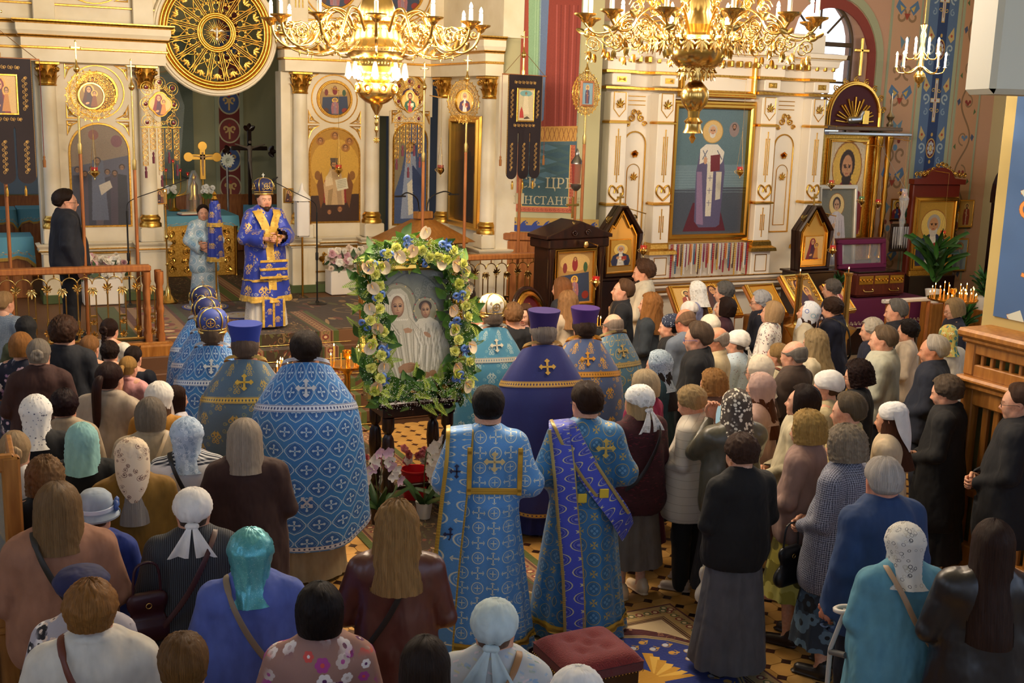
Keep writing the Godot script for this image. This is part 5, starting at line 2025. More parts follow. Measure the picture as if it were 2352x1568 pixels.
func bay(label:String,x0:float,x1:float,pic:String,medal:String,cols:=[true,true])->Node3D:
	var cx:=(x0+x1)*.5
	var o:=thing("icon_screen_bay",label,"iconostasis",V(0,S,ZI))
	o.position=Vector3.ZERO
	part(o,"wall_panel",bx(V(cx,(S+4.02)*.5,ZI-.15),V(x1-x0+.3,4.02-S,.3),.005),CREAM)
	for k in 2:
		var x:float=[x0,x1][k]
		if cols[k]:
			part(o,"pedestal",bx(V(x,(S+1.6)*.5,ZI+.08),V(.34,1.6-S,.34),.01),CREAM)
			part(o,"pedestal_cap",bx(V(x,1.78,ZI+.08),V(.3,.2,.32),.012),CREAM)
			column(o,x,ZI+.1,1.88,4.0,.105)
	part(o,"plinth",bx(V(cx,S+.06,ZI+.02),V(x1-x0+.4,.12,.5),.01),mat("4a5a30",.5))
	part(o,"base_moulding",mould([x0-.19,ZI,x0-.19,ZI+.27,x0+.19,ZI+.27,x0+.19,ZI+.06,x1-.19,ZI+.06,x1-.19,ZI+.27,x1+.19,ZI+.27,x1+.19,ZI],[0,0,.0,.02,.03,.035,.03,.05,.015,.06,.05,.1,.055,.12,.0,.13],false,1.56),CREAM)
	part(o,"gilt_line",mould([x0-.19,ZI,x0-.19,ZI+.27,x0+.19,ZI+.27,x0+.19,ZI+.06,x1-.19,ZI+.06,x1-.19,ZI+.27,x1+.19,ZI+.27,x1+.19,ZI],[.0,0,.035,.006,.035,.02,.0,.026],false,1.585),GILT)
	part(o,"lower_frame",frame(rect_path(cx-.32,1.18,cx+.32,1.52),.7),GILT,tf(0,0,ZI+.004))
	knot(o,cx,1.36,ZI+.02,.36)
	var ap:=arch_path(cx-.36,1.9,cx+.36,3.22)
	var ic:=part(o,"icon_painting",board(ap,.015),picture(pic),tf(0,0,ZI))
	part(ic,"gilt_frame",frame(ap,.8),GILT)
	for sx:float in [-1.0,1.0]:
		spandrel(o,cx-sx*.385,3.26,sx,-1,ZI+.002)
		spandrel(o,cx-sx*.385,3.3,sx,1,ZI+.002)
		spandrel(o,cx-sx*.385,3.98,sx,-1,ZI+.002)
	round_tablet(o,cx,3.64,ZI,.225,medal)
	return o
func wheel()->void:
	var o:=thing("gilded_wheel","large round gilded openwork wheel with a dove above the royal doors","ornament",V(3.38,4.47,ZI+.05))
	var R:=.74
	var b:=MB.new()
	for q:Array in [[R,.022],[R-.045,.026],[R-.085,.016]]:
		b.add(torus(q[0],q[1],56,8))
	part(o,"outer_ring",b.done(),GILT)
	b=MB.new()
	for q:Array in [[.25,.018],[.222,.022],[.195,.012]]:
		b.add(torus(q[0],q[1],40,8))
	part(o,"inner_ring",b.done(),GILT)
	part(o,"back_ring",frame(circle_path(0,0,R+.02,48),2.4),CREAM,tf(0,0,-.06))
	var spoke:=MB.new()
	for s:float in [-.022,.0,.022]:
		spoke.tube(PackedVector3Array([V(s,.25,0),V(s*1.4,R-.09,0)]),.009 if s!=.0 else .006,6)
	var spm:=spoke.done()
	var sc:=MB.new()
	for s:float in [-1.0,1.0]:
		sc.tube(curve([V(s*.012,.29,0),V(s*.045,.34,0),V(s*.02,.4,0),V(s*.01,.43,0),V(s*.075,.5,0),V(s*.095,.57,0),V(s*.06,.61,0),V(s*.035,.58,0),V(s*.055,.56,0)],4),.0085,5)
		leaf(sc,Transform3D(Basis(Vector3.BACK,-s*.6),V(s*.012,.55,0)),.08,.04,.015)
		leaf(sc,Transform3D(Basis(Vector3.BACK,-s*.9),V(s*.01,.38,0)),.05,.03,.012)
	leaf(sc,Transform3D(Basis(),V(0,.54,0)),.09,.035,.012)
	var scm:=sc.done()
	for k in 16:
		part(o,"spoke",spm,GILT,tf(0,0,0,0,0,k*22.5+11.25))
		part(o,"scrollwork",scm,GILT,tf(0,0,0,0,0,k*22.5))
	b=MB.new()
	for k in 32:
		var a:=TAU*k/32
		var d:=V(sin(a),cos(a),0)
		b.tube(PackedVector3Array([d*.06,d*(.17 if k%2 else .145)]),PackedFloat32Array([.007,.003]),5)
	part(o,"rays",b.done(),GOLD)
	part(o,"sun",lat([.0,.02,.05,.014,.066,.0],20),GOLD,tf(0,0,.0,0,90))
	part(o,"dove",sdf([
		[V(0,.03,.03),V(0,-.05,.03),.018,.012],[V(0,.05,.035),V(0,.055,.04),.012,.01],[V(0,-.05,.03),V(0,-.085,.025),.01,.022,V(1,1,.4)],
		[V(-.01,.01,.03),V(-.06,.03,.03),.012,.014,V(1,1,.5)],[V(-.06,.03,.03),V(-.1,.015,.03),.014,.006,V(1,1,.5)],
		[V(.01,.01,.03),V(.06,.03,.03),.012,.014,V(1,1,.5)],[V(.06,.03,.03),V(.1,.015,.03),.014,.006,V(1,1,.5)]],.006,.01,V(-.13,-.13,-.02),V(.13,.09,.08)),mat("d9cdb8",.35,.4))
func icon_screen()->void:
	bay("cream and gilt screen bay with a dark arched icon left of the royal doors",1.22,2.43,"council","mother_dark")
	bay("cream and gilt screen bay with the enthroned figure icon right of the royal doors",4.51,5.57,"christ_throned","feast")
	var o:=thing("icon_screen_entablature","cream entablature with gilt mouldings running over the icon screen columns","cornice")
	part(o,"frieze_core",bx(V(.7,4.25,ZI-.12),V(3.9,.5,.34)),CREAM)
	part(o,"frieze_core",bx(V(5.5,4.25,ZI-.12),V(2.1,.5,.34)),CREAM)
	entablature(o,[-1.2,ZI+.06,.95,ZI+.06,.95,ZI+.24,2.65,ZI+.24,2.65,ZI-.1])
	entablature(o,[4.28,ZI-.1,4.28,ZI+.24,5.78,ZI+.24,5.78,ZI+.06,6.5,ZI+.06,6.5,-14.3,6.74,-14.3])
	part(o,"frieze_core",bx(V(6.66,4.25,-15.42),V(.3,.5,1.9)),CREAM)
	# upper tier
	var u:=thing("icon_screen_upper_tier","cream upper tier of the icon screen with gilt rings and ribs","iconostasis")
	for r:Array in [[-1.2,2.62],[4.3,6.9]]:
		part(u,"attic_wall",bx(V((r[0]+r[1])*.5,5.5,ZI-.17),V(r[1]-r[0],2.0,.3)),CREAM)
		part(u,"gilt_line",mould([r[0],ZI,r[1],ZI],[0,0,.03,.006,.03,.02,0,.03],false,4.7),GILT)
	part(u,"attic_wall",bx(V(6.86,7.2,-15.4),V(.3,5.4,2.3)),CREAM)
	part(u,"attic_wall",bx(V(3.45,5.95,ZI-.17),V(1.8,1.1,.3)),CREAM)
	for x:float in [1.22,2.43,4.51,5.57]:
		part(u,"pier",bx(V(x,5.1,ZI+.04),V(.26,1.2,.1),.008),CREAM)
		var b:=MB.new()
		for k in 3:
			b.tube(PackedVector3Array([V(x-.05+k*.05,4.86,ZI+.095),V(x-.05+k*.05,5.6,ZI+.095)]),.009,6)
		part(u,"gilt_rib",b.done(),GILT)
	for x:float in [1.83,5.04,6.05]:
		round_tablet(u,x,5.2,ZI,.3,"mother_dark" if x<2.0 else "feast")
		for s:float in [-1.0,1.0]:
			spandrel(u,x-s*.42,4.8,s,1,ZI+.002)
	wheel()
	# south door of the screen, standing open, and the wing that turns towards the nave
	var d:=thing("deacon_door","open screen door leaf painted with a pale blue angel","door",V(6.5,S,ZI-.02),4.0)
	var ap:=arch_path(-.56,.95,-.04,2.42)
	part(d,"leaf",bx(V(-.3,1.3,-.03),V(.66,2.6,.05),.008),CREAM)
	var pt:=part(d,"icon_painting",board(ap),picture("blue_angel"))
	part(pt,"gilt_frame",frame(ap,.8),GILT)
	round_tablet(d,-.3,2.9,-.02,.2,"bishop_icon")
	for s:float in [-1.0,1.0]:
		spandrel(d,-.3-s*.3,2.6,s,-1,.0)
	var w:=thing("icon_screen_wing","side wing of the icon screen with gold capitals and a tall dark icon","iconostasis")
	part(w,"wall_panel",bx(V(6.85,(S+4.02)*.5,-15.3),V(.3,4.02-S,2.0),.005),CREAM)
	part(w,"lintel_wall",bx(V(6.1,3.72,ZI-.12),V(.9,.6,.2)),CREAM)
	for z:float in [-16.1,-14.5]:
		part(w,"pedestal",bx(V(6.66,(S+1.6)*.5,z),V(.34,1.6-S,.34),.01),CREAM)
		part(w,"pedestal_cap",bx(V(6.66,1.78,z),V(.3,.2,.3),.012),CREAM)
		column(w,6.66,z,1.88,4.0,.11)
	var fx:=Transform3D(Basis(V(0,0,1),V(0,1,0),V(-1,0,0)),V(6.68,0,-15.25))
	var fp:=rect_path(-.45,1.98,.42,3.36)
	var ip:=part(w,"icon_painting",board(fp),picture("dark_saint"),fx)
	part(ip,"gilt_frame",frame(fp,3.2),GOLD)
	part(w,"base_moulding",mould([6.7,ZI+.2,6.48,ZI+.2,6.48,-14.3,6.95,-14.3],[0,0,.0,.02,.03,.035,.03,.05,.015,.06,.05,.1,.055,.12,.0,.13],false,1.56),CREAM)
	part(w,"plinth",bx(V(6.75,S+.06,-15.3),V(.6,.12,2.0),.01),mat("4a5a30",.5))
	# jambs of the royal doors with two small icons
	for q:Array in [[2.6,"left"],[4.33,"right"]]:
		var i:=thing("small_icon","small gilt icon hung on the %s jamb of the royal doors"%q[1],"icon",V(q[0]+(-.02 if q[0]<3 else .02),2.28,ZI+.06))
		part(i,"panel",board(rect_path(-.07,-.09,.07,.09),.02),picture("mother_dark"))
		part(i,"frame",frame(rect_path(-.07,-.09,.07,.09),.4),GOLD)
	for x:float in [2.55,4.32]:
		struct("trim_1" if x<3 else "trim_2",bx(V(x,(S+4.0)*.5,ZI-.1),V(.14,4.0-S,.3),.006),CREAM)
func building()->void:
	# floor slab; tiles are laid on it further down
	struct("floor",bx(V(3.5,-.11,-5),V(26,.2,32)),mat("9a8468",.8))
	var plat:=struct("floor_platform",bx(V(2.0,S*.5,-17.4),V(10.2,S,8.2),.01),mat("6d4a2c",.6))
	# steps before the royal doors, each its own piece
	for k in 6:
		part(plat,"step",bx(V(3.9,(S-.15*(k+1))*.5,-13.3+.1+k*.21),V(4.2,S-.15*(k+1),.22),.012),mat("5c3c24",.6))
	# back of the altar
	struct("wall_east",bx(V(2.0,5.0,-21.2),V(12,10,.4)),mat("a8a884",.9))
	var y0:=S
	# painted wall strips (flat wall painting on boards of plaster)
	for q:Array in [["angel",3.45,2.2,.95,2.5,-20.98],["medallions",4.55,1.9,.5,3.4,-20.97],["medallions",6.9,1.9,.55,3.4,-20.97]]:
		var f:=struct("wall_painting",board(rect_path(-q[3]*.5,0,q[3]*.5,q[4]),.02),picture(q[0]) if q[0]=="angel" else tiled(ornament(q[0]),q[4]/(q[3]*2.0)),tf(q[1],q[2],q[5]))
	# piers, aisle wall, outer walls and vault
	struct("wall_pier",bx(V(.62,4.5,-.35),V(1.4,9,.7)),mat("b3ae86",.9),tf(6.8,0,-14.4,-25.6))
	struct("wall_south_aisle_1",bx(V(9.5,5.0,-15.2),V(3.6,10,.4)),mat("c4a488",.9))
	struct("wall_left",wall_with_windows(18.0,10.0,[[-6.0,2.6,1.8,5.2],[.0,2.6,1.8,5.2],[6.0,2.6,1.8,5.2]]),mat("b9b08c",.9),tf(-6.2,0,-4,90))
	struct("wall_right",wall_with_windows(18.0,10.0,[[-5.0,2.6,1.8,5.2],[1.0,2.6,1.8,5.2],[6.0,2.6,1.8,5.2]]),mat("b9b08c",.9),tf(16.6,0,-6.2,-90))
	struct("wall_back",wall_with_windows(24.0,10.0,[[-8.5,2.4,2.2,6.0],[-4.5,2.4,2.2,6.0],[.0,2.4,2.2,6.0],[4.5,2.4,2.2,6.0],[8.5,2.4,2.2,6.0]]),mat("b9b08c",.9),tf(4.5,0,5.0,180))
	struct("ceiling",bx(V(4.5,10.1,-8),V(26,.2,30)),mat("c9c3a8",.9))
	struct("wall_north_aisle",bx(V(-4.6,5.0,-14.0),V(3.4,10,.4)),mat("b9b08c",.9))
	struct("wall_altar_left",wall_with_windows(7.4,10.0,[[-2.0,2.6,1.8,4.5],[1.6,2.6,1.8,4.5]]),mat("b9a888",.9),tf(-3.0,0,-17.6,90))
	struct("wall_altar_right",bx(V(7.7,5.0,-18.2),V(.4,10,6.0)),mat("6d7888",.9))
	aisle_window()
func tiled(m:StandardMaterial3D,n:float)->StandardMaterial3D:
	var k:StandardMaterial3D=m.duplicate()
	k.uv1_scale=V(1,n,1)
	return k
# a thick wall in its own xy plane (front to +z), arched openings [centre, sill, width, height]
func wall_with_windows(w:float,h:float,wins:Array)->ArrayMesh:
	var b:=MB.new()
	var x:=-w*.5
	for o:Array in wins:
		var xa:float=o[0]-o[2]*.5
		var xb:float=o[0]+o[2]*.5
		b.box(V((x+xa)*.5,h*.5,-.25),V(xa-x,h,.5))
		b.box(V(o[0],o[1]*.5,-.25),V(o[2],o[1],.5))
		var top:float=o[1]+o[3]
		var r:float=o[2]*.5
		var p:=PackedVector2Array([Vector2(xa,h),Vector2(xa,top-r)])
		var ar:=arc2(o[0],top-r,r,r,180,0,14)
		ar.remove_at(0)
		p.append_array(ar)
		p.push_back(Vector2(xb,h))
		b.extrude(p,.5,tf(0,0,-.5))
		x=xb
	b.box(V((x+w*.5)*.5,h*.5,-.25),V(w*.5-x,h,.5))
	return b.done()
func aisle_window()->void:
	# the far aisle wall with its arched window; opening 12.1 .. 13.45, from 2.4 up to 5.4
	var m:=wall_with_windows(5.4,10.0,[[-1.15,2.2,1.5,3.3]])
	struct("wall_south_aisle_2",m,mat("c8a088",.9),tf(14.0,0,-15.0))
	var f:=struct("window_1",frame(arch_path(-.66,2.25,.66,5.4,20),1.8),mat("5a4a38",.6),tf(12.85,0,-15.3))
	for y:float in [4.55,4.75]:
		part(f,"transom",bx(V(0,y,.03),V(1.32,.07,.07),.01),mat("5a4a38",.6))
	for x:float in [-.22,.22]:
		part(f,"mullion",bx(V(x,3.4,.03),V(.05,2.3,.06),.008),mat("5a4a38",.6))
	for y:float in [2.9,3.6,4.15]:
		part(f,"glazing_bar",bx(V(0,y,.03),V(1.32,.035,.045),.006),mat("5a4a38",.6))
	for k in 3:
		var a:=PI*(k+1)/4.0
		part(f,"glazing_bar",tub(PackedVector3Array([V(cos(a)*.22,4.78+sin(a)*.2,.03),V(cos(a)*.66,4.78+sin(a)*.62,.03)]),.018,6),mat("5a4a38",.6))
	for x:float in [-.44,.0,.44]:
		part(f,"pane",bx(V(x,3.4,.02),V(.42,2.3,.006)),glass("e8f0ff",.08))
	part(f,"pane",bx(V(0,5.08,.02),V(1.2,.6,.006)),glass("e8f0ff",.08))
	# painted reveal bands beside the window and the ornament strips of the wall
	var bands:=[[13.72,.16,"8a4038"],[13.9,.14,"a8ae90"]]
	for q:Array in bands:
		var b:=MB.new()
		b.box(V(q[0],3.2,-14.99),V(q[1],2.6,.03))
		var r0:float=q[0]-12.85-q[1]*.5
		var ring:=PackedVector2Array()
		ring.append_array(arc2(12.85,4.5,r0,r0,0,120,14))
		var o2:=arc2(12.85,4.5,r0+q[1],r0+q[1],120,0,14)
		ring.append_array(o2)
		b.extrude(ring,.03,tf(0,0,-15.005))
		struct("wall_painting",b.done(),mat(q[2],.85))
	for q:Array in [["dome_scroll",14.4,.68,1.36],["crosses",15.2,.82,1.64],["vine",15.95,.6,1.2]]:
		struct("wall_painting",board(rect_path(-q[2]*.5,.8,q[2]*.5,6.0),.02),tiled(ornament(q[0]),5.2/q[3]),tf(q[1],0,-15.0))
# ---------------------------------------------------------------- floor tiles and carpets
const TILE:=.17
func floor_tiles()->void:
	var fl:Node3D=get_node("floor")
	var g:=.5-.012
	var q:=.25
	var oc:=PackedVector2Array()
	for p:Array in [[g,-q],[g,q],[q,g],[-q,g],[-g,q],[-g,-q],[-q,-g],[q,-g]]:
		oc.push_back(Vector2(p[0],p[1])*TILE)
	var sq:=PackedVector2Array()
	for p:Array in [[1,0],[0,1],[-1,0],[0,-1]]:
		sq.push_back(Vector2(p[0],p[1])*TILE*.235)
	var flat:=Transform3D(Basis(V(1,0,0),V(0,0,-1),V(0,1,0)),V(0,-.01,0))
	var mo:=MB.new()
	mo.extrude(oc,.011,flat,.0012)
	var ms:=MB.new()
	ms.extrude(sq,.011,flat,.001)
	var meshes:=[mo.done(),ms.done()]
	var mo_mats:=[]
	for h:String in ["c79a55","cf9f58","bd8f4c","d2a661"]:
		var m:=StandardMaterial3D.new()
		m.albedo_color=Color.html(h)
		m.albedo_texture=noise_tex(.01,51,4,Color(.84,.82,.78),Color.WHITE)
		m.uv1_triplanar=true
		m.uv1_world_triplanar=true
		m.uv1_scale=V(1.4,1.4,1.4)
		m.roughness=.32
		mo_mats.push_back(m)
	var ms_mats:=[mat("3a2018",.32),mat("432419",.32),mat("301a14",.32)]
	var spots:=[Vector2(2.6,-8.4),Vector2(2.3,-7.8),Vector2(4.3,-8.2),Vector2(4.3,-9.3),Vector2(4.9,-7.3),Vector2(5.2,-6.6),Vector2(5.3,-5.6),Vector2(4.9,-5.4),Vector2(2.2,-8.9)]
	var kinds:=[[],[]]
	for i in range(-24,38):
		for j in range(-18,36):
			for k in 2:
				var p:=Vector2(2.839+TILE*(i+.5*(1-k)),-9.04+TILE*(j+.5*(1-k)))
				var d:=99.0
				for s:Vector2 in spots:
					d=minf(d,p.distance_to(s))
				kinds[k].push_back([d,p,posmod(i*7+j*13+(i*j)%5,12)])
	for k in 2:
		kinds[k].sort_custom(func(a:Array,b:Array)->bool:return a[0]<b[0])
		var rest:=[]
		for n in kinds[k].size():
			var e:Array=kinds[k][n]
			if n<290:
				part(fl,"tile" if k==0 else "inset_tile",meshes[k],mo_mats[e[2]%4] if k==0 else ms_mats[e[2]%3],tf(e[1].x,0,e[1].y))
			else:
				rest.push_back(e)
		var mm:=MultiMesh.new()
		mm.transform_format=MultiMesh.TRANSFORM_3D
		mm.mesh=meshes[k]
		mm.instance_count=rest.size()
		for n in rest.size():
			mm.set_instance_transform(n,tf(rest[n][1].x,0,rest[n][1].y))
		var o:=MultiMeshInstance3D.new()
		o.name="tiles" if k==0 else "inset_tiles"
		o.multimesh=mm
		o.material_override=mo_mats[0] if k==0 else ms_mats[0]
		o.set_meta("kind","stuff")
		fl.add_child(o,true)
func carpet_mat(name_:String)->StandardMaterial3D:
	if texs.has(name_):
		return texs[name_]
	var p:Pen
	var r:=RandomNumberGenerator.new()
	r.seed=77
	match name_:
		"runner":
			p=Pen.new(512,1024,"3d2d1c")
			for k in 300:
				var x:=r.randf_range(.24,.76)
				var y:=r.randf()
				p.oval(x,y,r.randf_range(.008,.026),r.randf_range(.004,.01),["8a6a44","6a3a28","4a4a26","9a7c54","5a2a20","56522c"][k%6],true,r.randf()*3.0)
			for k in 26:
				p.curl(r.randf_range(.26,.74),k/26.0,.05,.012,r.randf()*360,1.1,.008,"7a6038",true)
			for s:float in [.0,1.0]:
				var f:=func(a:float,b:float,c:String)->void:p.rect(a if s==.0 else 1.0-b,0,b-a,1,c)
				f.call(.0,.055,"4a5420"); f.call(.055,.22,"8d6c48"); f.call(.065,.085,"5a3022"); f.call(.19,.2,"5a3022"); f.call(.2,.22,"3a4420")
				for k in 22:
					var y:=(k+.5)/22.0
					var x:=.138 if s==.0 else .862
					p.oval(x,y,.035,.014,"74342a",true); p.oval(x,y,.018,.007,"c8a878",true)
					p.curl(x,y+.022,.03,.008,0,1.0,.007,"5c5c30",true)
		"rug":
			p=Pen.new(1024,1024,"4c1618")
			for k in 260:
				p.curl(r.randf(),r.randf(),r.randf_range(.01,.03),.005,r.randf()*360,1.2,.003,["8a5a44","7a2a2a","96704c","6a3a3a"][k%4])
			for k in 200:
				p.oval(r.randf(),r.randf(),.007,.007,["a47c5c","7c3a34","5a5a3c"][k%3])
			var rim:=func(a:float,b:float,c:String)->void:
				p.rect(a,a,1-2*a,b-a,c); p.rect(a,1-b,1-2*a,b-a,c); p.rect(a,a,b-a,1-2*a,c); p.rect(1-b,a,b-a,1-2*a,c)
			rim.call(.0,.11,"a98c58"); rim.call(.0,.012,"5a2420"); rim.call(.095,.12,"3c2418"); rim.call(.1,.104,"b08a50"); rim.call(.112,.115,"b08a50")
			for k in 26:
				for q in 4:
					var t:=.03+k*.0375
					var x:float=[t,t,.052,.948][q]
					var y:float=[.052,.948,t,t][q]
					p.oval(x,y,.016,.016,"7c3028" if k%2 else "5c6038"); p.oval(x,y,.009,.009,"d8c090")
					p.oval(x+.015,y+.012,.006,.006,"6a5030")
			for q:Array in [[.12,.12,1,1],[.88,.12,-1,1],[.12,.88,1,-1],[.88,.88,-1,-1]]:
				p.shape([q[0],q[1],q[0]+q[2]*.2,q[1],q[0]+q[2]*.12,q[1]+q[3]*.05,q[0]+q[2]*.05,q[1]+q[3]*.12,q[0],q[1]+q[3]*.2],"c8b28c")
		"eagle":
			p=Pen.new(1024,1024,"20307c")
			p.ring(.5,.5,.485,.485,.03,"a88e58"); p.ring(.5,.5,.485,.485,.006,"2a2a3a"); p.ring(.5,.5,.465,.465,.006,"4a4a5a")
			for k in 40:
				var a:=TAU*k/40
				var rr:=.41 if k%2 else .34
				var c:=Vector2(.5+cos(a)*rr,.5+sin(a)*rr)
				p.curl(c.x,c.y,.035,.01,rad_to_deg(a),1.0,.006,"b08a3c")
				p.oval(c.x,c.y,.02,.016,"b9bcc8" if k%3 else "c8963c",false,a)
				p.oval(c.x+cos(a+1)*.03,c.y+sin(a+1)*.03,.016,.008,"c09440",false,a+.6)
			for s:float in [-1.0,1.0]:
				for k in 7:
					p.shape([.5+s*.03,.5,.5+s*(.12+.018*k),.24+k*.05,.5+s*(.17+.012*k),.27+k*.05,.5+s*.04,.56],["c8922c","e0b24c"][k%2])
			p.oval(.5,.52,.06,.13,"c8922c"); p.oval(.5,.35,.035,.05,"e0b860")
		"round_blue":
			p=Pen.new(256,256,"3c4a9c")
			p.oval(.5,.5,.4,.4,"b9b4ac"); p.ring(.5,.5,.44,.44,.03,"c8b070")
			for k in 10:p.oval(.5+cos(k)*.2,.5+sin(k*1.3)*.25,.06,.03,["8a5a4a","6a7a5a","c0a050"][k%3],false,k)
		"velvet":
			p=Pen.new(256,256,"6a0c14")
			p.speckle(.3,8)
	var m:=img_mat(p.tex(),.95)
	m.heightmap_enabled=true
	m.heightmap_texture=noise_tex(.2,66,2)
	m.heightmap_scale=.3
	m.rim_enabled=true
	m.rim=.2
	texs[name_]=m
	return m
# a strip of carpet over a side view polyline (z, y), between x0 and x1
func strip(x0:float,x1:float,prof:Array,vlen:float)->ArrayMesh:
	var b:=MB.new()
	var acc:=.0
	var pts:=[]
	for i in range(0,prof.size(),2):
		pts.push_back(Vector2(prof[i],prof[i+1]))
	for i in pts.size()-1:
		var a:Vector2=pts[i]
		var c:Vector2=pts[i+1]
		var l:=a.distance_to(c)
		var s:=b.v.size()
		b.quad(V(x0,c.y,c.x),V(x0,a.y,a.x),V(x1,a.y,a.x),V(x1,c.y,c.x))
		b.uv[s]=Vector2(0,(acc+l)/vlen); b.uv[s+1]=Vector2(0,acc/vlen); b.uv[s+2]=Vector2(1,acc/vlen); b.uv[s+3]=Vector2(1,(acc+l)/vlen)
		acc+=l
	return b.done()
func carpets()->void:
	var o:=thing("carpet_runner","long brown and green flowered runner in the aisle with a green edge","carpet",V(3.53,.0,-8.5))
	part(o,"pile",strip(-.59,.59,[-3.35,.008,1.72,.008],1.17*2),carpet_mat("runner"))
	o=thing("step_carpet","flowered carpet laid down the steps before the icon screen","carpet",V(3.53,0,0))
	var pr:=[-14.6,S+.008,-13.2,S+.008]
	for k in 6:
		var z:=-13.2+k*.21
		pr.append_array([z+.004,S-.15*(k+1)+.008,z+.21,S-.15*(k+1)+.008])
	part(o,"pile",strip(-.6,.6,pr,1.2*2),carpet_mat("runner"))
	for k in 6:
		part(o,"stair_rod",tub(PackedVector3Array([V(-.75,S-.15*(k+1)+.02,-13.19+k*.21),V(.75,S-.15*(k+1)+.02,-13.19+k*.21)]),.008,6),BRASS)
	o=thing("platform_carpet","olive flowered carpet spread across the platform under the bishop","carpet",V(3.5,S,-14.2))
	part(o,"pile",strip(-1.9,2.6,[-1.4,.006,.9,.006],9.0),carpet_mat("runner"))
	o=thing("altar_carpet","pale green patterned carpet leading through the royal doors","carpet",V(3.45,S,-17.0))
	part(o,"pile",strip(-.8,1.0,[-1.6,.01,1.4,.01],3.0),print_mat(carpet_mat("runner").albedo_texture,.8,"ffffff"))
	var m:StandardMaterial3D=carpet_mat("runner").duplicate()
	m.albedo_color=Color(1.0,1.0,1.0)
	o=thing("patterned_rug","dark red rug with a gold flowered border beside the velvet stool","rug",V(3.75,.0,-5.8))
	var b:=MB.new()
	b.box(V(0,.012,0),V(1.8,.012,1.8),.004)
	for i in b.v.size():
		b.uv[i]=Vector2(b.v[i].x/1.8+.5,b.v[i].z/1.8+.5)
	part(o,"pile",b.done(),carpet_mat("rug"))
	o=thing("eagle_rug","round blue rug with a gold eagle and white flowers","rug",V(3.86,.019,-5.75))
	part(o,"pile",disc(.62,.012),carpet_mat("eagle"))
	for q:Array in [[2.95,-15.25,.3,"pale round blue-edged rug under the altar boy"],[3.25,-14.5,.25,"small round blue rug behind the bishop's feet"]]:
		o=thing("round_rug",q[3],"rug",V(q[0],S+.008,q[1]))
		part(o,"pile",disc(q[2],.01),carpet_mat("round_blue"))
func disc(r:float,h:float)->ArrayMesh:
	var b:=MB.new()
	b.extrude(circle_path(0,0,r,48),h,Transform3D(Basis(V(1,0,0),V(0,0,-1),V(0,1,0)),Vector3.ZERO))
	for i in b.v.size():
		b.uv[i]=Vector2(b.v[i].x/r*.5+.5,b.v[i].z/r*.5+.5)
	return b.done()
# ---------------------------------------------------------------- altar rails
func palmette(h:float)->ArrayMesh:
	var key:="palm%f"%h
	if not cache.has(key):
		var b:=MB.new()
		for k in 5:
			var a:=(k-2)*.55
			leaf(b,Transform3D(Basis(Vector3.BACK,-a),V(0,0,0)),h*(1.0-.12*absf(k-2)),h*.32,h*.12)
		for s:float in [-1.0,1.0]:
			scroll(b,V(s*h*.3,-h*.08,0),h*.2,90,s*1.2,h*.055)
		b.lathe(pv([0,-h*.25,h*.1,-h*.2,h*.14,-h*.05,h*.05,h*.05]),10)
		cache[key]=b.done()
	return cache[key]
func rail(label:String,x0:float,x1:float,z:float,y0:float,y1:float,lean:=.0)->Node3D:
	var o:=thing("altar_rail",label,"railing",V(x0,y0,z),lean)
	var L:=x1-x0
	var H:=y1-y0
	part(o,"handrail",bx(V(L*.5,H-.035,0),V(L,.07,.13),.012),WOOD)
	part(o,"bottom_bar",bx(V(L*.5,.03,0),V(L,.025,.05),.005),BRASS)
	var n:=int(round(L/.155))
	var st:=L/n
	var arc:=MB.new()
	var ap:=PackedVector3Array()
	for i in 13:
		var a:=PI*i/12.0
		ap.push_back(V(-cos(a)*st*.5,sin(a)*st*.5,0))
	arc.tube(ap,.007,6)
	arc.tube(PackedVector3Array([V(0,st*.5,0),V(0,st*.5+.05,0)]),.007,6)
	arc.lathe(pv([0,-.012,.011,0,0,.012]),8,tf(0,st*.5+.02,0))
	var arcm:=arc.done()
	var ya:=H-.07-.05-st*.5
	for k in n:
		part(o,"arch",arcm,BRASS,tf((k+.5)*st,ya,0))
	for k in n+1:
		var x:=k*st
		part(o,"palmette",palmette(.085),BRASS,tf(x,ya-.055,.01,0,0,180 if k%2 else 0))
		if k%2==0:
			part(o,"baluster",lat([.008,.04,.02,.05,.012,.09,.024,.14,.014,.19,.02,.24,.009,.27,.009,ya-.12,.014,ya-.1,.008,ya-.06],8),BRASS,tf(x,0,0))
			part(o,"palmette",palmette(.08),BRASS,tf(x,.12,.012))
		else:
			for s:float in [-.035,.035]:
				part(o,"rod",tub(PackedVector3Array([V(0,.13,0),V(0,ya-.05,0)]),.008,6),BRASS,tf(x+s,0,0))
			part(o,"palmette",palmette(.06),BRASS,tf(x,.22,.01))
			part(o,"crossbar",bx(V(x,.3,0),V(.08,.03,.012),.004),BRASS)
			part(o,"palmette",palmette(.07),BRASS,tf(x,.075,.01))
	return o
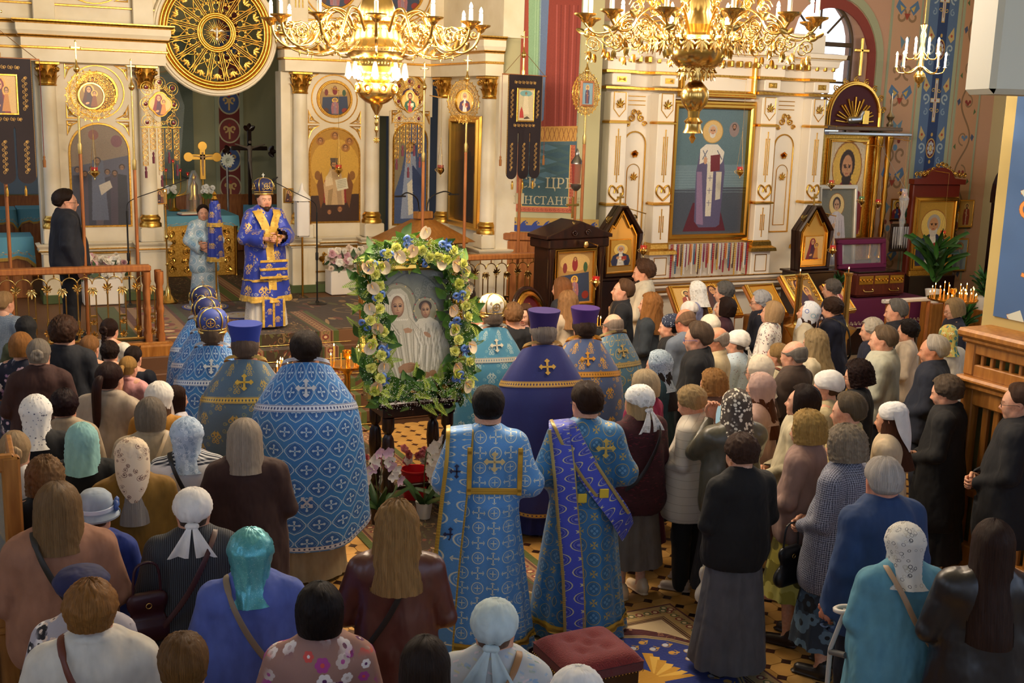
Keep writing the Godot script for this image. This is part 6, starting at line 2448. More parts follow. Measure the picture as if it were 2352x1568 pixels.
func rails()->void:
	var o:=rail("brass altar rail with wooden handrail before the left side of the screen",-1.6,1.98,-13.32,S+.0,1.76)
	for s:float in [-.07,.07]:
		for t:float in [-.07,.07]:
			part(o,"turned_post",lat([.04,-.05,.04,.08,.028,.1,.036,.16,.026,.3,.036,.34,.036,.38,.026,.42,.034,.56,.026,.62,.04,.66,.04,.79],12),WOOD,tf(3.6+s,0,t))
	part(o,"post_foot",bx(V(3.6,-.1,0),V(.4,.16,.4),.02),OAK)
	o=rail("brass altar rail with wooden handrail at the right, behind the boys",5.05,7.0,-13.3,S,1.76)
	# boarded front under the rails
	for q:Array in [[-1.6,2.15],[4.95,7.0]]:
		var f:=struct("trim_platform",bx(V((q[0]+q[1])*.5,S*.5,-13.2),V(q[1]-q[0],S,.06),.01),OAK)
		for k in int((q[1]-q[0])/.6):
			part(f,"raised_panel",bx(V(q[0]+.35+k*.6,.45,-13.16),V(.46,.6,.03),.012),OAK)
# ---------------------------------------------------------------- pillar and choir stall at the right, lectern case at the left
func right_side()->void:
	struct("wall_pillar",bx(V(8.35,4.0,-5.0),V(2.0,8.0,3.1),.03),mat("a8945c",.85))
	struct("wall_painting",board(rect_path(-1.29,2.1,1.2,7.6),.012),pillar_mat(),Transform3D(Basis(V(0,0,1),V(0,1,0),V(-1,0,0)),V(7.35,0,-5.12)))
	var o:=thing("choir_stall","tall varnished wooden stall screen with slats below the painted pillar","stall",V(7.05,0,-6.4))
	# local z runs along the face towards the viewer
	part(o,"cornice",bx(V(.2,1.99,1.6),V(.5,.07,3.3),.02),OAK)
	part(o,"cornice",bx(V(.2,1.94,1.6),V(.44,.05,3.24),.015),OAK)
	part(o,"ledge",bx(V(.18,1.63,1.6),V(.46,.05,3.26),.018),OAK)
	part(o,"ledge",bx(V(.18,1.585,1.6),V(.4,.05,3.22),.012),OAK)
	part(o,"frieze_rail",bx(V(.06,1.88,1.6),V(.08,.1,3.2),.008),OAK)
	part(o,"frieze_rail",bx(V(.06,1.7,1.6),V(.08,.1,3.2),.008),OAK)
	part(o,"frieze_back",bx(V(.16,1.79,1.6),V(.02,.2,3.2)),mat("6a6a34",.8))
	for k in 34:
		part(o,"frieze_slat",bx(V(.07,1.79,.14+k*.09),V(.04,.13,.03),.006),OAK)
	for z:float in [.06,1.1,2.14,3.16]:
		part(o,"stile",bx(V(.06,.83,z),V(.09,1.5,.12),.01),OAK)
	part(o,"stile",bx(V(.06,1.79,.05),V(.1,.26,.1),.01),OAK)
	part(o,"top_rail",bx(V(.06,1.5,1.6),V(.08,.14,3.2),.01),OAK)
	part(o,"middle_rail",bx(V(.075,.72,1.6),V(.04,.06,3.2),.006),OAK)
	part(o,"bottom_rail",bx(V(.06,.16,1.6),V(.1,.3,3.2),.01),OAK)
	part(o,"backing",bx(V(.2,.8,1.6),V(.03,1.5,3.2)),mat("7c7a4a",.9))
	part(o,"end_panel",bx(V(.25,.95,-.01),V(.4,1.9,.03),.006),OAK)
	for k in 30:
		if k%10!=0 and k%10!=9:
			part(o,"slat",bx(V(.07,.85,.12+k*.105),V(.045,1.2,.055),.008),OAK)
	part(o,"door_knob",lat([0,.03,.012,.025,.012,.015,.005,.008,.005,0],10),BRASS,tf(.02,1.52,.5,0,0,90))
	# pale loudspeaker-like cabinet high on the pillar, out of focus in the picture
	o=thing("white_cabinet","plain pale cabinet fixed high on the pillar at the upper right","cabinet",V(3.62,3.7,-3.36),-28)
	part(o,"body",bx(V(.5,.45,0),V(1.0,.9,.3),.02),mat("dfe0cf",.6))
	part(o,"mounting_bracket",bx(V(2.2,.5,.0),V(2.4,.06,.06),.006),mat("8a8a84",.5))
	# glazed wooden case at the left edge, in front
	o=thing("icon_case","varnished wooden case with a glass front at the left edge","case",V(.26,0,-6.35))
	part(o,"body",bx(V(-.42,.5,-.1),V(.74,1.0,.5),.012),OAK)
	part(o,"ledge",bx(V(-.4,1.0,-.1),V(.86,.05,.6),.015),OAK)
	part(o,"ledge",bx(V(-.4,.84,-.1),V(.8,.04,.55),.012),OAK)
	for y:float in [1.06,1.74]:
		part(o,"frame_rail",bx(V(-.42,y,.12),V(.76,.09,.06),.012),OAK)
	for x:float in [-.76,-.06]:
		part(o,"frame_stile",bx(V(x,1.4,.12),V(.09,.75,.07),.012),OAK)
	part(o,"side_panel",bx(V(-.05,1.4,-.1),V(.03,.75,.4),.006),OAK)
	part(o,"glass_pane",bx(V(-.41,1.4,.1),V(.66,.62,.006)),glass("b8c8c0",.3))
	part(o,"icon_board",board(rect_path(-.74,1.1,-.08,1.7)),picture("gold_saint"),tf(0,0,-.2))
	part(o,"raised_panel",bx(V(-.42,.5,.16),V(.5,.5,.03),.012),OAK)
func pillar_mat()->StandardMaterial3D:
	var m:StandardMaterial3D=ornament("pillar").duplicate()
	m.uv1_scale=V(2.4,1.9,1)
	return m
func velvet_stool()->void:
	var o:=thing("velvet_stool","square stool with a buttoned crimson velvet cushion on the rug","stool",V(3.25,.02,-5.5))
	var rows:=[]
	var N:=24
	for r in N+1:
		var row:=PackedVector3Array()
		for c in N+1:
			var u:=c/float(N)*2-1
			var w:=r/float(N)*2-1
			var e:=(1.0-pow(absf(u),8.0))*(1.0-pow(absf(w),8.0))
			var y:=.43+.06*e
			for q:Array in [[-.33,-.33],[.33,-.33],[-.33,.33],[.33,.33],[0,0]]:
				y-=.028*exp(-((u-q[0])*(u-q[0])+(w-q[1])*(w-q[1]))*40.0)
			row.push_back(V(u*.25,y,w*.235))
		rows.push_back(row)
	var b:=MB.new()
	b.grid(rows)
	b.box(V(0,.4,0),V(.5,.07,.47),.012)
	var m:=carpet_mat("velvet").duplicate()
	m.rim=.35
	m.rim_tint=.9
	m.roughness=.8
	part(o,"cushion",b.done(),m)
	for q:Array in [[-.33,-.33],[.33,-.33],[-.33,.33],[.33,.33],[0,0]]:
		part(o,"button",lat([0,.008,.008,.005,.01,0],10),m,tf(q[0]*.25,.455,q[1]*.235))
	part(o,"apron",bx(V(0,.32,0),V(.46,.09,.43),.008),DARKWOOD)
	for x:float in [-.2,.2]:
		for z:float in [-.185,.185]:
			part(o,"leg",lat([.022,.0,.03,.03,.018,.06,.03,.13,.02,.2,.032,.24,.032,.3],12),DARKWOOD,tf(x,0,z))
	var nb:=MB.new()
	for k in 22:
		for s:float in [-1.0,1.0]:
			nb.lathe(pv([0,.005,.005,.0]),6,tf(-.24+k*.0228,.37,s*.236,0,90*s))
			nb.lathe(pv([0,.005,.005,.0]),6,tf(s*.251,.37,-.225+k*.0214,0,0,-90*s))
	part(o,"nail_heads",nb.done(),BRASS)
# ---------------------------------------------------------------- chandeliers and lamps
const BULB:=.85
var bulb_mat:StandardMaterial3D
func lamp(parent:Node3D,at:Vector3,energy:float,col:="ffe9cd",size:=.02)->void:
	var l:=OmniLight3D.new()
	l.name="bulb_light"
	l.light_color=Color.html(col)
	l.light_energy=energy
	l.light_size=size
	l.omni_range=40.0
	l.omni_attenuation=2.0
	l.shadow_enabled=true
	l.position=at
	parent.add_child(l,true)
func flame_mesh(h:float,r:float)->ArrayMesh:
	return lat([0,0,r*.7,h*.12,r,h*.3,r*.75,h*.6,r*.25,h*.88,0,h],10,2.0)
func arm_mesh(kind:int)->ArrayMesh:
	var key:="arm%d"%kind
	if cache.has(key):
		return cache[key]
	var b:=MB.new()
	if kind==1:
		b.tube(curve([V(.2,-.08,0),V(.3,.08,0),V(.44,.1,0),V(.52,-.02,0),V(.6,-.17,0),V(.74,-.22,0),V(.86,-.14,0),V(.9,.0,0)],5),.013,7)
		b.tube(curve([V(.3,-.16,0),V(.42,-.24,0),V(.6,-.27,0),V(.76,-.22,0)],4),.009,6)
		for q:Array in [[.72,-.1,.085,.0,1.7],[.5,-.13,.075,180.0,-1.6],[.36,-.02,.06,90.0,1.5],[.84,-.06,.04,.0,-1.2],[.6,-.05,.045,.0,1.4]]:
			scroll(b,V(q[0],q[1],0),q[2],q[3],q[4],.008)
		for q:Array in [[.62,-.2,.4],[.76,-.2,-.5],[.42,-.05,1.0],[.5,-.2,2.6]]:
			leaf(b,Transform3D(Basis(Vector3.BACK,q[2]),V(q[0],q[1],0)),.09,.045,.02)
		for x:float in [.66,.86]:
			b.lathe(pv([0,0,.008,.02,.012,.035,.003,.06]),6,tf(x,-.3 if x<.7 else -.2,0))
	else:
		b.tube(curve([V(.25,-.12,0),V(.38,.0,0),V(.5,.06,0),V(.62,.0,0),V(.7,-.1,0),V(.82,-.12,0),V(.9,-.05,0),V(.91,.0,0)],5),.01,6)
		for q:Array in [[.42,-.1,.09,.0,2.0],[.58,-.06,.08,120.0,-1.9],[.72,-.16,.06,40.0,1.8],[.84,-.2,.06,200.0,-1.6],[.5,.1,.06,.0,1.6],[.35,.08,.05,.0,-1.6],[.66,-.2,.05,90.0,1.5]]:
			scroll(b,V(q[0],q[1],0),q[2],q[3],q[4],.0065)
		for q:Array in [[.74,-.24,3.1],[.86,-.26,3.0],[.6,-.16,2.9],[.48,.12,.3],[.38,.1,-.4],[.9,-.12,-1.2],[.66,-.02,.7]]:
			for k in 3:
				leaf(b,Transform3D(Basis(Vector3.UP,k*2.1)*Basis(Vector3.BACK,q[2]),V(q[0],q[1],0)),.075,.04,.02)
	cache[key]=b.done()
	return cache[key]
func chandelier(label:String,at:Vector3,kind:int)->void:
	var o:=thing("chandelier",label,"chandelier",at)
	part(o,"rod",tub(PackedVector3Array([V(0,.5,0),V(0,10.0-at.y,0)]),.02,8),BRASS)
	var fl:=flame_mesh(.055,.016)
	if kind==1:
		part(o,"stem",lat([.05,.9,.12,.8,.2,.75,.21,.7,.1,.62,.13,.5,.1,.4,.09,.26,.13,.2,.165,.1,.165,.02,.2,.0],32),BRASS)
		var dr:=part(o,"drum",lat([.2,.0,.215,-.03,.21,-.06,.225,-.12,.245,-.17,.29,-.2,.295,-.235,.27,-.27,.22,-.3,.215,-.36],40),BRASS)
		for q:Array in [[.215,-.045,48,.009],[.297,-.217,64,.009],[.168,.06,40,.008],[.218,-.33,48,.011]]:
			var b:=MB.new()
			for k in q[2]:
				var a:float=TAU*k/q[2]
				b.lathe(pv([0,-q[3],q[3],0,0,q[3]]),6,tf(cos(a)*q[0],q[1],sin(a)*q[0]),3.0)
			part(dr,"beading",b.done(),BRASS)
		part(o,"globe",lat([.2,-.36,.14,-.4,.13,-.43,.15,-.47,.1,-.49],32,2.0),BRASS)
		var bl:=part(o,"lower_bowl",lat([.1,-.49,.165,-.5,.17,-.51,.17,-.58,.165,-.59,.15,-.62,.1,-.66,.055,-.68,.05,-.7,.012,-.77],32),BRASS)
		for k in 8:
			var a:=TAU*k/8
			part(bl,"medallion",frame(circle_path(0,0,.028,16),.5),GOLD,Transform3D(Basis(Vector3.UP,a),V(sin(a)*.171,-.545,cos(a)*.171)))
			part(bl,"boss",lat([0,.012,.014,.008,.018,0],10),mat("f0e6d0",.3),Transform3D(Basis(Vector3.UP,a)*Basis(Vector3.RIGHT,PI/2),V(sin(a)*.171,-.545,cos(a)*.171)))
			var t:=part(o,"hanging_lamp",lat([.012,.06,.016,.04,.024,.0,.03,-.045,.034,-.06],12,2.0),mat("efe2c4",.35),tf(sin(a+.39)*.245,-.385,cos(a+.39)*.245))
			part(t,"bulb",lat([0,-.03,.014,-.022,.02,-.005,.012,.015],10,3.0),bulb_mat,tf(0,-.055,0))
			lamp(t,V(0,-.11,0),BULB*.6)
		part(o,"finial",lat([.012,-.77,.025,-.79,.012,-.81,.02,-.84,.008,-.87,.02,-.9,.006,-.93,.006,-.96],12),BRASS)
		var st:=MB.new()
		for k in 8:
			leaf(st,tf(0,-.99,0,0,0,k*45.0),.03,.014,.0)
		part(o,"star_drop",st.done(),GOLD)
	else:
		part(o,"stem",lat([.03,.6,.06,.5,.05,.3,.055,.2,.1,.1,.09,.06,.12,-.03,.1,-.08,.14,-.11,.38,-.13,.39,-.16,.36,-.19,.21,-.2],40),BRASS)
		part(o,"bowl",lat([.21,-.2,.215,-.24,.2,-.3,.16,-.345,.13,-.36,.12,-.37],40,2.0),BRASS)
		for q:Array in [[24,.385,-.17,.09],[12,.135,-.36,.1]]:
			for k in q[0]:
				var a:float=TAU*k/q[0]
				part(o,"fringe_leaf",palmette(q[3]),BRASS,Transform3D(Basis(Vector3.UP,a)*Basis(Vector3.BACK,PI),V(sin(a)*q[1],q[2],cos(a)*q[1])))
		part(o,"ball",lat([.07,-.38,.052,-.42,.05,-.46,.065,-.48,.1,-.52,.112,-.57,.1,-.63,.07,-.67,.05,-.69],32,.9),BRASS)
		part(o,"bell",lat([.05,-.69,.045,-.74,.075,-.77,.06,-.79,.065,-.83,.08,-.86,.02,-.865,.015,-.88,.028,-.9,.008,-.94],32),BRASS)
	var n:=12
	for k in n:
		var a:=TAU*(k+.35)/n
		var ar:=part(o,"arm",arm_mesh(kind),BRASS,tf(0,0,0,rad_to_deg(a)))
		var r:=.9
		part(ar,"drip_cup",lat([.008,-.05,.03,-.035,.045,-.01,.085,.01,.088,.022,.05,.012,.02,.012],16),BRASS,tf(r,.0,0))
		var tall:=.12 if kind==1 else .16
		part(ar,"candle",lat([.017,.01,.017,tall,0,tall],10),mat("f2e8d4",.5),tf(r,0,0))
		part(ar,"bulb",fl,bulb_mat,tf(r,tall,0))
		lamp(ar,V(r,tall+.12,0),BULB)
func small_chandelier()->void:
	var o:=thing("chandelier","small candle chandelier hanging by the painted aisle wall","chandelier",V(10.32,4.25,-10.45))
	part(o,"chain",tub(PackedVector3Array([V(0,.42,0),V(0,5.75,0)]),.008,6),BRASS)
	part(o,"stem",lat([.0,.44,.045,.42,.02,.36,.03,.3,.02,.2,.035,.12,.02,.02,.04,-.06,.02,-.1],16),BRASS)
	part(o,"ball",lat([.02,-.1,.06,-.13,.07,-.17,.05,-.22,.012,-.25,.02,-.27,.0,-.3],20,1.4),BRASS)
	for tier in 2:
		for k in 8:
			var a:=TAU*(k+.5*tier)/8
			var r:float=[.27,.19][tier]
			var y:float=[-.06,.1][tier]
			var ar:=part(o,"arm",tub(curve([V(.02,y+.02,0),V(r*.5,y-.06,0),V(r*.9,y-.06,0),V(r,y,0)],4),.007,6),BRASS,tf(0,0,0,rad_to_deg(a)))
			part(ar,"candle",lat([.025,y,.012,y+.004,.012,y+.13,0,y+.13],10),mat("f4ecd8",.5),tf(r,0,0))
			part(ar,"bulb",flame_mesh(.05,.014),bulb_mat,tf(r,y+.13,0))
			if k%2==0:
				lamp(ar,V(r,y+.22,0),BULB*.5)
func lights()->void:
	bulb_mat=glow("ffe9c4",14.0)
	chandelier("big brass chandelier with hanging tulip lamps before the icon screen",V(3.42,4.27,-9.83),1)
	chandelier("big brass chandelier with curling vine arms and a bowl, at the right",V(5.34,4.3,-7.77),2)
	small_chandelier()
# ---------------------------------------------------------------- flowers
func petal(b:MB,xf:Transform3D,l:float,w:float,cup:float,tip:=.0,n:=4)->void:
	var rows:=[]
	for r in n+1:
		var t:=float(r)/n
		var ww:=w*(sin(PI*(.12+.8*t)) if tip==.0 else sin(PI*pow(t,.6))+.05)
		rows.push_back(PackedVector3Array([xf*V(-ww*.5,l*t,cup*t*t+cup*.4),xf*V(0,l*t,cup*t*t),xf*V(ww*.5,l*t,cup*t*t+cup*.4)]))
	b.grid(rows)
# flowers face +z
func bloom(kind:String)->ArrayMesh:
	var key:="bloom"+kind
	if cache.has(key):
		return cache[key]
	var b:=MB.new()
	match kind:
		"carnation":
			for q:Array in [[9,.035,1.1],[8,.032,.7],[7,.028,.35],[5,.022,.12]]:
				for k in q[0]:
					petal(b,Transform3D(Basis(Vector3.BACK,TAU*(k+q[2])/q[0])*Basis(Vector3.RIGHT,PI/2-q[2]*1.25),V(0,0,0)),q[1],q[1]*.95,.006*(1-2*(k%2)),.0,3)
		"mum":
			for q:Array in [[14,.036,1.3],[13,.034,.95],[11,.03,.6],[8,.024,.3],[4,.016,.1]]:
				for k in q[0]:
					petal(b,Transform3D(Basis(Vector3.BACK,TAU*(k+q[2])/q[0])*Basis(Vector3.RIGHT,PI/2-q[2]*1.2),V(0,0,0)),q[1],q[1]*.42,.006,.0,3)
		"anthurium":
			var rows:=[]
			for r in 7:
				var row:=PackedVector3Array()
				for k in 21:
					var a:=TAU*k/20.0
					var rr:=r/6.0*(.045+.014*cos(a)-.012*exp(-pow(fposmod(a,TAU)-PI,2)*8.0))
					row.push_back(V(sin(a)*rr*1.0,-cos(a)*rr*1.25,.022*pow(r/6.0,2)-.004*cos(2*a)*r/6.0))
				rows.push_back(row)
			b.grid(rows)
		"spadix":
			b.tube(PackedVector3Array([V(0,.01,0),V(0,.0,.03),V(0,-.014,.055)]),PackedFloat32Array([.005,.0048,.002]),6)
		"rose":
			for q:Array in [[5,.045,1.2],[5,.042,.8],[4,.036,.45],[3,.028,.15]]:
				for k in q[0]:
					petal(b,Transform3D(Basis(Vector3.BACK,TAU*(k+q[2]*2)/q[0])*Basis(Vector3.RIGHT,PI/2-q[2]),Vector3.ZERO),q[1],q[1]*1.2,-.012,.0,3)
		"orchid":
			for k in 5:
				petal(b,Transform3D(Basis(Vector3.BACK,TAU*k/5),Vector3.ZERO),.046,.05 if k in [1,4] else .034,.008,.0,4)
		"fern":
			for k in 11:
				for s:float in [-1.0,1.0]:
					petal(b,Transform3D(Basis(Vector3.BACK,-s*1.0),V(0,.015*k,.02*sin(k*.25))),.055*(1.0-k/13.0),.013,.004,1.0,2)
			b.tube(PackedVector3Array([Vector3.ZERO,V(0,.17,.02)]),.002,4)
		"leaf":
			petal(b,Transform3D(),.13,.075,.02,1.0,5)
		"blade":
			petal(b,Transform3D(),.32,.065,.09,1.0,7)
		"ribbon":
			for s:float in [-1.0,1.0]:
				b.tube(curve([V(0,0,0),V(s*.03,.028,.012),V(s*.055,.0,.01),V(s*.03,-.02,.012),V(0,0,0)],4),.014,4,false)
				petal(b,Transform3D(Basis(Vector3.BACK,PI+s*.4),Vector3.ZERO),.07,.024,.01)
	cache[key]=b.done()
	return cache[key]
func leafm(h:String)->StandardMaterial3D:
	var m:=mat(h,.5)
	m.backlight_enabled=true
	m.backlight=Color.html(h)*.5
	return m
func holy_icon()->void:
	# turned table with four legs
	var t:=thing("icon_table","dark turned-leg table carrying the flower-framed icon","table",V(3.62,0,-9.42))
	part(t,"top",bx(V(0,1.035,0),V(.78,.05,.5),.015),DARKWOOD)
	part(t,"apron",bx(V(0,.96,0),V(.68,.1,.42),.01),DARKWOOD)
	for x:float in [-.28,.28]:
		for z:float in [-.17,.17]:
			part(t,"leg",lat([.05,0,.06,.02,.045,.06,.06,.11,.035,.16,.05,.22,.065,.28,.045,.34,.05,.4,.035,.44,.05,.5,.06,.6,.05,.72,.03,.76,.055,.8,.055,.91],14),DARKWOOD,tf(x,0,z))
	part(t,"stretcher",bx(V(0,.2,0),V(.5,.04,.05),.008),DARKWOOD)
	part(t,"stretcher",bx(V(-.28,.2,0),V(.05,.04,.3),.008),DARKWOOD)
	part(t,"stretcher",bx(V(.28,.2,0),V(.05,.04,.3),.008),DARKWOOD)
	var o:=thing("framed_icon","large icon of mother and child in a gold frame on the dark table","icon",V(3.62,1.06,-9.3))
	var X:=tf(0,0,0,0,-9)
	var ip:=part(o,"painting",board(rect_path(-.36,.1,.36,1.12),.02),picture("mother_big"),X)
	part(o,"gold_frame",frame(rect_path(-.36,.1,.36,1.12),3.0),GOLD,X)
	part(o,"case_back",bx(V(0,.61,-.06),V(.92,1.22,.1),.01),GOLD,X)
	var w:=thing("flower_wreath","wreath of yellow carnations, anthuriums and fern around the big icon","wreath",V(3.62,1.06,-9.3))
	var r:=RandomNumberGenerator.new()
	r.seed=11
	var green:=[leafm("3f6a22"),leafm("2c5218"),leafm("55802c")]
	var fern:=[leafm("a9bf4a"),leafm("8aa83a")]
	# points along the frame: left, top, right, bottom
	var spot:=func(u:float,wid:float)->Vector3:
		var p:=Vector3.ZERO
		var s:=fposmod(u,1.0)*4.0
		var f:=fposmod(s,1.0)
		var e:=r.randf_range(-wid,wid)
		if s<1.0:p=V(-.4+e,lerpf(.06,1.18,f),0)
		elif s<2.0:p=V(lerpf(-.43,.43,f),1.16+.14*sin(f*PI)*1.0+e,0)
		elif s<3.0:p=V(.4+e,lerpf(1.18,.06,f),0)
		else:p=V(lerpf(.43,-.4,f),.05+e,0)
		p.z=.13-absf(e)*.35
		return p
	var turn:=func(p:Vector3,sp:float)->Basis:
		return Basis.from_euler(V(r.randf_range(-sp,sp),r.randf_range(-sp,sp)+clampf(p.x,-.5,.5)*.5,r.randf()*TAU))
	for k in 250:
		var p:Vector3=spot.call(k/250.0,.13)
		part(w,"leaf",bloom("leaf"),green[k%3],X*Transform3D(turn.call(p,.7).scaled(Vector3.ONE*r.randf_range(.8,1.35)),p-V(0,0,.03)))
	for k in 170:
		var p:Vector3=spot.call(k/170.0,.14)
		part(w,"fern_frond",bloom("fern"),fern[k%2] if k%3 else green[2],X*Transform3D(turn.call(p,.6).scaled(Vector3.ONE*r.randf_range(.6,1.1)),p+V(0,0,.0)))
	for k in 34:
		var p:Vector3=spot.call(k*.0222+.01,.08)
		part(w,"carnation",bloom("carnation"),leafm("dfe07c") if k%4 else leafm("d3d860"),X*Transform3D(turn.call(p,.35).scaled(Vector3.ONE*1.45),p+V(0,0,.05)))
	for k in 20:
		var p:Vector3=spot.call(k*.038+.02,.09)
		var bs:=Basis.from_euler(V(r.randf_range(-.2,.5),p.x*.8,r.randf_range(-.6,.6))).scaled(Vector3.ONE*1.1)
		if k%5==0 and p.y>1.15:
			p.y+=.12
		var a:=part(w,"anthurium",bloom("anthurium"),leafm("ead9b8") if k%3 else leafm("e6c8a0"),X*Transform3D(bs,p+V(0,0,.06)))
		part(a,"spadix",bloom("spadix"),mat("d9a050",.5))
	for k in 14:
		var p:Vector3=spot.call(k*.0535+.03,.1)
		part(w,"ribbon",bloom("ribbon"),mat("5a7cc0",.3),X*Transform3D(turn.call(p,.5),p+V(0,0,.04)))
	var mm:=MultiMesh.new()
	mm.transform_format=MultiMesh.TRANSFORM_3D
	mm.mesh=lat([0,-.0035,.0035,0,0,.0035],5,3.0)
	mm.instance_count=2200
	for k in 2200:
		var p:Vector3=spot.call(fposmod(k*.61803,1.0),.12)
		mm.set_instance_transform(k,X*Transform3D(Basis(),p+V(r.randf_range(-.02,.02),r.randf_range(-.02,.02),r.randf_range(.02,.08))))
	var g:=MultiMeshInstance3D.new()
	g.name="baby_breath"
	g.multimesh=mm
	g.material_override=mat("f2f2ea",.7)
	g.set_meta("kind","stuff")
	w.add_child(g)
	# orchids and pots below the table
	var n:=0
	for q:Array in [[3.2,-9.1,"d8b8d0","white orchid with dark leaves left of the icon table legs"],[3.62,-9.08,"f4f0e8","white orchid in a white pot in front of the icon table"],[3.86,-9.12,"f0e6e0","pale orchid in a white pot by the right table leg"],[4.06,-9.3,"f6f4ee","white flowers right of the icon table"]]:
		var f:=thing("potted_orchid",q[3],"plant",V(q[0],.01,q[1]),n*70.0,"orchids under the icon table")
		part(f,"pot",lat([.055,0,.075,.14,.08,.15,.07,.14,.0,.13],16),mat("e6e2d8",.4) if n else mat("3a2a20",.4))
		for k in 6:
			part(f,"leaf",bloom("blade"),leafm("2c4a20"),Transform3D(Basis(Vector3.UP,k*1.1)*Basis(Vector3.RIGHT,.35+.25*(k%3)),V(0,.13,0)))
		for s in 2:
			var top:=V(.05-.1*s,.62,.02)
			part(f,"stem",tub(curve([V(0,.13,0),V(.02-.04*s,.4,0),top,top+V(.06-.12*s,-.06,.05)],4),.004,5),leafm("4a5a2c"))
			for k in 7:
				part(f,"blossom",bloom("orchid"),leafm(q[2] if k%3==0 else "f6f3ea"),Transform3D(Basis.from_euler(V(.2,r.randf_range(-.7,.7)-deg_to_rad(n*70.0),r.randf()*.5)).scaled(Vector3.ONE*1.25),top+V((.1-.2*s)*k/7.0+r.randf_range(-.04,.04),.04-.045*k,.03+r.randf_range(0,.04))))
		n+=1
	for q:Array in [[3.74,-9.62,"c81c28","red plastic bucket of flowers behind the icon table leg"],[3.4,-9.66,"e8e6e0","white bucket of pink flowers under the icon table"]]:
		var f:=thing("flower_bucket",q[3],"bucket",V(q[0],.01,q[1]))
		part(f,"bucket",lat([.1,0,.13,.26,.137,.265,.137,.28,.125,.28,.1,.05],20),mat(q[2],.35))
		for k in 14:
			part(f,"flower",bloom("rose" if k%2 else "mum"),leafm(["d88a90","f0e8e0","c86a70"][k%3]),Transform3D(Basis.from_euler(V(-.7+r.randf_range(-.4,.4),r.randf()*2.0-1.0,0)),V(r.randf_range(-.12,.12),.33+r.randf_range(0,.14),r.randf_range(-.08,.12))))
	var f2:=thing("flower_basket","basket of white and orange flowers beside the striped deacon","basket",V(4.08,.01,-9.05))
	part(f2,"basket",lat([.1,0,.14,.18,.15,.19,.13,.18],16),mat("b89a6a",.8))
	for k in 22:
		part(f2,"flower",bloom("mum"),leafm(["f4f2ea","e8955a","f4f0e0","f4f2ea","7a78a0"][k%5]),Transform3D(Basis.from_euler(V(-.8+r.randf_range(-.5,.5),r.randf()*2-1,0)).scaled(Vector3.ONE*1.2),V(r.randf_range(-.13,.13),.24+r.randf_range(0,.2),r.randf_range(-.1,.13))))
func flower_boxes()->void:
	var r:=RandomNumberGenerator.new()
	r.seed=19
	for q:Array in [[1.75,-15.9,"white box of pale roses on the platform behind the left rail"],[5.05,-15.85,"white box of pale roses and eucalyptus right of the microphone"]]:
		var f:=thing("flower_box",q[2],"planter",V(q[0],S+.01,q[1]))
		part(f,"box",bx(V(0,.17,0),V(.5,.34,.3),.01),mat("efe8da",.5))
		for k in 40:
			part(f,"flower",bloom("rose" if k%3 else "mum"),leafm(["f2ead8","e8d6c4","e4b8c0","f4f0e4"][k%4]),Transform3D(Basis.from_euler(V(-.4+r.randf_range(-.5,.5),r.randf_range(-.8,.8),r.randf())).scaled(Vector3.ONE*1.3),V(r.randf_range(-.26,.26),.38+r.randf_range(0,.26),r.randf_range(-.1,.16))))
		for k in 26:
			part(f,"leaf",bloom("leaf"),leafm("5a6e58" if k%2 else "44603c"),Transform3D(Basis.from_euler(V(r.randf_range(-.6,.6),r.randf()*6.0,r.randf_range(-2.2,2.2))),V(r.randf_range(-.34,.3),.36+r.randf_range(-.1,.2),r.randf_range(-.05,.16))))
# a posy of white chrysanthemums
func posy(label:String,at:Vector3,n:int,h:="f4f1e6")->void:
	var r:=RandomNumberGenerator.new()
	r.seed=n+int(at.x*10.0)
	var f:=thing("flower_bunch",label,"flowers",at)
	for k in n:
		var p:=V(r.randf_range(-.07,.07),r.randf_range(-.06,.07),r.randf_range(-.05,.05))
		part(f,"flower",bloom("mum"),leafm(h),Transform3D(Basis.from_euler(V(-.6+p.y*3.0,p.x*6.0,0)).scaled(Vector3.ONE*1.2),p))
		part(f,"stem",tub(PackedVector3Array([p-V(0,0,.01),V(p.x*.2,-.3,-.02)]),.0025,4),leafm("46602c"))
	for k in 5:
		part(f,"leaf",bloom("leaf"),leafm("4a6a30"),Transform3D(Basis.from_euler(V(.4,k*1.3,r.randf_range(-1.0,1.0))),V(0,-.12,0)))
# ---------------------------------------------------------------- lamps, candles, stands
func lampada(label:String,at:Vector3,h:String,up:=.8,lit:=true,br:=.45)->void:
	var o:=thing("hanging_lamp",label,"lamp",at,0,"oil lamps hung before the icons")
	part(o,"bowl",lat([0,-.1,.008,-.09,.004,-.07,.02,-.055,.045,-.03,.055,.0,.045,.02,.05,.03],16),BRASS)
	part(o,"glass",lat([.0,-.02,.03,-.01,.042,.03,.046,.07],16,2.0),glass(h,.55))
	for k in 3:
		var a:=TAU*k/3
		part(o,"chain",tub(PackedVector3Array([V(sin(a)*.05,.025,cos(a)*.05),V(0,up*.45,0),V(0,up,0)]),.0025,4),BRASS)
		part(o,"handle",tub(curve([V(sin(a)*.05,.02,cos(a)*.05),V(sin(a)*.08,.0,cos(a)*.08),V(sin(a)*.055,-.03,cos(a)*.055)],4),.004,5),BRASS)
	part(o,"bracket",tub(PackedVector3Array([V(0,up,.01),V(0,up+.03,-br)]),.008,6),BRASS)
	if br<.0:
		part(o,"post",tub(PackedVector3Array([V(0,up+.03,-br),V(0,-.2,-br)]),.012,6),BRASS)
	if lit:
		part(o,"flame",flame_mesh(.025,.006),glow("ffb060",6.0),tf(0,.02,0))
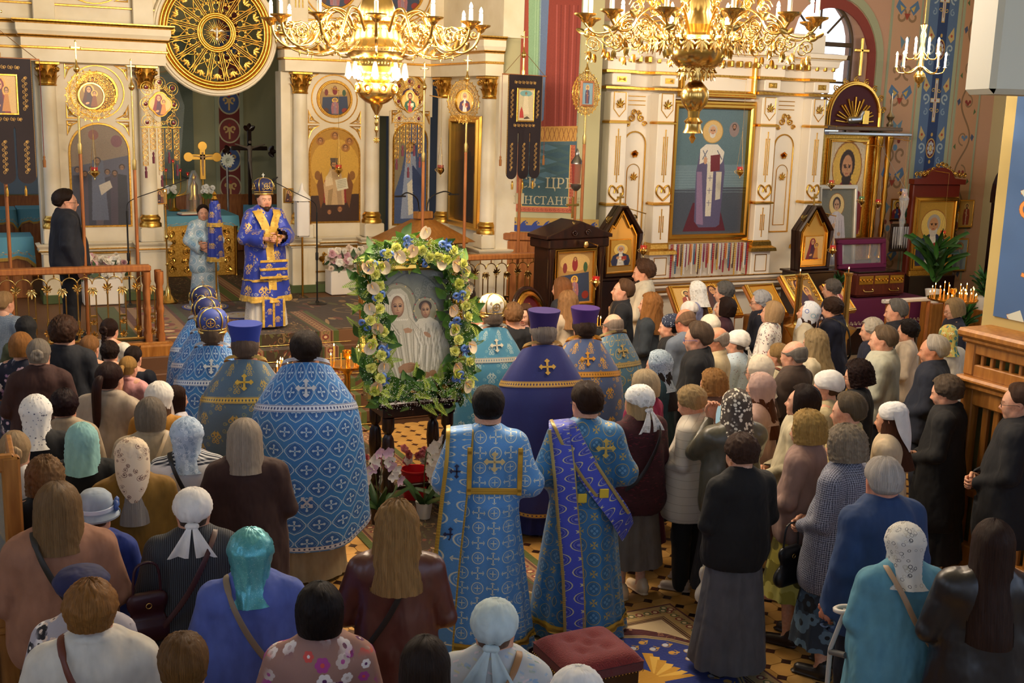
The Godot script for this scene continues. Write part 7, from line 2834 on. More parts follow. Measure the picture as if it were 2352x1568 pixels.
func taper(parent:Node3D,x:float,y:float,z:float,h:float,lit:=true)->void:
	var c:=part(parent,"candle",lat([.0045,0,.0045,h,0,h],6),mat("d8a048",.6),tf(x,y,z))
	if lit:
		part(c,"flame",flame_mesh(.03,.006),glow("ffc26a",18.0),tf(0,h,0))
func candle_stand(label:String,at:Vector3,h:float,r:float,n:int,sd:int,light:=.12)->void:
	var o:=thing("candle_stand",label,"candle stand",at)
	var g:=RandomNumberGenerator.new()
	g.seed=sd
	part(o,"column",lat([.16,0,.17,.02,.12,.05,.05,.1,.07,.16,.035,.22,.03,h*.45,.06,h*.5,.075,h*.55,.06,h*.6,.03,h*.66,.03,h-.1,.06,h-.05,r,h-.012,r+.008,h+.012,r-.006,h+.008,0,h],24),GOLD)
	part(o,"oil_lamp",lat([.02,h,.015,h+.06,.045,h+.1,.05,h+.15,.04,h+.15],14),GOLD)
	for k in n:
		var a:=g.randf()*TAU
		var q:=r*sqrt(g.randf_range(.2,.92))
		part(o,"socket",lat([.008,0,.008,.016,.004,.016],6),GOLD,tf(cos(a)*q,h,sin(a)*q))
		taper(o,cos(a)*q,h+.012,sin(a)*q,g.randf_range(.05,.2),k%3!=2)
	lamp(o,V(0,h+.3,0),light,"ffb561",.05)
func mic(label:String,at:Vector3,dx:float)->void:
	var o:=thing("microphone_stand",label,"microphone",at)
	part(o,"base",lat([.13,0,.13,.012,.03,.03,.015,.05],20),mat("141414",.4))
	part(o,"pole",tub(PackedVector3Array([V(0,.03,0),V(0,1.25,0)]),.011,8),mat("141414",.4))
	part(o,"clutch",lat([.012,.6,.02,.61,.02,.7,.012,.71],10),mat("101010",.5))
	part(o,"boom",tub(curve([V(0,1.25,0),V(dx*.05,1.38,0),V(dx*.4,1.52,.05),V(dx*.75,1.66,.1)],5),.006,6),mat("141414",.4))
	part(o,"head",lat([0,0,.016,.01,.018,.03,.012,.05,.008,.09],12,2.0),mat("0c0c0c",.8),Transform3D(Basis(Vector3.BACK,dx*1.2),V(dx*.78,1.67,.1)))
# ---------------------------------------------------------------- processional banners
func staff(o:Node3D,h:float,brass:=.6)->void:
	part(o,"pole",tub(PackedVector3Array([Vector3.ZERO,V(0,h-brass,0)]),.02,8),WOOD)
	part(o,"brass_tip",lat([.022,h-brass,.024,h-brass+.1,.014,h-brass+.12,.012,h-.14,.03,h-.12,.034,h-.09,.012,h-.05,.008,h],12),BRASS)
	var c:=MB.new()
	c.box(V(0,h+.09,0),V(.016,.18,.012),.003)
	c.box(V(0,h+.12,0),V(.1,.016,.012),.003)
	for q:Array in [[0,.185],[-.055,.12],[.055,.12]]:
		c.lathe(pv([0,-.016,.014,0,0,.016]),8,tf(q[0],h+q[1],0),3.0)
	part(o,"cross",c.done(),BRASS)
func gonfalon_mat()->StandardMaterial3D:
	if not texs.has("gonf"):
		var p:=Pen.new(512,1024,"1d0f16")
		var gd:="b8924a"
		var vine:=func(x:float,y:float,dx:float,dy:float,n:int)->void:
			for k in n:
				var a:=x+dx*k
				var c:=y+dy*k
				p.curl(a+.02,c,.03,.006,90,1.2,.008,gd); p.curl(a-.02,c+dy*.5,.03,.006,-90,-1.2,.008,gd)
				p.oval(a,c,.012,.006,gd,false,.7)
			p.oval(x,y,.02,.01,gd); p.oval(x+dx*(n-1),y+dy*(n-1),.02,.01,gd)
		vine.call(.12,.15,.0,.045,6); vine.call(.88,.15,.0,.045,6)
		vine.call(.22,.07,.11,.0,6); vine.call(.22,.48,.11,.0,6)
		for x:float in [.14,.5,.86]:vine.call(x,.66,.0,.045,6)
		for k in 128:
			p.rect(.0,k/128.0,.012,.004,gd); p.rect(.988,k/128.0,.012,.004,gd)
		texs["gonf"]=img_mat(p.tex(),.75)
	return texs["gonf"]
func gonfalon(label:String,x:float,z:float,pic:String,top:float,turn:float)->void:
	var o:=thing("church_banner",label,"banner",V(x,S,z),turn)
	staff(o,top-S+.35,.4)
	var W:=.62
	var H:=1.3
	var y1:=top-S
	part(o,"crossbar",tub(PackedVector3Array([V(-.4,y1,.03),V(.4,y1,.03)]),.01,6),WOOD)
	var pl:=PackedVector2Array([Vector2(-W*.5,y1)])
	for k in 3:
		var a:=-W*.5+k*W*.345
		var b:=a+W*.31
		pl.append_array(PackedVector2Array([Vector2(a,y1-.72),Vector2(a,y1-H+.09)]) if k==0 else PackedVector2Array([Vector2(a-W*.0175,y1-.7),Vector2(a,y1-.73),Vector2(a,y1-H+.09)]))
		pl.append_array(arc2((a+b)*.5,y1-H+.09,W*.155,.09,180,360,10))
		pl.push_back(Vector2(b,y1-.73))
	pl.push_back(Vector2(W*.5,y1))
	part(o,"cloth",board(pl,.012),gonfalon_mat(),tf(0,0,.04))
	var ic:=part(o,"image",board(rect_path(-.14,y1-.56,.14,y1-.18),.01),picture(pic),tf(0,0,.052))
	part(ic,"gold_braid",frame(rect_path(-.14,y1-.56,.14,y1-.18),.6),GILT)
	for k in 3:
		part(o,"tassel",lat([0,0,.012,-.01,.008,-.03,.016,-.05,.014,-.11],8),GILT,tf(-.19+k*.19,y1-H-.02,.045))
	for s:float in [-1.0,1.0]:
		part(o,"cord",tub(PackedVector3Array([V(s*.38,y1,.03),V(0,y1+.3,0)]),.004,4),mat("7a5a30",.8))
		part(o,"tassel_cord",tub(PackedVector3Array([V(s*.4,y1,.03),V(s*.4,y1-1.0,.03)]),.004,4),mat("7a3a28",.8))
		part(o,"tassel",lat([.004,0,.014,-.02,.01,-.04,.018,-.06,.016,-.13],8),mat("8a5a2c",.8),tf(s*.4,y1-1.0,.03))
# pierced gilt fan on a staff: round, or a quatrefoil one with hanging strips
func fan(label:String,x:float,z:float,y:float,pic:String,kind:String,turn:float,off:=.0,base:=S)->void:
	var o:=thing("processional_fan",label,"processional icon",V(x,base,z),turn)
	var c:=y-base
	staff(o,c+.38-(.0 if kind!="quatre" else .1),1.0)
	var b:=MB.new()
	if kind!="quatre":
		var R:=.26
		b.add(torus(R*.98,.005,48,5))
		b.add(torus(R*.55,.006,36,5))
		b.add(torus(R*.78,.004,40,5))
		for k in 24:
			var a:=TAU*k/24
			var bs:=Basis(Vector3.BACK,a)
			for s:float in [-1.0,1.0]:
				scroll(b,bs*V(s*.016,R*.67,0),.021,90,s*1.3,.003,bs)
				scroll(b,bs*V(s*.02,R*.88,0),.02,-90,s*1.3,.003,bs)
			b.tube(PackedVector3Array([bs*V(0,R*.55,0),bs*V(0,R*1.06,0)]),.003,4)
			leaf(b,Transform3D(bs,bs*V(0,R*.96,0)),.03,.02,.004)
		part(o,"pierced_plate",b.done(),GOLD,tf(off,c,.03))
		if kind=="round":
			var ic:=part(o,"image",board(circle_path(0,0,.125,24)),picture(pic),tf(off,c,.04))
			part(ic,"frame",frame(circle_path(0,0,.125,24),.6),GOLD)
		else:
			var ic:=part(o,"image",board(rect_path(-.1,-.13,.1,.13)),picture(pic),tf(off,c,.04))
			part(ic,"frame",frame(rect_path(-.1,-.13,.1,.13),.8),WOOD)
	else:
		for q:Array in [[-.15,-.2],[.15,-.2],[-.16,.0],[.16,.0],[-.15,.18],[.15,.18],[.0,.24]]:
			b.add(torus(.036,.004,16,5,tf(q[0],q[1],0)))
			b.add(torus(.07,.003,20,5,tf(q[0]*.95,q[1]*.95,0)))
		for k in 30:
			var a:=TAU*k/30
			scroll(b,V(sin(a)*.17,cos(a)*.2-.01,0),.028,k*40.0,1.3 if k%2 else -1.3,.003)
		b.tube(PackedVector3Array([V(-.23,-.25,0),V(.23,-.25,0)]),.007,6)
		part(o,"pierced_plate",b.done(),GOLD,tf(off,c,.03))
		var qp:=PackedVector2Array()
		for k in 40:
			var a:=TAU*k/40
			qp.push_back(Vector2(cos(a),sin(a))*(.1+.022*absf(cos(2.0*a))))
		var ic:=part(o,"image",board(qp),picture(pic),tf(off,c,.04))
		part(ic,"frame",frame(qp,.5),GOLD)
		for q:Array in [[-.15,-.2],[.15,-.2],[-.16,.0],[.16,.0],[-.15,.18],[.15,.18],[.0,.24]]:
			part(o,"stone",lat([0,.01,.018,.006,.022,0],12),mat("5a1c20",.15),Transform3D(Basis(Vector3.RIGHT,PI/2),V(q[0]+off,q[1]+c,.035)))
		for k in 5:
			var l:float=[.42,.26,.52,.26,.4][k]
			var s:=MB.new()
			for j in int(l/.06):
				s.add(torus(.026,.004,14,5,tf(0,-.03-j*.06,0)))
				scroll(s,V(0,-.03-j*.06,0),.018,j*90.0,1.2,.003)
			s.tube(PackedVector3Array([V(-.032,0,0),V(-.03,-l,0)]),.003,4)
			s.tube(PackedVector3Array([V(.032,0,0),V(.03,-l,0)]),.003,4)
			var st:=part(o,"hanging_strip",s.done(),GOLD,tf(off-.18+.09*k,c-.26,.03))
			part(st,"tassel",lat([.004,0,.014,-.02,.008,-.05,.016,-.06,.014,-.13],8),mat("5a2030",.7),tf(0,-l,0))
func banners()->void:
	gonfalon("black embroidered banner with a mother and child at the left edge",.55,-13.48,"mother_red",3.95,12)
	gonfalon("black embroidered banner with a red-robed figure before the pier painting",6.64,-13.48,"resurrection",4.0,20)
	fan("round pierced gold fan with a dark icon, left of the royal doors",1.31,-13.48,3.59,"mother_dark","round",10,.13)
	fan("quatrefoil gold fan with hanging strips beside the royal doors",1.87,-13.48,3.52,"mother_red","quatre",12,.3)
	fan("quatrefoil gold fan with a book-bearing figure, right of the throne icon",5.3,-13.48,3.63,"christ","quatre",18,-.26)
	fan("round pierced gold fan with a bishop icon before the wing",5.87,-13.48,3.65,"bishop_icon","round",18,-.08)
	fan("round gold fan with a small square icon left of the white shrine",7.24,-12.9,3.79,"sky_saint","square",20,-.04,.0)
# ---------------------------------------------------------------- the altar behind the royal doors
func blue_cloth_mat()->StandardMaterial3D:
	if not texs.has("bluecloth"):
		var p:=Pen.new(512,256,"62a9c4")
		p.rect(0,.86,1,.14,"c8a040")
		for k in 64:p.rect(k/64.0,.88,.004,.12,"9a7628")
		for k in 12:
			p.curl(k/12.0+.03,.7,.03,.006,0,1.2,.006,"c8b060",true); p.oval(k/12.0+.06,.7,.015,.03,"b08a70",true); p.oval(k/12.0,.62,.012,.02,"d8c890",true)
		texs["bluecloth"]=img_mat(p.tex(),.6)
	return texs["bluecloth"]
func covered_table(label:String,at:Vector3,w:float,d:float,h:float,drop:float)->Node3D:
	var o:=thing("covered_table",label,"table",at)
	part(o,"table_frame",bx(V(0,h*.5-.01,0),V(w-.06,h-.02,d-.06),.01),WOOD)
	var b:=MB.new()
	b.box(V(0,h,0),V(w,.012,d),.004)
	for i in b.v.size():b.uv[i]=Vector2(b.v[i].x,.3)
	var per:=[]
	var q:=[Vector2(-w,-d),Vector2(w,-d),Vector2(w,d),Vector2(-w,d),Vector2(-w,-d)]
	for s in 4:
		for k in 8:
			per.push_back((q[s] as Vector2).lerp(q[s+1],k/8.0)*.5)
	var rows:=[PackedVector3Array(),PackedVector3Array()]
	for k in per.size():
		var e:Vector2=per[k]
		rows[0].push_back(V(e.x*1.005,h+.004,e.y*1.005))
		rows[1].push_back(V(e.x*1.03,h-drop-(.12 if k%8==0 else .02*sin(k*2.0)),e.y*1.03)+V(e.x,0,e.y).normalized()*.02*sin(k*2.4))
	b.grid(rows,true,3.0,1.0)
	part(o,"cloth",b.done(),blue_cloth_mat())
	return o
func altar()->void:
	var o:=covered_table("altar table with light blue cloth and embossed gold front, in the sanctuary",V(3.42,S,-18.55),1.2,1.1,.93,.16)
	var g:=MB.new()
	scroll(g,Vector3.ZERO,.06,0,1.6,.009)
	leaf(g,Transform3D(),.08,.05,.02)
	var gm:=g.done()
	for i in 5:
		for j in 5:
			part(o,"relief_scroll",gm,GOLD,tf(-.42+i*.21,.12+j*.14,.565,180.0*((i+j)%2),0,i*60.0+j*45.0))
	part(o,"gold_front",bx(V(0,.4,.54),V(1.12,.78,.03),.006),GILT)
	for x:float in [-.55,.55]:
		part(o,"twisted_column",lat([.03,0,.02,.05,.026,.1,.02,.15,.026,.2,.02,.25,.026,.3,.02,.35,.026,.4,.02,.45,.026,.5,.02,.55,.026,.6,.02,.68,.035,.78],10,2.0),GOLD,tf(x,0,.57))
	var y:=S+.945
	o=thing("tabernacle","tall gilt tabernacle with glass cover standing on the altar","tabernacle",V(3.42,y,-18.35))
	part(o,"body",lat([.11,0,.11,.05,.08,.06,.085,.2,.1,.21,.06,.3,.065,.42,.02,.5,.03,.55,0,.62],8),GOLD)
	part(o,"glass_cover",lat([.13,.02,.11,.5,.03,.66],12),glass("ffffff",.1))
	o=thing("seven_branch_candelabrum","gilt branched candelabrum with red glasses behind the altar","candelabrum",V(3.2,y,-18.85))
	part(o,"stem",lat([.1,0,.03,.05,.02,.3,.04,.35,.015,.4,.012,.75],12),GOLD)
	for k in 7:
		var x:=(k-3)*.11
		if k!=3:
			part(o,"branch",tub(curve([V(0,.22,0),V(x*.8,.28,0),V(x,.42,0),V(x,.66-absf(x)*.5,0)],4),.009,6),GOLD)
		var c:=part(o,"red_glass",lat([.01,0,.022,.015,.026,.05],10),glass("c01818",.6),tf(x,.66-absf(x)*.5+(.09 if k==3 else .0),0))
		part(c,"flame",flame_mesh(.02,.005),glow("ff6040",5.0),tf(0,.01,0))
	o=thing("altar_cross","gilt painted altar cross with round ends behind the tabernacle","cross",V(3.62,y,-18.65))
	var b:=MB.new()
	b.box(V(0,.75,0),V(.09,.5,.02),.006); b.box(V(0,.85,0),V(.4,.09,.02),.006)
	for e:Array in [[0,1.02],[-.22,.85],[.22,.85]]:b.lathe(pv([0,.014,.07,.014,.075,0,.07,-.014]),16,tf(e[0],e[1],0,0,90))
	b.lathe(pv([.08,0,.02,.05,.015,.5]),12)
	part(o,"gold_cross",b.done(),GOLD)
	part(o,"crucified_figure",sdf([[V(0,.86,.02),V(0,.72,.02),.02,.016],[V(-.15,.87,.02),V(0,.85,.02),.008,.012],[V(.15,.87,.02),V(0,.85,.02),.008,.012],[V(0,.72,.02),V(0,.56,.02),.016,.009],[V(0,.91,.02),V(0,.91,.02),.018,.018]],.01,.01,V(-.2,.5,-.03),V(.2,.96,.06)),mat("c09a70",.6))
	posy("white orchid spray on the altar left of the tabernacle",V(3.05,y+.36,-18.3),9,"fbfaf4")
	posy("white orchid spray on the altar right of the tabernacle",V(3.6,y+.36,-18.2),8,"fbfaf4")
	o=thing("gospel_book","open book lying on the blue altar cloth","book",V(3.3,y,-18.15),10)
	part(o,"pages",bx(V(0,.02,0),V(.3,.03,.2),.006),mat("efe6cc",.8))
	part(o,"cover",bx(V(0,.004,0),V(.32,.008,.22),.002),mat("8a2020",.5))
	o=thing("standing_crucifix","tall dark wooden crucifix with leafy ends beside the sanctuary wall","cross",V(4.58,S,-19.6))
	b=MB.new()
	b.box(V(0,1.0,0),V(.06,2.0,.05),.008); b.box(V(0,1.9,0),V(.6,.07,.05),.008); b.box(V(0,2.05,0),V(.07,.3,.05),.008)
	for e:Array in [[0,2.25,0],[-.34,1.9,90],[.34,1.9,-90]]:
		for k in 3:leaf(b,tf(e[0],e[1]-.05,0,0,0,e[2]+(k-1)*55.0),.12,.09,.02)
	part(o,"cross",b.done(),DARKWOOD)
	part(o,"figure",sdf([[V(0,1.92,.05),V(0,1.7,.05),.035,.028],[V(-.25,1.97,.05),V(0,1.9,.05),.014,.022],[V(.25,1.97,.05),V(0,1.9,.05),.014,.022],[V(0,1.7,.05),V(.02,1.4,.06),.028,.015],[V(0,2.0,.06),V(0,2.0,.06),.03,.03]],.014,.02,V(-.32,1.3,-.05),V(.32,2.1,.13)),mat("8a7a68",.6))
	o=thing("crystal_flower_stand","silver stand with a round crystal flower by the altar","ornament",V(4.12,S,-19.2))
	part(o,"stem",tub(PackedVector3Array([Vector3.ZERO,V(0,1.66,0)]),.02,8),mat("c8ccd0",.2,1.0))
	part(o,"flower",bloom("mum"),mat("eef2e4",.1),tf(0,1.72,.02).scaled_local(Vector3.ONE*3.2))
	covered_table("small light blue covered table by the sanctuary wall right of the altar",V(4.75,S,-19.4),.55,.5,.95,.2)
	covered_table("light blue covered table at the far left of the sanctuary",V(.62,S,-18.7),.5,.6,1.02,.2)
	covered_table("light blue covered table beside the left screen column",V(1.1,S,-18.8),.42,.6,1.02,.2)
	covered_table("low blue table with gold fringe before the left sanctuary door",V(.55,S,-16.9),.85,.6,.82,.3)
	covered_table("blue covered chest behind the open deacon door",V(6.0,S,-18.6),.7,.6,.95,.25)
	var pl:=struct("wall_painting",board(rect_path(0,1.95,1.6,3.6),.02),mat("7f93a4",.85),tf(.2,0,-20.99))
	for k in 4:
		part(pl,"painted_column",bx(V(.75+k*.16,2.75,.022),V(.1,1.1,.01)),mat(["c87c78","b86860","d09088","9fb0b4"][k],.85))
	struct("trim_dado",bx(V(2.0,1.42,-20.97),V(9.5,1.02,.08),.01),WOOD)
	o=thing("altar_candlestick","slim brass floor candlestick with a lit candle left of the royal doors","candlestick",V(2.56,S,-15.75))
	part(o,"stem",lat([.13,0,.13,.02,.09,.05,.04,.12,.03,.2,.012,.24,.012,.5,.025,.52,.012,.54,.012,.85,.03,.88,.015,.92,.014,1.28,.02,1.3],16),BRASS)
	taper(o,0,1.3,0,.18)
	mic("black boom microphone on a stand before the left icon",V(2.05,S,-15.6),1.0)
	mic("black boom microphone on a stand beside the bishop",V(4.42,S,-15.1),-.8)
	o=thing("white_incense_stand","white and gold stand with blue flowers behind the bishop","stand",V(4.4,S,-15.75))
	part(o,"pole",tub(PackedVector3Array([Vector3.ZERO,V(0,.9,0)]),.015,8),GOLD)
	part(o,"tower",bx(V(0,1.1,0),V(.18,.5,.18),.02),mat("efeae0",.4))
	part(o,"roof",lat([.13,1.35,.12,1.4,.03,1.5,.02,1.56,0,1.6],8),mat("efeae0",.4))
	lampada("gilt oil lamp with red glass before the left arched icon",V(1.71,2.62,-15.9),"d02020",1.1,true,.4)
	lampada("gilt oil lamp with red glass before the enthroned figure icon",V(4.99,2.66,-15.95),"d01830",1.1,true,.35)
	lampada("small red oil lamp hung before the wing's tall icon",V(6.3,2.7,-15.35),"b83028",1.0,false)
# ---------------------------------------------------------------- shrines and icons at the right
func icon_board(label:String,at:Vector3,turn:float,w:float,h:float,pic:String,fr:float,fm:Material,tilt:=.0)->Node3D:
	var o:=thing("framed_icon",label,"icon",at,turn)
	var X:=tf(0,0,0,0,-tilt)
	var i:=part(o,"painting",board(rect_path(-w*.5,.03,w*.5,h),.02),picture(pic),X)
	part(i,"frame",frame(rect_path(-w*.5,.03,w*.5,h),fr),fm)
	part(o,"back",bx(V(0,h*.5,-.015),V(w+.03*fr,h+.03,.03)),DARKWOOD,X)
	return o
func slanted_stand(label:String,at:Vector3,turn:float,w:float,h:float,pic:String,rim:bool)->void:
	var o:=thing("icon_stand",label,"icon stand",at,turn)
	part(o,"cabinet",bx(V(0,.45,-.05),V(w*.8,.9,.4),.012),OAK)
	var X:=Transform3D(Basis(Vector3.RIGHT,-.75),V(0,.95,.16))
	part(o,"desk",bx(V(0,h*.5,-.03),V(w+.12,h+.1,.05),.012),WOOD,X)
	var i:=part(o,"icon",board(rect_path(-w*.5,0,w*.5,h),.02),picture(pic),X)
	part(i,"frame",frame(rect_path(-w*.5,0,w*.5,h),1.3),GOLD)
	if rim:
		var b:=MB.new()
		for k in 30:
			var t:=k/30.0*4.0
			var f:=fposmod(t,1.0)
			var p:Vector2=[Vector2(lerpf(-1,1,f),-1),Vector2(1,lerpf(-1,1,f)),Vector2(lerpf(1,-1,f),1),Vector2(-1,lerpf(1,-1,f))][int(t)]
			scroll(b,V(p.x*w*.43,h*.5+p.y*h*.43,.025),.03,k*70.0,1.4,.007)
		part(o,"gilt_relief",b.done(),GOLD,X)
func pointed_case(label:String,at:Vector3,turn:float,w:float,h:float,pic:String)->void:
	var o:=thing("pointed_icon_case",label,"icon case",at,turn)
	var out:=pv([-w*.5,0,w*.5,0,w*.5+.04,h*.62,w*.1,h,-w*.1,h,-w*.5-.04,h*.62])
	var b:=MB.new()
	b.extrude(out,.1,tf(0,0,-.1))
	b.sweep(out,pv([-.05,.0,-.05,.05,-.02,.08,.0,.06,.0,-.02]),true)
	part(o,"case",b.done(),DARKWOOD)
	var ins:=pv([-w*.38,.07,w*.38,.07,w*.38,h*.58,w*.26,h*.7,w*.2,h*.68,0,h*.88,-w*.2,h*.68,-w*.26,h*.7,-w*.38,h*.58])
	part(o,"gilt_back",board(ins,.01),mat("d6b46a",.3,.8))
	part(o,"gilt_arch",frame(ins,1.0),GOLD,tf(0,0,.01))
	var i:=part(o,"icon",board(rect_path(-w*.28,.16,w*.28,h*.52),.02),picture(pic),tf(0,0,.01))
	part(i,"frame",frame(rect_path(-w*.28,.16,w*.28,h*.52),.5),GOLD)
	var c:=MB.new()
	c.box(V(0,h+.07,-.04),V(.025,.2,.02),.004); c.box(V(0,h+.11,-.04),V(.12,.025,.02),.004)
	part(o,"cross",c.done(),BRASS)
	for s:float in [-1.0,1.0]:
		var l:=MB.new()
		scroll(l,V(s*w*.36,h*.82,0),.05,0,s*1.4,.012); leaf(l,Transform3D(Basis(Vector3.BACK,s*.8),V(s*w*.4,h*.76,0)),.14,.07,.03)
		part(o,"crest",l.done(),mat("9a7a3c",.35,1.0))
func gilt_bars(parent:Node3D,x:float,y0:float,y1:float,z:float)->void:
	var b:=MB.new()
	for k in 3:
		var e:=.0 if k==1 else .1
		b.tube(PackedVector3Array([V(x-.03+k*.03,y0+e,z),V(x-.03+k*.03,y1-e,z)]),.007,6)
		for y:float in [y0+e,y1-e]:b.lathe(pv([0,-.014,.013,0,0,.014]),8,tf(x-.03+k*.03,y,z),3.0)
	part(parent,"gilt_bars",b.done(),GOLD)
func white_shrine()->void:
	var Z:=-14.2
	var WH:=mat("f0e9da",.4)
	var o:=thing("white_icon_shrine","tall white and gilt shrine framing the big standing bishop icon","shrine",Vector3.ZERO)
	part(o,"back_wall",bx(V(10.22,2.4,Z-.2),V(3.8,4.8,.3),.01),WH)
	part(o,"base",bx(V(10.22,.6,Z+.06),V(4.0,1.2,.3),.012),WH)
	for y:float in [1.0,1.1,1.19]:
		part(o,"base_step",mould([8.2,Z,8.2,Z+.26,12.24,Z+.26,12.24,Z],[0,0,.02+(1.2-y)*.3,.005,.02+(1.2-y)*.3,.05,0,.06],false,y),WH)
		part(o,"gilt_line",mould([8.2,Z,8.2,Z+.26,12.24,Z+.26,12.24,Z],[0,0,.03+(1.2-y)*.3,.004,.03+(1.2-y)*.3,.014,0,.02],false,y+.04),GOLD)
	for x:float in [8.42,9.2,11.0,11.92]:
		part(o,"pilaster",bx(V(x,2.4,Z+.05),V(.28,2.9,.2),.01),WH)
		part(o,"pilaster_foot",mould([x-.15,Z-.02,x-.15,Z+.16,x+.15,Z+.16,x+.15,Z-.02],[.0,.16,.02,.14,.03,.08,.08,.05,.09,.0,0,0],false,1.58),GILT)
		part(o,"foot_block",bx(V(x,1.4,Z+.06),V(.36,.36,.24),.01),WH)
		part(o,"gilt_square",frame(rect_path(x-.1,1.28,x+.1,1.52),.3),GOLD,tf(0,0,Z+.182))
		for y:float in [2.28,3.42]:
			part(o,"band",mould([x-.14,Z-.02,x-.14,Z+.15,x+.14,Z+.15,x+.14,Z-.02],[0,0,.03,.005,.03,.03,0,.045],false,y),GOLD)
		gilt_bars(o,x,1.8,2.22,Z+.155)
		gilt_bars(o,x,2.62,3.34,Z+.155)
		part(o,"shield",frame(pv([x-.09,3.62,x,3.52,x+.09,3.62,x+.09,3.84,x-.09,3.84]),.3),GOLD,tf(0,0,Z+.152))
		part(o,"leaf",palmette(.11),GOLD,tf(x,3.66,Z+.16))
		var ring:=MB.new()
		for s:float in [-1.0,1.0]:
			ring.tube(curve([V(0,-.12,0),V(s*.11,-.02,0),V(s*.09,.09,0),V(s*.02,.06,0),V(s*.03,-.01,0)],5),.014,6)
		part(o,"gilt_heart",ring.done(),GOLD,tf(x,2.47,Z+.16))
		part(o,"block",bx(V(x,4.02,Z+.07),V(.3,.16,.22),.01),WH)
		var d:=MB.new()
		d.quad(V(x-.07,3.985,Z+.182),V(x,4.02,Z+.2),V(x-.07,4.055,Z+.182),V(x-.07,4.02,Z+.182)); d.quad(V(x+.07,4.055,Z+.182),V(x,4.02,Z+.2),V(x+.07,3.985,Z+.182),V(x+.07,4.02,Z+.182))
		d.box(V(x,4.02,Z+.183),V(.15,.075,.006))
		part(o,"diamond",d.done(),GILT)
	for x:float in [8.81,11.46]:
		part(o,"niche_frame",frame(arch_path(x-.17,1.85,x+.17,3.3,12),.6),GOLD,tf(0,0,Z-.045))
		part(o,"rosette",bloom("carnation"),GOLD,tf(x,3.0,Z-.03).scaled_local(Vector3.ONE*1.6))
		part(o,"scroll_panel",frame(arch_path(x-.1,1.95,x+.1,2.85,12),.3),GOLD,tf(0,0,Z-.045))
		part(o,"leaf",palmette(.1),GOLD,tf(x,2.65,Z-.03))
		var b:=MB.new()
		for s:float in [-1.0,1.0]:
			scroll(b,V(x+s*.08,3.5,0),.06,90,s*1.4,.012); scroll(b,V(x+s*.04,3.58,0),.04,0,-s*1.3,.01); scroll(b,V(x+s*.14,3.42,0),.04,0,s*1.3,.01)
		part(o,"gilt_scrolls",b.done(),GOLD,tf(0,0,Z-.03))
		for k in 3:part(o,"gilt_stripe",bx(V(x,3.68+k*.06,Z-.045),V(.3,.012,.012),.003),GOLD)
	var path:=[8.2,Z-.05,8.2,Z+.16,8.64,Z+.16,8.64,Z+.0,8.98,Z,8.98,Z+.16,9.42,Z+.16,9.42,Z+.04,10.78,Z+.04,10.78,Z+.16,11.22,Z+.16,11.22,Z,11.7,Z,11.7,Z+.16,12.14,Z+.16,12.14,Z-.05]
	part(o,"cornice",mould(path,[0,0,.0,.18,.05,.22,.06,.3,.12,.34,.13,.4,.0,.42],false,4.1),WH)
	for y:float in [3.88,4.1,4.42]:
		part(o,"gilt_line",mould(path,[0,0,.03+(.09 if y>4.3 else .0),.01,.03+(.09 if y>4.3 else .0),.04,0,.05],false,y),GILT)
	for k in 26:
		part(o,"dentil",bx(V(8.24+k*.155,4.3,Z+.14),V(.055,.09,.12),.012),GILT)
	var fp:=rect_path(9.47,1.84,10.74,3.66)
	var i:=part(o,"icon_painting",board(fp,.015),picture("nicholas"),tf(0,0,Z-.04))
	part(i,"gilt_frame",frame(fp,3.6),GOLD)
	part(o,"arch",frame(arch_path(9.5,3.9,10.7,4.9,20),2.4),GOLD,tf(0,0,Z+.06))
	part(o,"arch_field",board(arch_path(9.5,3.9,10.7,4.9,20),.02),WH,tf(0,0,Z+.04))
	# strings of beads hung under the big icon
	var r:=RandomNumberGenerator.new()
	r.seed=31
	var cols:=["c8c4bc","9a3040","c87830","e6e2d8","4a6a8a","a02028","d8cfa8","584038","c9a050","d8d8dc","7a2a5a"]
	var names:=["silver","maroon","amber","white","slate blue","red","ivory","brown","gold","pearl","plum"]
	for k in 50:
		var x:=9.34+k*.0282
		var l:=r.randf_range(.22,.5)
		var b:=MB.new()
		var strand:=PackedVector3Array()
		var rad:=PackedFloat32Array()
		for j in 61:
			var t:=j/60.0*2.0-1.0
			strand.push_back(V(signf(t)*pow(absf(t),.3)*.011,-l*(1.0-pow(absf(t),1.15)),.01+.01*(k%2)))
			rad.push_back(.0085 if j%2 else .0045)
		b.tube(strand,rad,6)
		var n:=thing("bead_necklace","%s %s bead string from the left in the row under the big bishop icon"%[["first","second","third","fourth","fifth"][k/11],names[k%11]],"necklace",V(x,1.72,Z+.19),0,"necklaces hung below the big icon")
		part(n,"beads",b.done(),mat(cols[k%11],.25))
	part(o,"bead_rail",tub(PackedVector3Array([V(9.3,1.735,Z+.2),V(10.8,1.735,Z+.2)]),.01,6),BRASS)
	lampada("red glass oil lamp hung at the right of the big bishop icon",V(10.31,2.78,-13.75),"d81828",1.3)
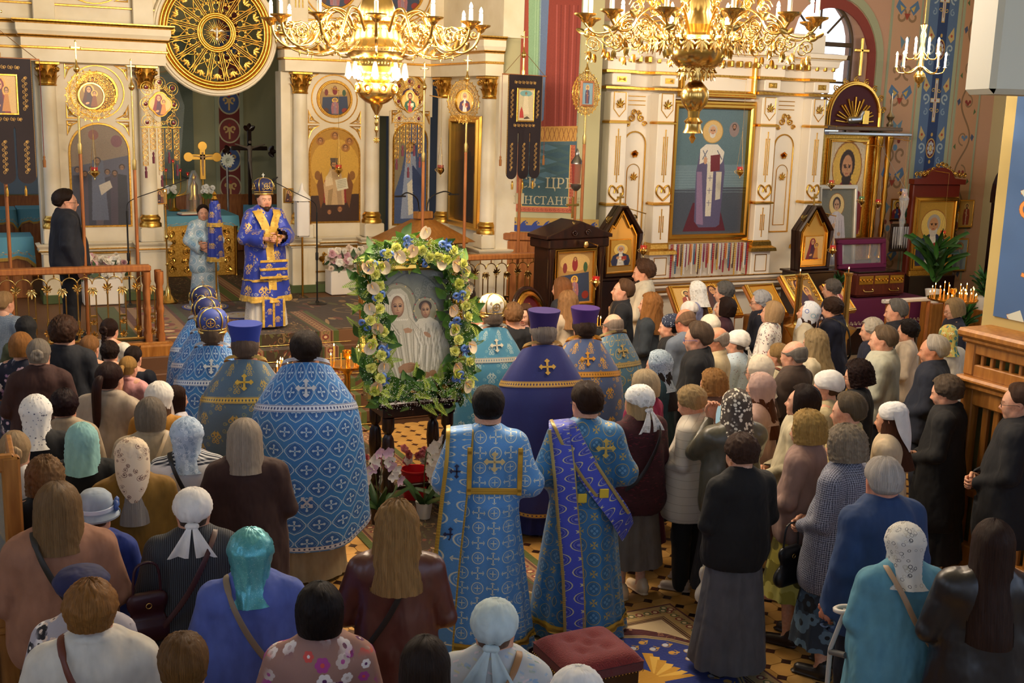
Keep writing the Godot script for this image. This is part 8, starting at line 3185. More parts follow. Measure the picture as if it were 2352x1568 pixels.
func right_shrines()->void:
	# dark wooden icon kiosk by the pier
	var o:=thing("dark_icon_kiosk","black carved wooden kiosk with pediment and a gold-framed feast icon","shrine",V(6.88,0,-12.3),8)
	part(o,"cabinet",bx(V(0,.45,-.2),V(.8,.9,.4),.012),DARKWOOD)
	part(o,"back",bx(V(0,1.5,-.22),V(.8,1.2,.3),.01),DARKWOOD)
	for x:float in [-.38,.38]:
		part(o,"pillar",lat([.045,.9,.05,.95,.035,1.0,.03,1.4,.035,1.8,.05,1.86,.05,1.95],12),DARKWOOD,tf(x,0,-.03))
	part(o,"architrave",bx(V(0,2.0,-.18),V(.92,.12,.42),.015),DARKWOOD)
	var pd:=MB.new()
	pd.extrude(pv([-.5,2.06,.5,2.06,.5,2.1,.0,2.27,-.5,2.1]),.42,tf(0,0,-.38),.012)
	for s:float in [-1.0,1.0]:scroll(pd,V(s*.1,2.13,.05),.04,0,s*1.4,.01)
	part(o,"pediment",pd.done(),DARKWOOD)
	var ip:=part(o,"icon",board(rect_path(-.27,1.25,.27,1.88),.015),picture("feast"),tf(0,0,-.07))
	part(ip,"gilt_frame",frame(rect_path(-.27,1.25,.27,1.88),1.6),GOLD)
	var cr:=MB.new()
	cr.box(V(0,2.42,-.15),V(.03,.26,.02),.005); cr.box(V(0,2.45,-.15),V(.19,.03,.02),.005)
	part(o,"cross",cr.done(),BRASS)
	part(o,"bracket_lamp",lat([0,0,.03,.02,.035,.05,.02,.08],12),BRASS,tf(.02,1.95,.12))
	lampada("red glass oil lamp before the dark wooden kiosk",V(7.0,1.55,-12.05),"d01820",.45)
	pointed_case("pointed dark icon case with a grey-bearded saint, left of the white shrine",V(8.2,1.365,-13.5),8,.62,.97,"gold_saint")
	pointed_case("pointed dark icon case with a candlelit saint, right of the white shrine",V(11.45,1.365,-13.4),4,.62,.95,"mother_red")
	lampada("red glass lamp before the left pointed icon case",V(8.42,1.75,-13.25),"d01820",.5)
	lampada("red glass lamp before the right pointed icon case",V(11.62,1.68,-13.15),"d01820",.5)
	for q:Array in [[8.2,-13.55,"plain dark cabinet under the left pointed icon case"],[11.45,-13.45,"plain dark cabinet under the right pointed icon case"]]:
		o=thing("icon_cabinet",q[2],"cabinet",V(q[0],0,q[1]))
		part(o,"body",bx(V(0,.67,0),V(.7,1.34,.36),.015),DARKWOOD)
		part(o,"top",bx(V(0,1.35,0),V(.76,.03,.4),.008),DARKWOOD)
	# oval gilt frame with a cross
	o=thing("oval_icon","oval gilt frame with a wooden cross leaning by the dark kiosk","icon",V(6.1,.75,-11.9),22)
	var ov:=PackedVector2Array()
	for k in 40:ov.push_back(Vector2(cos(TAU*k/40)*.2,.38+sin(TAU*k/40)*.3))
	part(o,"field",board(ov,.02),mat("5a1220",.8),tf(0,0,0,0,-12))
	part(o,"gilt_frame",frame(ov,2.2),GOLD,tf(0,0,0,0,-12))
	var rim:=PackedVector2Array()
	for k in 40:rim.push_back(Vector2(cos(TAU*k/40)*.28,.38+sin(TAU*k/40)*.38))
	part(o,"outer_frame",frame(rim,1.4),DARKWOOD,tf(0,0,0,0,-12))
	cr=MB.new()
	cr.box(V(0,.38,.03),V(.035,.45,.02),.004); cr.box(V(0,.46,.03),V(.24,.035,.02),.004)
	part(o,"cross",cr.done(),WOOD,tf(0,0,0,0,-12))
	part(o,"stand",bx(V(0,-.35,-.1),V(.4,.8,.3),.012),OAK)
	# slanted stands in front of the shrine
	slanted_stand("slanted stand with a red-robed saint icon below the bead strings",V(8.75,0,-12.6),-5,.36,.46,"red_saint",false)
	slanted_stand("slanted stand with a gilt-bordered icon behind the lace-scarfed woman",V(9.3,0,-12.7),0,.5,.5,"mother_dark",true)
	slanted_stand("slanted gilt icon stand with a small saint below the white shrine",V(9.95,0,-12.5),5,.42,.45,"gold_saint",false)
	slanted_stand("slanted stand with a gold-leafed mother and child icon beside the brass candle",V(10.5,0,-12.3),8,.46,.62,"mother_dark",true)
	slanted_stand("slanted stand with a pale saint icon right of the brass candles",V(11.2,0,-12.5),12,.3,.4,"red_saint",false)
	for q:Array in [[10.0,-11.9,"tall brass candle column left of the gold-leafed icon",1.55],[10.55,-11.6,"tall brass candle column right of the gold-leafed icon",1.6]]:
		o=thing("candle_column",q[2],"candlestick",V(q[0],0,q[1]))
		part(o,"column",lat([.16,0,.16,.03,.08,.08,.05,.2,.07,.5,.05,.7,.16,.85,.17,.87,.06,.9,.045,.95,.045,q[3]-.05,.065,q[3],.03,q[3]],20),BRASS)
		taper(o,0,q[3],0,.05)
		lamp(o,V(0,q[3]+.2,0),.05,"ffb561",.03)
	# reliquary
	o=thing("cloth_covered_table","table under a purple cloth with pale embroidered hem, bearing the reliquary","table",V(13.0,0,-13.75))
	var p:=Pen.new(512,128,"5c1440")
	for k in 20:p.curl(k/20.0,.8,.018,.004,0,1.2,.005,"d8cfa0",true); p.oval(k/20.0+.02,.86,.008,.03,"e0d8b4",true)
	p.rect(0,.96,1,.04,"e0d8b4")
	var tb:=MB.new()
	tb.box(V(0,.85,0),V(1.5,.02,.7),.006)
	for k in tb.v.size():tb.uv[k]=Vector2(.1,.1)
	tb.quad(V(-.76,.42,.36),V(-.75,.86,.35),V(.75,.86,.35),V(.76,.42,.36))
	tb.quad(V(-.76,.42,-.36),V(-.75,.86,-.35),V(-.75,.86,.35),V(-.76,.42,.36))
	part(o,"cloth",tb.done(),img_mat(p.tex(),.8))
	part(o,"frame",bx(V(0,.42,0),V(1.44,.84,.64),.01),DARKWOOD)
	o=thing("reliquary_casket","wooden reliquary with open glazed lid lined in purple and gilt panels","casket",V(12.95,.87,-13.75))
	var RED:=grain("4a1c14","6a2c1c",5,.8,.3,47)
	part(o,"body",bx(V(0,.2,0),V(.98,.34,.5),.015),RED)
	part(o,"foot",bx(V(0,.03,0),V(.9,.05,.44),.01),RED)
	part(o,"top_glass",bx(V(0,.385,0),V(.86,.02,.4),.006),mat("1c1418",.1))
	for k in 3:
		var b:=MB.new()
		for s in 4:scroll(b,V(-.1+s*.067,0,.006),.03,s*90.0,1.5,.006)
		var g:=part(o,"gilt_panel",bx(V(-.31+k*.31,.27,.252),V(.28,.13,.012),.004),GOLD)
		part(g,"relief",b.done(),GOLD,tf(-.31+k*.31,.27,.256))
		if k<2:part(o,"handle",tub(curve([V(-.09,.03,0),V(-.08,0,.03),V(.08,0,.03),V(.09,.03,0)],4),.01,6),BRASS,tf(-.26+k*.52,.1,.25))
	var L:=tf(0,.38,-.24,0,-8)
	for q:Array in [[0,.04,.98,.08],[0,.42,.98,.08],[-.45,.23,.08,.38],[.45,.23,.08,.38]]:
		part(o,"lid_lining",bx(V(q[0],q[1],.03),V(q[2],q[3],.08),.012),mat("6a1a48",.85),L)
	part(o,"lid_rim",frame(rect_path(-.49,.0,.49,.46),.8),RED,L)
	part(o,"lid_glass",bx(V(0,.23,.02),V(.84,.3,.005)),glass("d0d8e0",.2),L)
	icon_board("tall standing icon of a pale boy saint behind the reliquary",V(12.95,1.2,-14.6),0,.68,1.25,"white_saint",2.2,mat("d9d2c0",.35,.5),4)
	# gilded shrine below the window
	o=thing("gilt_window_shrine","gilded shrine with sunburst arch and cross under the aisle window","shrine",V(13.3,0,-14.85))
	part(o,"shelf",bx(V(.1,3.42,.05),V(1.55,.06,.4),.012),mat("6a5a48",.4))
	part(o,"shelf_edge",bx(V(.2,3.34,.2),V(1.75,.05,.12),.01),mat("b8bcc0",.25,1.0))
	var arch:=arch_path(-.5,3.46,.5,4.1,20)
	part(o,"arch_field",board(arch,.03),mat("4a1c28",.7))
	part(o,"arch_frame",frame(arch,2.2),GOLD)
	var rays:=MB.new()
	for k in 15:
		var a:=PI*(k+.5)/15
		rays.tube(PackedVector3Array([V(cos(a)*.1,3.5+sin(a)*.1,.05),V(cos(a)*.4,3.5+sin(a)*(.36+.06*(k%2)),.05)]),PackedFloat32Array([.012,.02]),5)
	part(o,"sunburst",rays.done(),GOLD)
	part(o,"silver_lamb",sdf([[V(-.12,3.55,.08),V(.08,3.56,.08),.06,.05],[V(.08,3.6,.09),V(.12,3.68,.1),.035,.035]],.02,.03,V(-.25,3.4,-.02),V(.22,3.8,.2)),mat("c8ccd0",.3,1.0))
	part(o,"gold_tablet",bx(V(.2,3.6,.09),V(.12,.22,.03),.005),GOLD)
	var crest:=MB.new()
	for k in 9:
		var a:=PI*(k+.5)/9
		scroll(crest,V(cos(a)*.62,3.62+sin(a)*.56,.03),.06,rad_to_deg(a),1.4,.012)
	crest.box(V(.05,4.55,.03),V(.05,.6,.04),.01); crest.box(V(.05,4.65,.03),V(.3,.05,.04),.01)
	part(o,"crest",crest.done(),GOLD)
	part(o,"small_cross",lat([.05,3.46,.06,3.5,.02,3.54,.07,3.62,.02,3.7,.01,4.0],12),mat("c8c0a8",.3,1.0),tf(.72,0,.1))
	part(o,"back_panel",bx(V(.05,2.3,.0),V(1.2,2.1,.08),.01),GILT)
	for x:float in [.5,.72]:
		part(o,"twisted_column",lat([.06,1.3,.035,1.36,.05,1.5,.035,1.64,.05,1.78,.035,1.92,.05,2.06,.035,2.2,.05,2.34,.035,2.48,.05,2.62,.035,2.76,.05,2.9,.04,3.05,.07,3.2,.07,3.3],14,2.0),GOLD,tf(x,0,.12))
	var ic:=part(o,"icon",board(rect_path(-.45,1.7,.28,3.2),.02),picture("child_saint"),tf(0,0,.05))
	part(ic,"gilt_frame",frame(rect_path(-.45,1.7,.28,3.2),1.6),GOLD)
	var k2:=0
	for q:Array in [[12.5,2.55,-14.3,"d02028"],[13.05,2.3,-14.2,"38906a"],[13.4,2.25,-14.2,"d02028"],[13.95,2.35,-14.2,"c82030"],[14.1,2.4,-14.4,"3050b0"]]:
		lampada(["red glass lamp left of the gilded window shrine","green glass lamp before the gilded window shrine","red glass lamp right of the green one at the gilded shrine","red glass lamp beside the crystal lamp at the gilded shrine","blue glass lamp at the right end of the gilded shrine"][k2],V(q[0],q[1],q[2]),q[3],.9)
		k2+=1
	o=thing("crystal_lamp","clear crystal hanging lamp at the right of the gilded shrine","lamp",V(13.75,2.0,-14.0))
	part(o,"crystal",lat([.03,-.4,.02,-.2,.05,.0,.03,.1,.07,.25,.08,.35,.04,.42,.05,.5],16),glass("e8eef4",.25))
	part(o,"chain",tub(PackedVector3Array([V(0,.5,0),V(-.1,1.4,-.75)]),.004,4),mat("c8ccd0",.3,1.0))
	# the gold bishop icon with arched crest
	o=thing("crested_icon","gold bishop icon in a red and gilt case with an arched crest","icon",V(14.75,1.05,-14.3),-6)
	part(o,"case",bx(V(0,.75,-.06),V(.95,1.5,.12),.015),mat("6a2418",.35))
	part(o,"plinth",bx(V(0,-.53,-.1),V(.95,1.04,.4),.015),DARKWOOD)
	ic=part(o,"icon",board(rect_path(-.36,.15,.36,1.22),.02),picture("gold_saint"))
	part(ic,"gilt_frame",frame(rect_path(-.36,.15,.36,1.22),2.2),GOLD)
	var arc:=PackedVector2Array([Vector2(-.52,1.5),Vector2(.52,1.5),Vector2(.52,1.58),Vector2(.3,1.6)])
	arc.append_array(arc2(0,1.58,.28,.2,10,170,10))
	arc.append_array(PackedVector2Array([Vector2(-.3,1.6),Vector2(-.52,1.58)]))
	var am:=MB.new()
	am.extrude(arc,.14,tf(0,0,-.08))
	part(o,"pediment",am.done(),mat("6a2418",.35))
	var cm:=MB.new()
	for k in 13:scroll(cm,V(-.48+k*.08,1.66+.17*exp(-pow((k-6)*.4,2)),.05),.045,k*50.0,1.4,.011)
	part(o,"gilt_crest",cm.done(),GOLD)
	part(o,"foot_relief",bx(V(0,.02,.02),V(.9,.14,.1),.02),GILT)
	lampada("red lamp hung before the crested gold icon",V(14.62,1.75,-13.95),"e01818",1.0)
	for q:Array in [[14.05,1.95,"child_saint",.22,"small red and blue icon left of the crested icon"],[14.3,1.96,"christ",.22,"small icon of a bearded figure beside the crested icon"],[15.35,1.75,"child_saint",.2,"small icon right of the crested icon"],[15.62,1.8,"red_saint",.3,"gilt framed red-robed icon near the dark shrine"],[15.55,1.05,"pale_virgin",.36,"pale blue icon of a white figure leaning low by the dark shrine"]]:
		icon_board(q[4],V(q[0]*1.035,3.6-(3.6-q[1])*1.035,-14.965),0,q[3],q[3]*1.55,q[2],.8,GOLD)
	o=thing("bead_rack","dark rack of silver bead strings beside the reliquary","rack",V(14.15,1.45,-14.4))
	part(o,"board",bx(V(0,.22,0),V(.48,.46,.03),.008),DARKWOOD)
	for k in 9:
		part(o,"bead_string",tub(curve([V(-.2+k*.05,.4,.03),V(-.205+k*.05,.15,.03),V(-.19+k*.05,.05,.03),V(-.18+k*.05,.4,.03)],4),.008,5),mat("c8c8cc",.3,.8))
	# dark wooden shrine at the far right
	o=thing("dark_arched_shrine","black arched wooden shrine at the far right of the aisle","shrine",V(15.9,0,-13.2),-22)
	part(o,"back",bx(V(0,1.3,-.2),V(1.3,2.6,.3),.01),DARKWOOD)
	part(o,"canopy",board(arch_path(-.75,2.3,.75,3.2,16),.5),DARKWOOD,tf(0,0,-.2))
	for x:float in [-.55,.55]:
		part(o,"column",lat([.09,.3,.1,.5,.06,.6,.07,1.0,.09,1.2,.06,1.4,.08,1.8,.06,2.0,.09,2.2,.1,2.3],14),DARKWOOD,tf(x,0,.15))
	var og:=part(o,"icon",board(rect_path(-.35,1.0,.35,2.0),.02),picture("mother_dark"),tf(0,0,-.03))
	part(og,"frame",frame(rect_path(-.35,1.0,.35,2.0),1.0),GILT)
	lampada("red lamp hung before the dark arched shrine",V(15.2,1.7,-12.85),"ff3018",1.2)
	candle_stand("wide gilt candle stand with many small lit candles at the far right",V(12.78,0,-11.9),1.1,.34,40,8)
	# rail, plants and red carpet of the aisle
	o=thing("aisle_rail","white-topped wooden rail in front of the reliquary","railing",V(12.3,0,-12.6))
	part(o,"top_rail",bx(V(.5,.98,0),V(1.3,.06,.08),.012),mat("d8d4cc",.3))
	for x:float in [-.05,.35,.75,1.1]:
		part(o,"post",lat([.03,0,.03,.95],10),WOOD,tf(x,0,0))
	var r:=RandomNumberGenerator.new()
	r.seed=3
	k2=0
	for q:Array in [[13.75,1.0,-13.2,1.5,"tall glossy green plant between reliquary and crested icon"],[13.95,.45,-12.7,.8,"bushy green plant in a white pot behind the white rail"],[12.15,.95,-13.55,.5,"small leafy plant beside the reliquary's left end"],[14.5,.9,-12.9,.7,"spreading dark green plant left of the candle stand"]]:
		o=thing("potted_plant",q[4],"plant",V(q[0],0,q[2]))
		part(o,"pot",lat([.09,q[1]-.2,.13,q[1],.12,q[1],.08,q[1]-.15],14),mat("e2ded4",.5))
		part(o,"pedestal",bx(V(0,(q[1]-.2)*.5,0),V(.24,q[1]-.2,.24),.01),OAK)
		for k in 34:
			part(o,"leaf",bloom("blade"),leafm(["27521f","336a2a","1d4218"][k%3]),Transform3D((Basis(Vector3.UP,k*2.4)*Basis(Vector3.RIGHT,r.randf_range(.1,1.2))).scaled(Vector3.ONE*r.randf_range(.7,1.25)*q[3]),V(0,q[1]+r.randf_range(0,.45)*q[3],0)))
	o=thing("aisle_carpet","dark red patterned carpet in the right aisle under the white rail","carpet",V(13.0,0,-11.5))
	part(o,"pile",bx(V(0,.012,0),V(3.4,.012,1.6),.004),print_mat(carpet_mat("rug").albedo_texture,.7,"ffffff"))
func pier_and_lectern()->void:
	# wall painting on the diagonal pier: figure, tablet with lettering, wave band, wooden dado
	var X:=tf(6.8,0,-14.4,-25.6)
	struct("wall_painting",board(rect_path(.22,2.9,1.02,6.3),.012),picture("constantine"),X)
	struct("wall_painting",board(rect_path(.22,2.2,1.0,3.12),.016),picture("tablet"),X)
	struct("wall_painting",board(rect_path(-.04,1.93,1.36,2.12),.014),tiled2(picture("waves"),2.2),X)
	var dd:=struct("trim_pier",bx(V(.64,.96,.02),V(1.42,1.92,.05),.01),WOOD,X)
	for k in 9:part(dd,"board",bx(V(.03+k*.15,1.3,.055),V(.13,1.0,.02),.006),WOOD)
	part(dd,"top_rail",bx(V(.64,1.86,.06),V(1.42,.1,.05),.012),WOOD)
	var y:=2.72
	for t:Array in [["СВ. ЦРЬ",.2,2.6],["КѠНСТАНТІН",.155,2.36]]:
		var tm:=TextMesh.new()
		var f:=SystemFont.new()
		f.font_names=PackedStringArray(["Droid Serif"])
		tm.font=f
		tm.text=t[0]
		tm.font_size=64
		tm.pixel_size=t[1]/64.0
		tm.depth=.006
		part(self,numbered("wall_lettering"),tm,mat("b9b08e",.85),X*tf(.62,t[2],.02)).set_meta("kind","structure")
	# oak reading kiosk behind the right rail
	var o:=thing("reading_kiosk","oak kiosk with a hipped roof, books and reading lamps behind the right rail","lectern",V(5.75,S,-14.6),16)
	part(o,"body",bx(V(0,.35,-.22),V(.84,.7,.06),.008),OAK)
	for x:float in [-.4,.4]:part(o,"side",bx(V(x,.42,0),V(.05,.84,.5),.008),OAK)
	for h:float in [.02,.4,.66]:part(o,"shelf",bx(V(0,h,0),V(.8,.03,.5),.006),OAK)
	part(o,"divider",bx(V(-.02,.76,0),V(.03,.2,.46),.005),OAK)
	part(o,"back_board",bx(V(-.25,.76,.0),V(.4,.2,.4),.005),DARKWOOD)
	var b:=MB.new()
	b.box(V(0,.88,0),V(1.06,.05,.66),.01)
	b.lathe(pv([.72,.9,.2,1.16,.16,1.18,0,1.18]),4,Transform3D(Basis(Vector3.UP,PI/4).scaled(V(1,1,1)),Vector3.ZERO),.2,1.0,1.0)
	part(o,"roof",b.done(),OAK)
	part(o,"pen_box",bx(V(.0,1.24,0),V(.26,.1,.12),.01),OAK)
	for s:float in [-1.0,1.0]:
		part(o,"reading_lamp",tub(curve([V(s*.06,1.2,0),V(s*.1,1.45,0),V(s*.3,1.55,.05),V(s*.42,1.52,.08)],4),.009,6),mat("161616",.4))
		part(o,"lamp_head",bx(V(s*.45,1.51,.09),V(.16,.02,.05),.006),mat("161616",.4))
	var k:=0
	for q:Array in [["8a2028","thick red book"],["c8b890","cream paperback"],["7a3a20","brown leather book"],["d8d0c0","pale thin book"],["9a2820","small red booklet"],["2a3050","navy book"]]:
		var bk:=thing("book","%s stacked in the oak reading kiosk"%q[1],"book",V(5.93,S+.69+.032*k,-14.6),16+k*3,"books in the reading kiosk")
		part(bk,"cover",bx(Vector3.ZERO,V(.2-.01*k,.03,.15),.004),mat(q[0],.6))
		part(bk,"pages",bx(V(.004,0,.004),V(.194-.01*k,.022,.15)),mat("e8e0c8",.8))
		k+=1
func tiled2(m:StandardMaterial3D,n:float)->StandardMaterial3D:
	var k:StandardMaterial3D=m.duplicate()
	k.uv1_scale=V(n,1,1)
	return k
func small_things()->void:
	candle_stand("gilt candle stand with thin yellow candles behind the dark-haired priest",V(2.9,0,-10.6),1.0,.22,24,2)
	candle_stand("gilt candle stand with lit tapers left of the flower-framed icon",V(3.45,0,-10.75),1.05,.2,16,3)
	candle_stand("polished gilt candle stand with lit tapers right of the flower-framed icon",V(4.35,0,-10.1),1.02,.24,18,5)
	candle_stand("gilt candle stand with burning tapers beside the man in a black shirt",V(6.55,0,-11.3),1.05,.2,10,6)
	lampada("oil lamp with deep blue glass hanging at the left edge",V(.08,1.95,-7.0),"1828a0",.5,false,-.5)
	# things held in the hands
	posy("white chrysanthemums held by the red-blond boy in black",V(.83,1.28,-10.35),9)
	posy("white chrysanthemums held beside the striped sweater",V(1.72,1.03,-8.95),9,"f6f0d8")
	posy("white chrysanthemums held by the camouflage-jacket boy",V(5.2,1.72,-12.5),7)
	var o:=thing("mobile_phone","mobile phone held up by the woman in the lace shawl","phone",V(5.02,1.43,-6.74),-15)
	part(o,"case",bx(Vector3.ZERO,V(.075,.15,.009),.004),mat("e0a8a0",.4))
	part(o,"screen",bx(V(0,0,.004),V(.068,.14,.003)),glow("8aa0a0",.7))
	for q:Array in [[4.72,.33,-6.35,"e4dccc","cream handbag hanging beside the long grey skirt",20],[4.82,.72,-5.62,"14161c","black ribbed bag hanging by the tweed coat",10],[.78,1.02,-5.72,"36101a","dark red leather bag at the pinstriped blouse",5],[6.62,.75,-6.75,"101014","black handbag on the arm of the woman in the black coat",30]]:
		o=thing("handbag",q[4],"bag",V(q[0],q[1],q[2]),q[5],"handbags")
		part(o,"body",sdf([[V(-.07,-.1,0),V(.07,-.1,0),.055,.055,V(1,1,.8)],[V(-.06,.08,0),V(.06,.08,0),.045,.045,V(1,1,.6)]],.014,.12,V(-.18,-.2,-.1),V(.18,.18,.1)),mat(q[3],.4))
		part(o,"handle",tub(curve([V(-.07,.1,0),V(-.05,.26,0),V(.05,.26,0),V(.07,.1,0)],5),.007,6),mat(q[3],.4))
		part(o,"buckle",torus(.014,.003,12,5),BRASS,tf(0,.06,.035))
	o=thing("forearm_crutch","grey forearm crutch at the left arm of the woman in the blue coat","crutch",V(4.12,0,-4.42),10)
	part(o,"shaft",tub(PackedVector3Array([V(0,0,0),V(0,.8,0),V(.06,1.02,.03)]),.013,8),mat("a8a8a4",.4))
	part(o,"grip",tub(PackedVector3Array([V(0,.78,0),V(0,.8,.1)]),.018,8),mat("5a5a58",.6))
	part(o,"cuff",torus(.055,.014,18,6),mat("c8c4bc",.5),tf(.06,1.02,.03,0,80))
	part(o,"rubber_foot",lat([.02,0,.022,.03,.015,.05],10),mat("202020",.8))
	o=thing("hand_candle","lit candle held by the man in the black shirt","candle",V(6.2,1.2,-10.75))
	taper(o,0,0,0,.2)
	o=thing("processional_lantern","small glazed metal lantern on a pole beside the pier painting","lantern",V(7.2,0,-13.0))
	part(o,"pole",tub(PackedVector3Array([Vector3.ZERO,V(0,2.6,0)]),.018,8),WOOD)
	part(o,"frame",lat([.03,2.58,.07,2.62,.075,2.66,.01,2.67],6),mat("8a8a88",.3,.9))
	part(o,"glass",lat([.06,2.67,.07,2.92],6),glass("8a2020",.5))
	part(o,"roof",lat([.085,2.92,.08,2.95,.03,3.02,.035,3.05,.0,3.12],6),mat("8a8a88",.3,.9))
func B(n:String,s:float)->StandardMaterial3D:
	return brocade3(n,s)
func people()->void:
	person({label="stout man in a dark navy suit and glasses standing behind the left rail",x=1.16,z=-13.65,h=1.66,turn=93,k="m",pose="down",hp=2,hair=["short","2a1c14"],glasses="181818",top=["161a26",.78,.06,.012],trousers="12141c",shoes="101010",w=1.12,y=.9})
	person({label="altar boy in a pale blue robe holding a covered staff",x=2.96,z=-15.3,h=1.33,turn=357,k="c",pose="staff",hp=0,hair=["short","2c1e18"],top=[B("pale",3.4),.6,.03,.012,.9,.06],skirt=[B("pale",3.4),.05],y=.9})
	bishop({label="bearded bishop in a blue and gold robe and jewelled crown facing the people",x=3.37,z=-13.7,h=1.67,turn=6,k="m",pose="hold",hp=4,hair=["short","4a3626","3e2c20"],mitre="20244e",top=[B("royal",3.0),.55,.05,.0,.85,.07],skirt=[B("white",3.0),.04],y=.9})
	priest({label="blue-mitred priest, farthest of the three mitred priests at the left",x=2.14,z=-11.15,h=1.71,turn=161,k="m",hair=["short","5a4434"],mitre="121a4c",cape="ogee",band=["c8d0d4","2a4a80"],hem=.3})
	priest({label="priest in a blue mitre with gold leaves, between the other two mitred priests",x=2.03,z=-10.43,h=1.72,turn=161,k="m",hair=["short","4a3a30"],mitre="141e58",cape="ogee",band=["c8d0d4","2a4a80"],hem=.3})
	priest({label="priest in a silver and blue jewelled mitre, nearest of the mitred priests at the left",x=1.93,z=-9.69,h=1.75,turn=163,k="m",hair=["short","6a5a4c"],mitre="3a4c9a",cape="ogee",band=["c8d0d4","2a4a80"],hem=.3})
	priest({label="priest in a bright blue tall hat and slate gold-patterned cape",x=2.04,z=-8.97,h=1.78,turn=163,k="m",hair=["short","6a5a50"],kam="1c3490",cape="slate",band=["c8a848","3a4a60"],hem=.28,w=1.06})
	priest({label="dark-haired bareheaded priest in a bright blue lattice-patterned cape",x=2.34,z=-8.3,h=1.89,turn=164,k="m",hair=["short","241812"],cape="ogee",band=["c4ccd8","22366c"],hem=.28,alb="a89878",w=1.08})
	priest({label="priest in a white and blue mitre and sky blue cape right of the icon",x=4.56,z=-9.78,h=1.74,turn=173,k="m",glasses="6a4a30",hair=["short","7a6a5c"],mitre="ddd8c8",cape="teal",band=["b8b4a0","5a7c94"],hem=.28})
	priest({label="priest in a purple tall hat and dark navy cape with gold scrolls",x=4.45,z=-8.51,h=1.84,turn=166,k="m",hair=["short","8a8078"],kam="2c1a5c",cape="navy",band=["c8a04c","3a2c5a"],hem=.2,alb="20286a",w=1.05})
	priest({label="priest in a purple tall hat and amber and blue brocade cape",x=5.07,z=-8.9,h=1.77,turn=164,k="m",hair=["short","3a2a22"],kam="3a1c66",cape="amber",band=["c88c30","7a5420"],hem=.25,alb="b08a40",w=1.04})
	priest({label="bald bespectacled priest in a blue and umber brocade cape",x=5.64,z=-9.35,h=1.69,turn=187,k="m",hair=["bald","9a8878"],glasses="8a6a40",cape="umber",band=["a8905a","5a5a48"],hem=.3})
	deacon1({label="deacon with a dark beard in pale blue brocade, sash hanging from his left shoulder",x=3.06,z=-6.58,h=1.81,turn=157,k="m",hp=8,hair=["short","1e1612","1e1612"]})
	deacon2({label="bearded deacon in blue ringed brocade with a sash crossed over his back",x=3.78,z=-6.56,h=1.79,turn=162,k="m",hp=4,hy=14,glasses="2a2a2a",hair=["short","38200f","38200f"]})
	person({label="dark-haired boy farthest back beside the right rail",x=5.42,z=-12.6,h=1.36,turn=241,k="c",hair=["buzz","2c2018"],top=["1c2026",.75,.0,0],trousers="20242c",y=.45})
	person({label="boy in a camouflage jacket holding white chrysanthemums by the right rail",x=5.38,z=-12.33,h=1.47,turn=230,k="c",pose="hold",hair=["buzz","3a281c"],top=["5c5240",.75,.02,.01],trousers="20242c",y=.3})
	person({label="short-haired boy in an olive jacket over a grey shirt beside the wreath",x=5.25,z=-11.95,h=1.42,turn=232,k="c",hair=["buzz","34261c"],top=["3c4030",.75,.02,.01],trousers="20242c",y=.15})
	person({label="boy looking down beside the white-mitred priest",x=5.05,z=-11.2,h=1.48,turn=245,k="c",hp=30,hair=["buzz","3a2a20"],top=["d8d4cc",.75,.0,.01],trousers="20242c"})
	person({label="tousled blond boy in black behind the white-mitred priest",x=5.26,z=-10.75,h=1.56,turn=164,k="c",hair=["mop","8a6440"],top=["14161c",.75,.0,0],trousers="20242c"})
	person({label="girl in a pink jacket looking back toward the viewer",x=5.55,z=-11.05,h=1.5,turn=313,k="c",hair=["lob","5a3c28"],top=["c8a098",.7,.0,.01],skirt=["5a4a50",.4]})
	person({label="young woman with straight light brown hair beside the dark kiosk",x=6.43,z=-11.87,h=1.64,turn=221,hair=["lob","8a5c38"],top=["20222a",.75,.0,0],skirt=["20222a",.3]})
	person({label="woman with wavy blond hair in a cream cardigan before the kiosk",x=6.06,z=-11.03,h=1.62,turn=191,hair=["wave","a87c50"],top=["c8b498",.7,.02,0],skirt=["8a7a68",.3]})
	person({label="man in a black shirt holding a lit candle",x=6.66,z=-10.9,h=1.76,turn=241,k="m",pose="hold",hp=-8,hair=["buzz","6a4c34"],top=["15171d",.85,.03,.01],trousers="1a1c22"})
	person({label="tousle-haired man in a cream jacket with a dark collar",x=7.47,z=-11.74,h=1.82,turn=237,k="m",pose="hold",hair=["mop","5a3e2c","3a2a20"],top=["cfc8b4",.82,.05,.012],trousers="3a3c44"})
	person({label="woman with curly strawberry-blond hair in a grey denim jacket",x=6.71,z=-10.41,h=1.67,turn=231,hp=-4,hair=["wave","a8713c"],top=["2c343c",.8,.02,.01],trousers="20242c"})
	person({label="woman in black with a navy patterned bandana",x=6.45,z=-9.59,h=1.59,turn=232,hair=["under","1c1410"],scarf=["cap","@bandana"],top=["0e0f14",.75,.03,0],skirt=["101218",.2]})
	person({label="woman in a white lace mantilla and lilac cardigan before the slanted icons",x=8.13,z=-11.56,h=1.57,turn=219,hair=["veil","4a3020"],scarf=["mantilla","@lace"],top=["8a90b8",.7,.02,0],skirt=["5a5c70",.2]})
	person({label="woman with short grey hair behind the maroon jacket woman",x=8.18,z=-11.07,h=1.64,turn=233,hair=["crop","6c6a68"],top=["d8d0c8",.75,.02,0],skirt=["6a5a60",.2]})
	person({label="dark-haired woman in a maroon jacket near the slanted icons",x=7.7,z=-10.41,h=1.58,turn=229,hp=-6,hair=["bob","2a1812"],top=["3c1424",.75,.03,0],skirt=["20141c",.2]})
	person({label="white-haired bespectacled woman in navy",x=8.26,z=-10.48,h=1.62,turn=236,hair=["crop","c4c4c8"],glasses="202020",top=["12162a",.72,.03,0],skirt=["14182a",.2]})
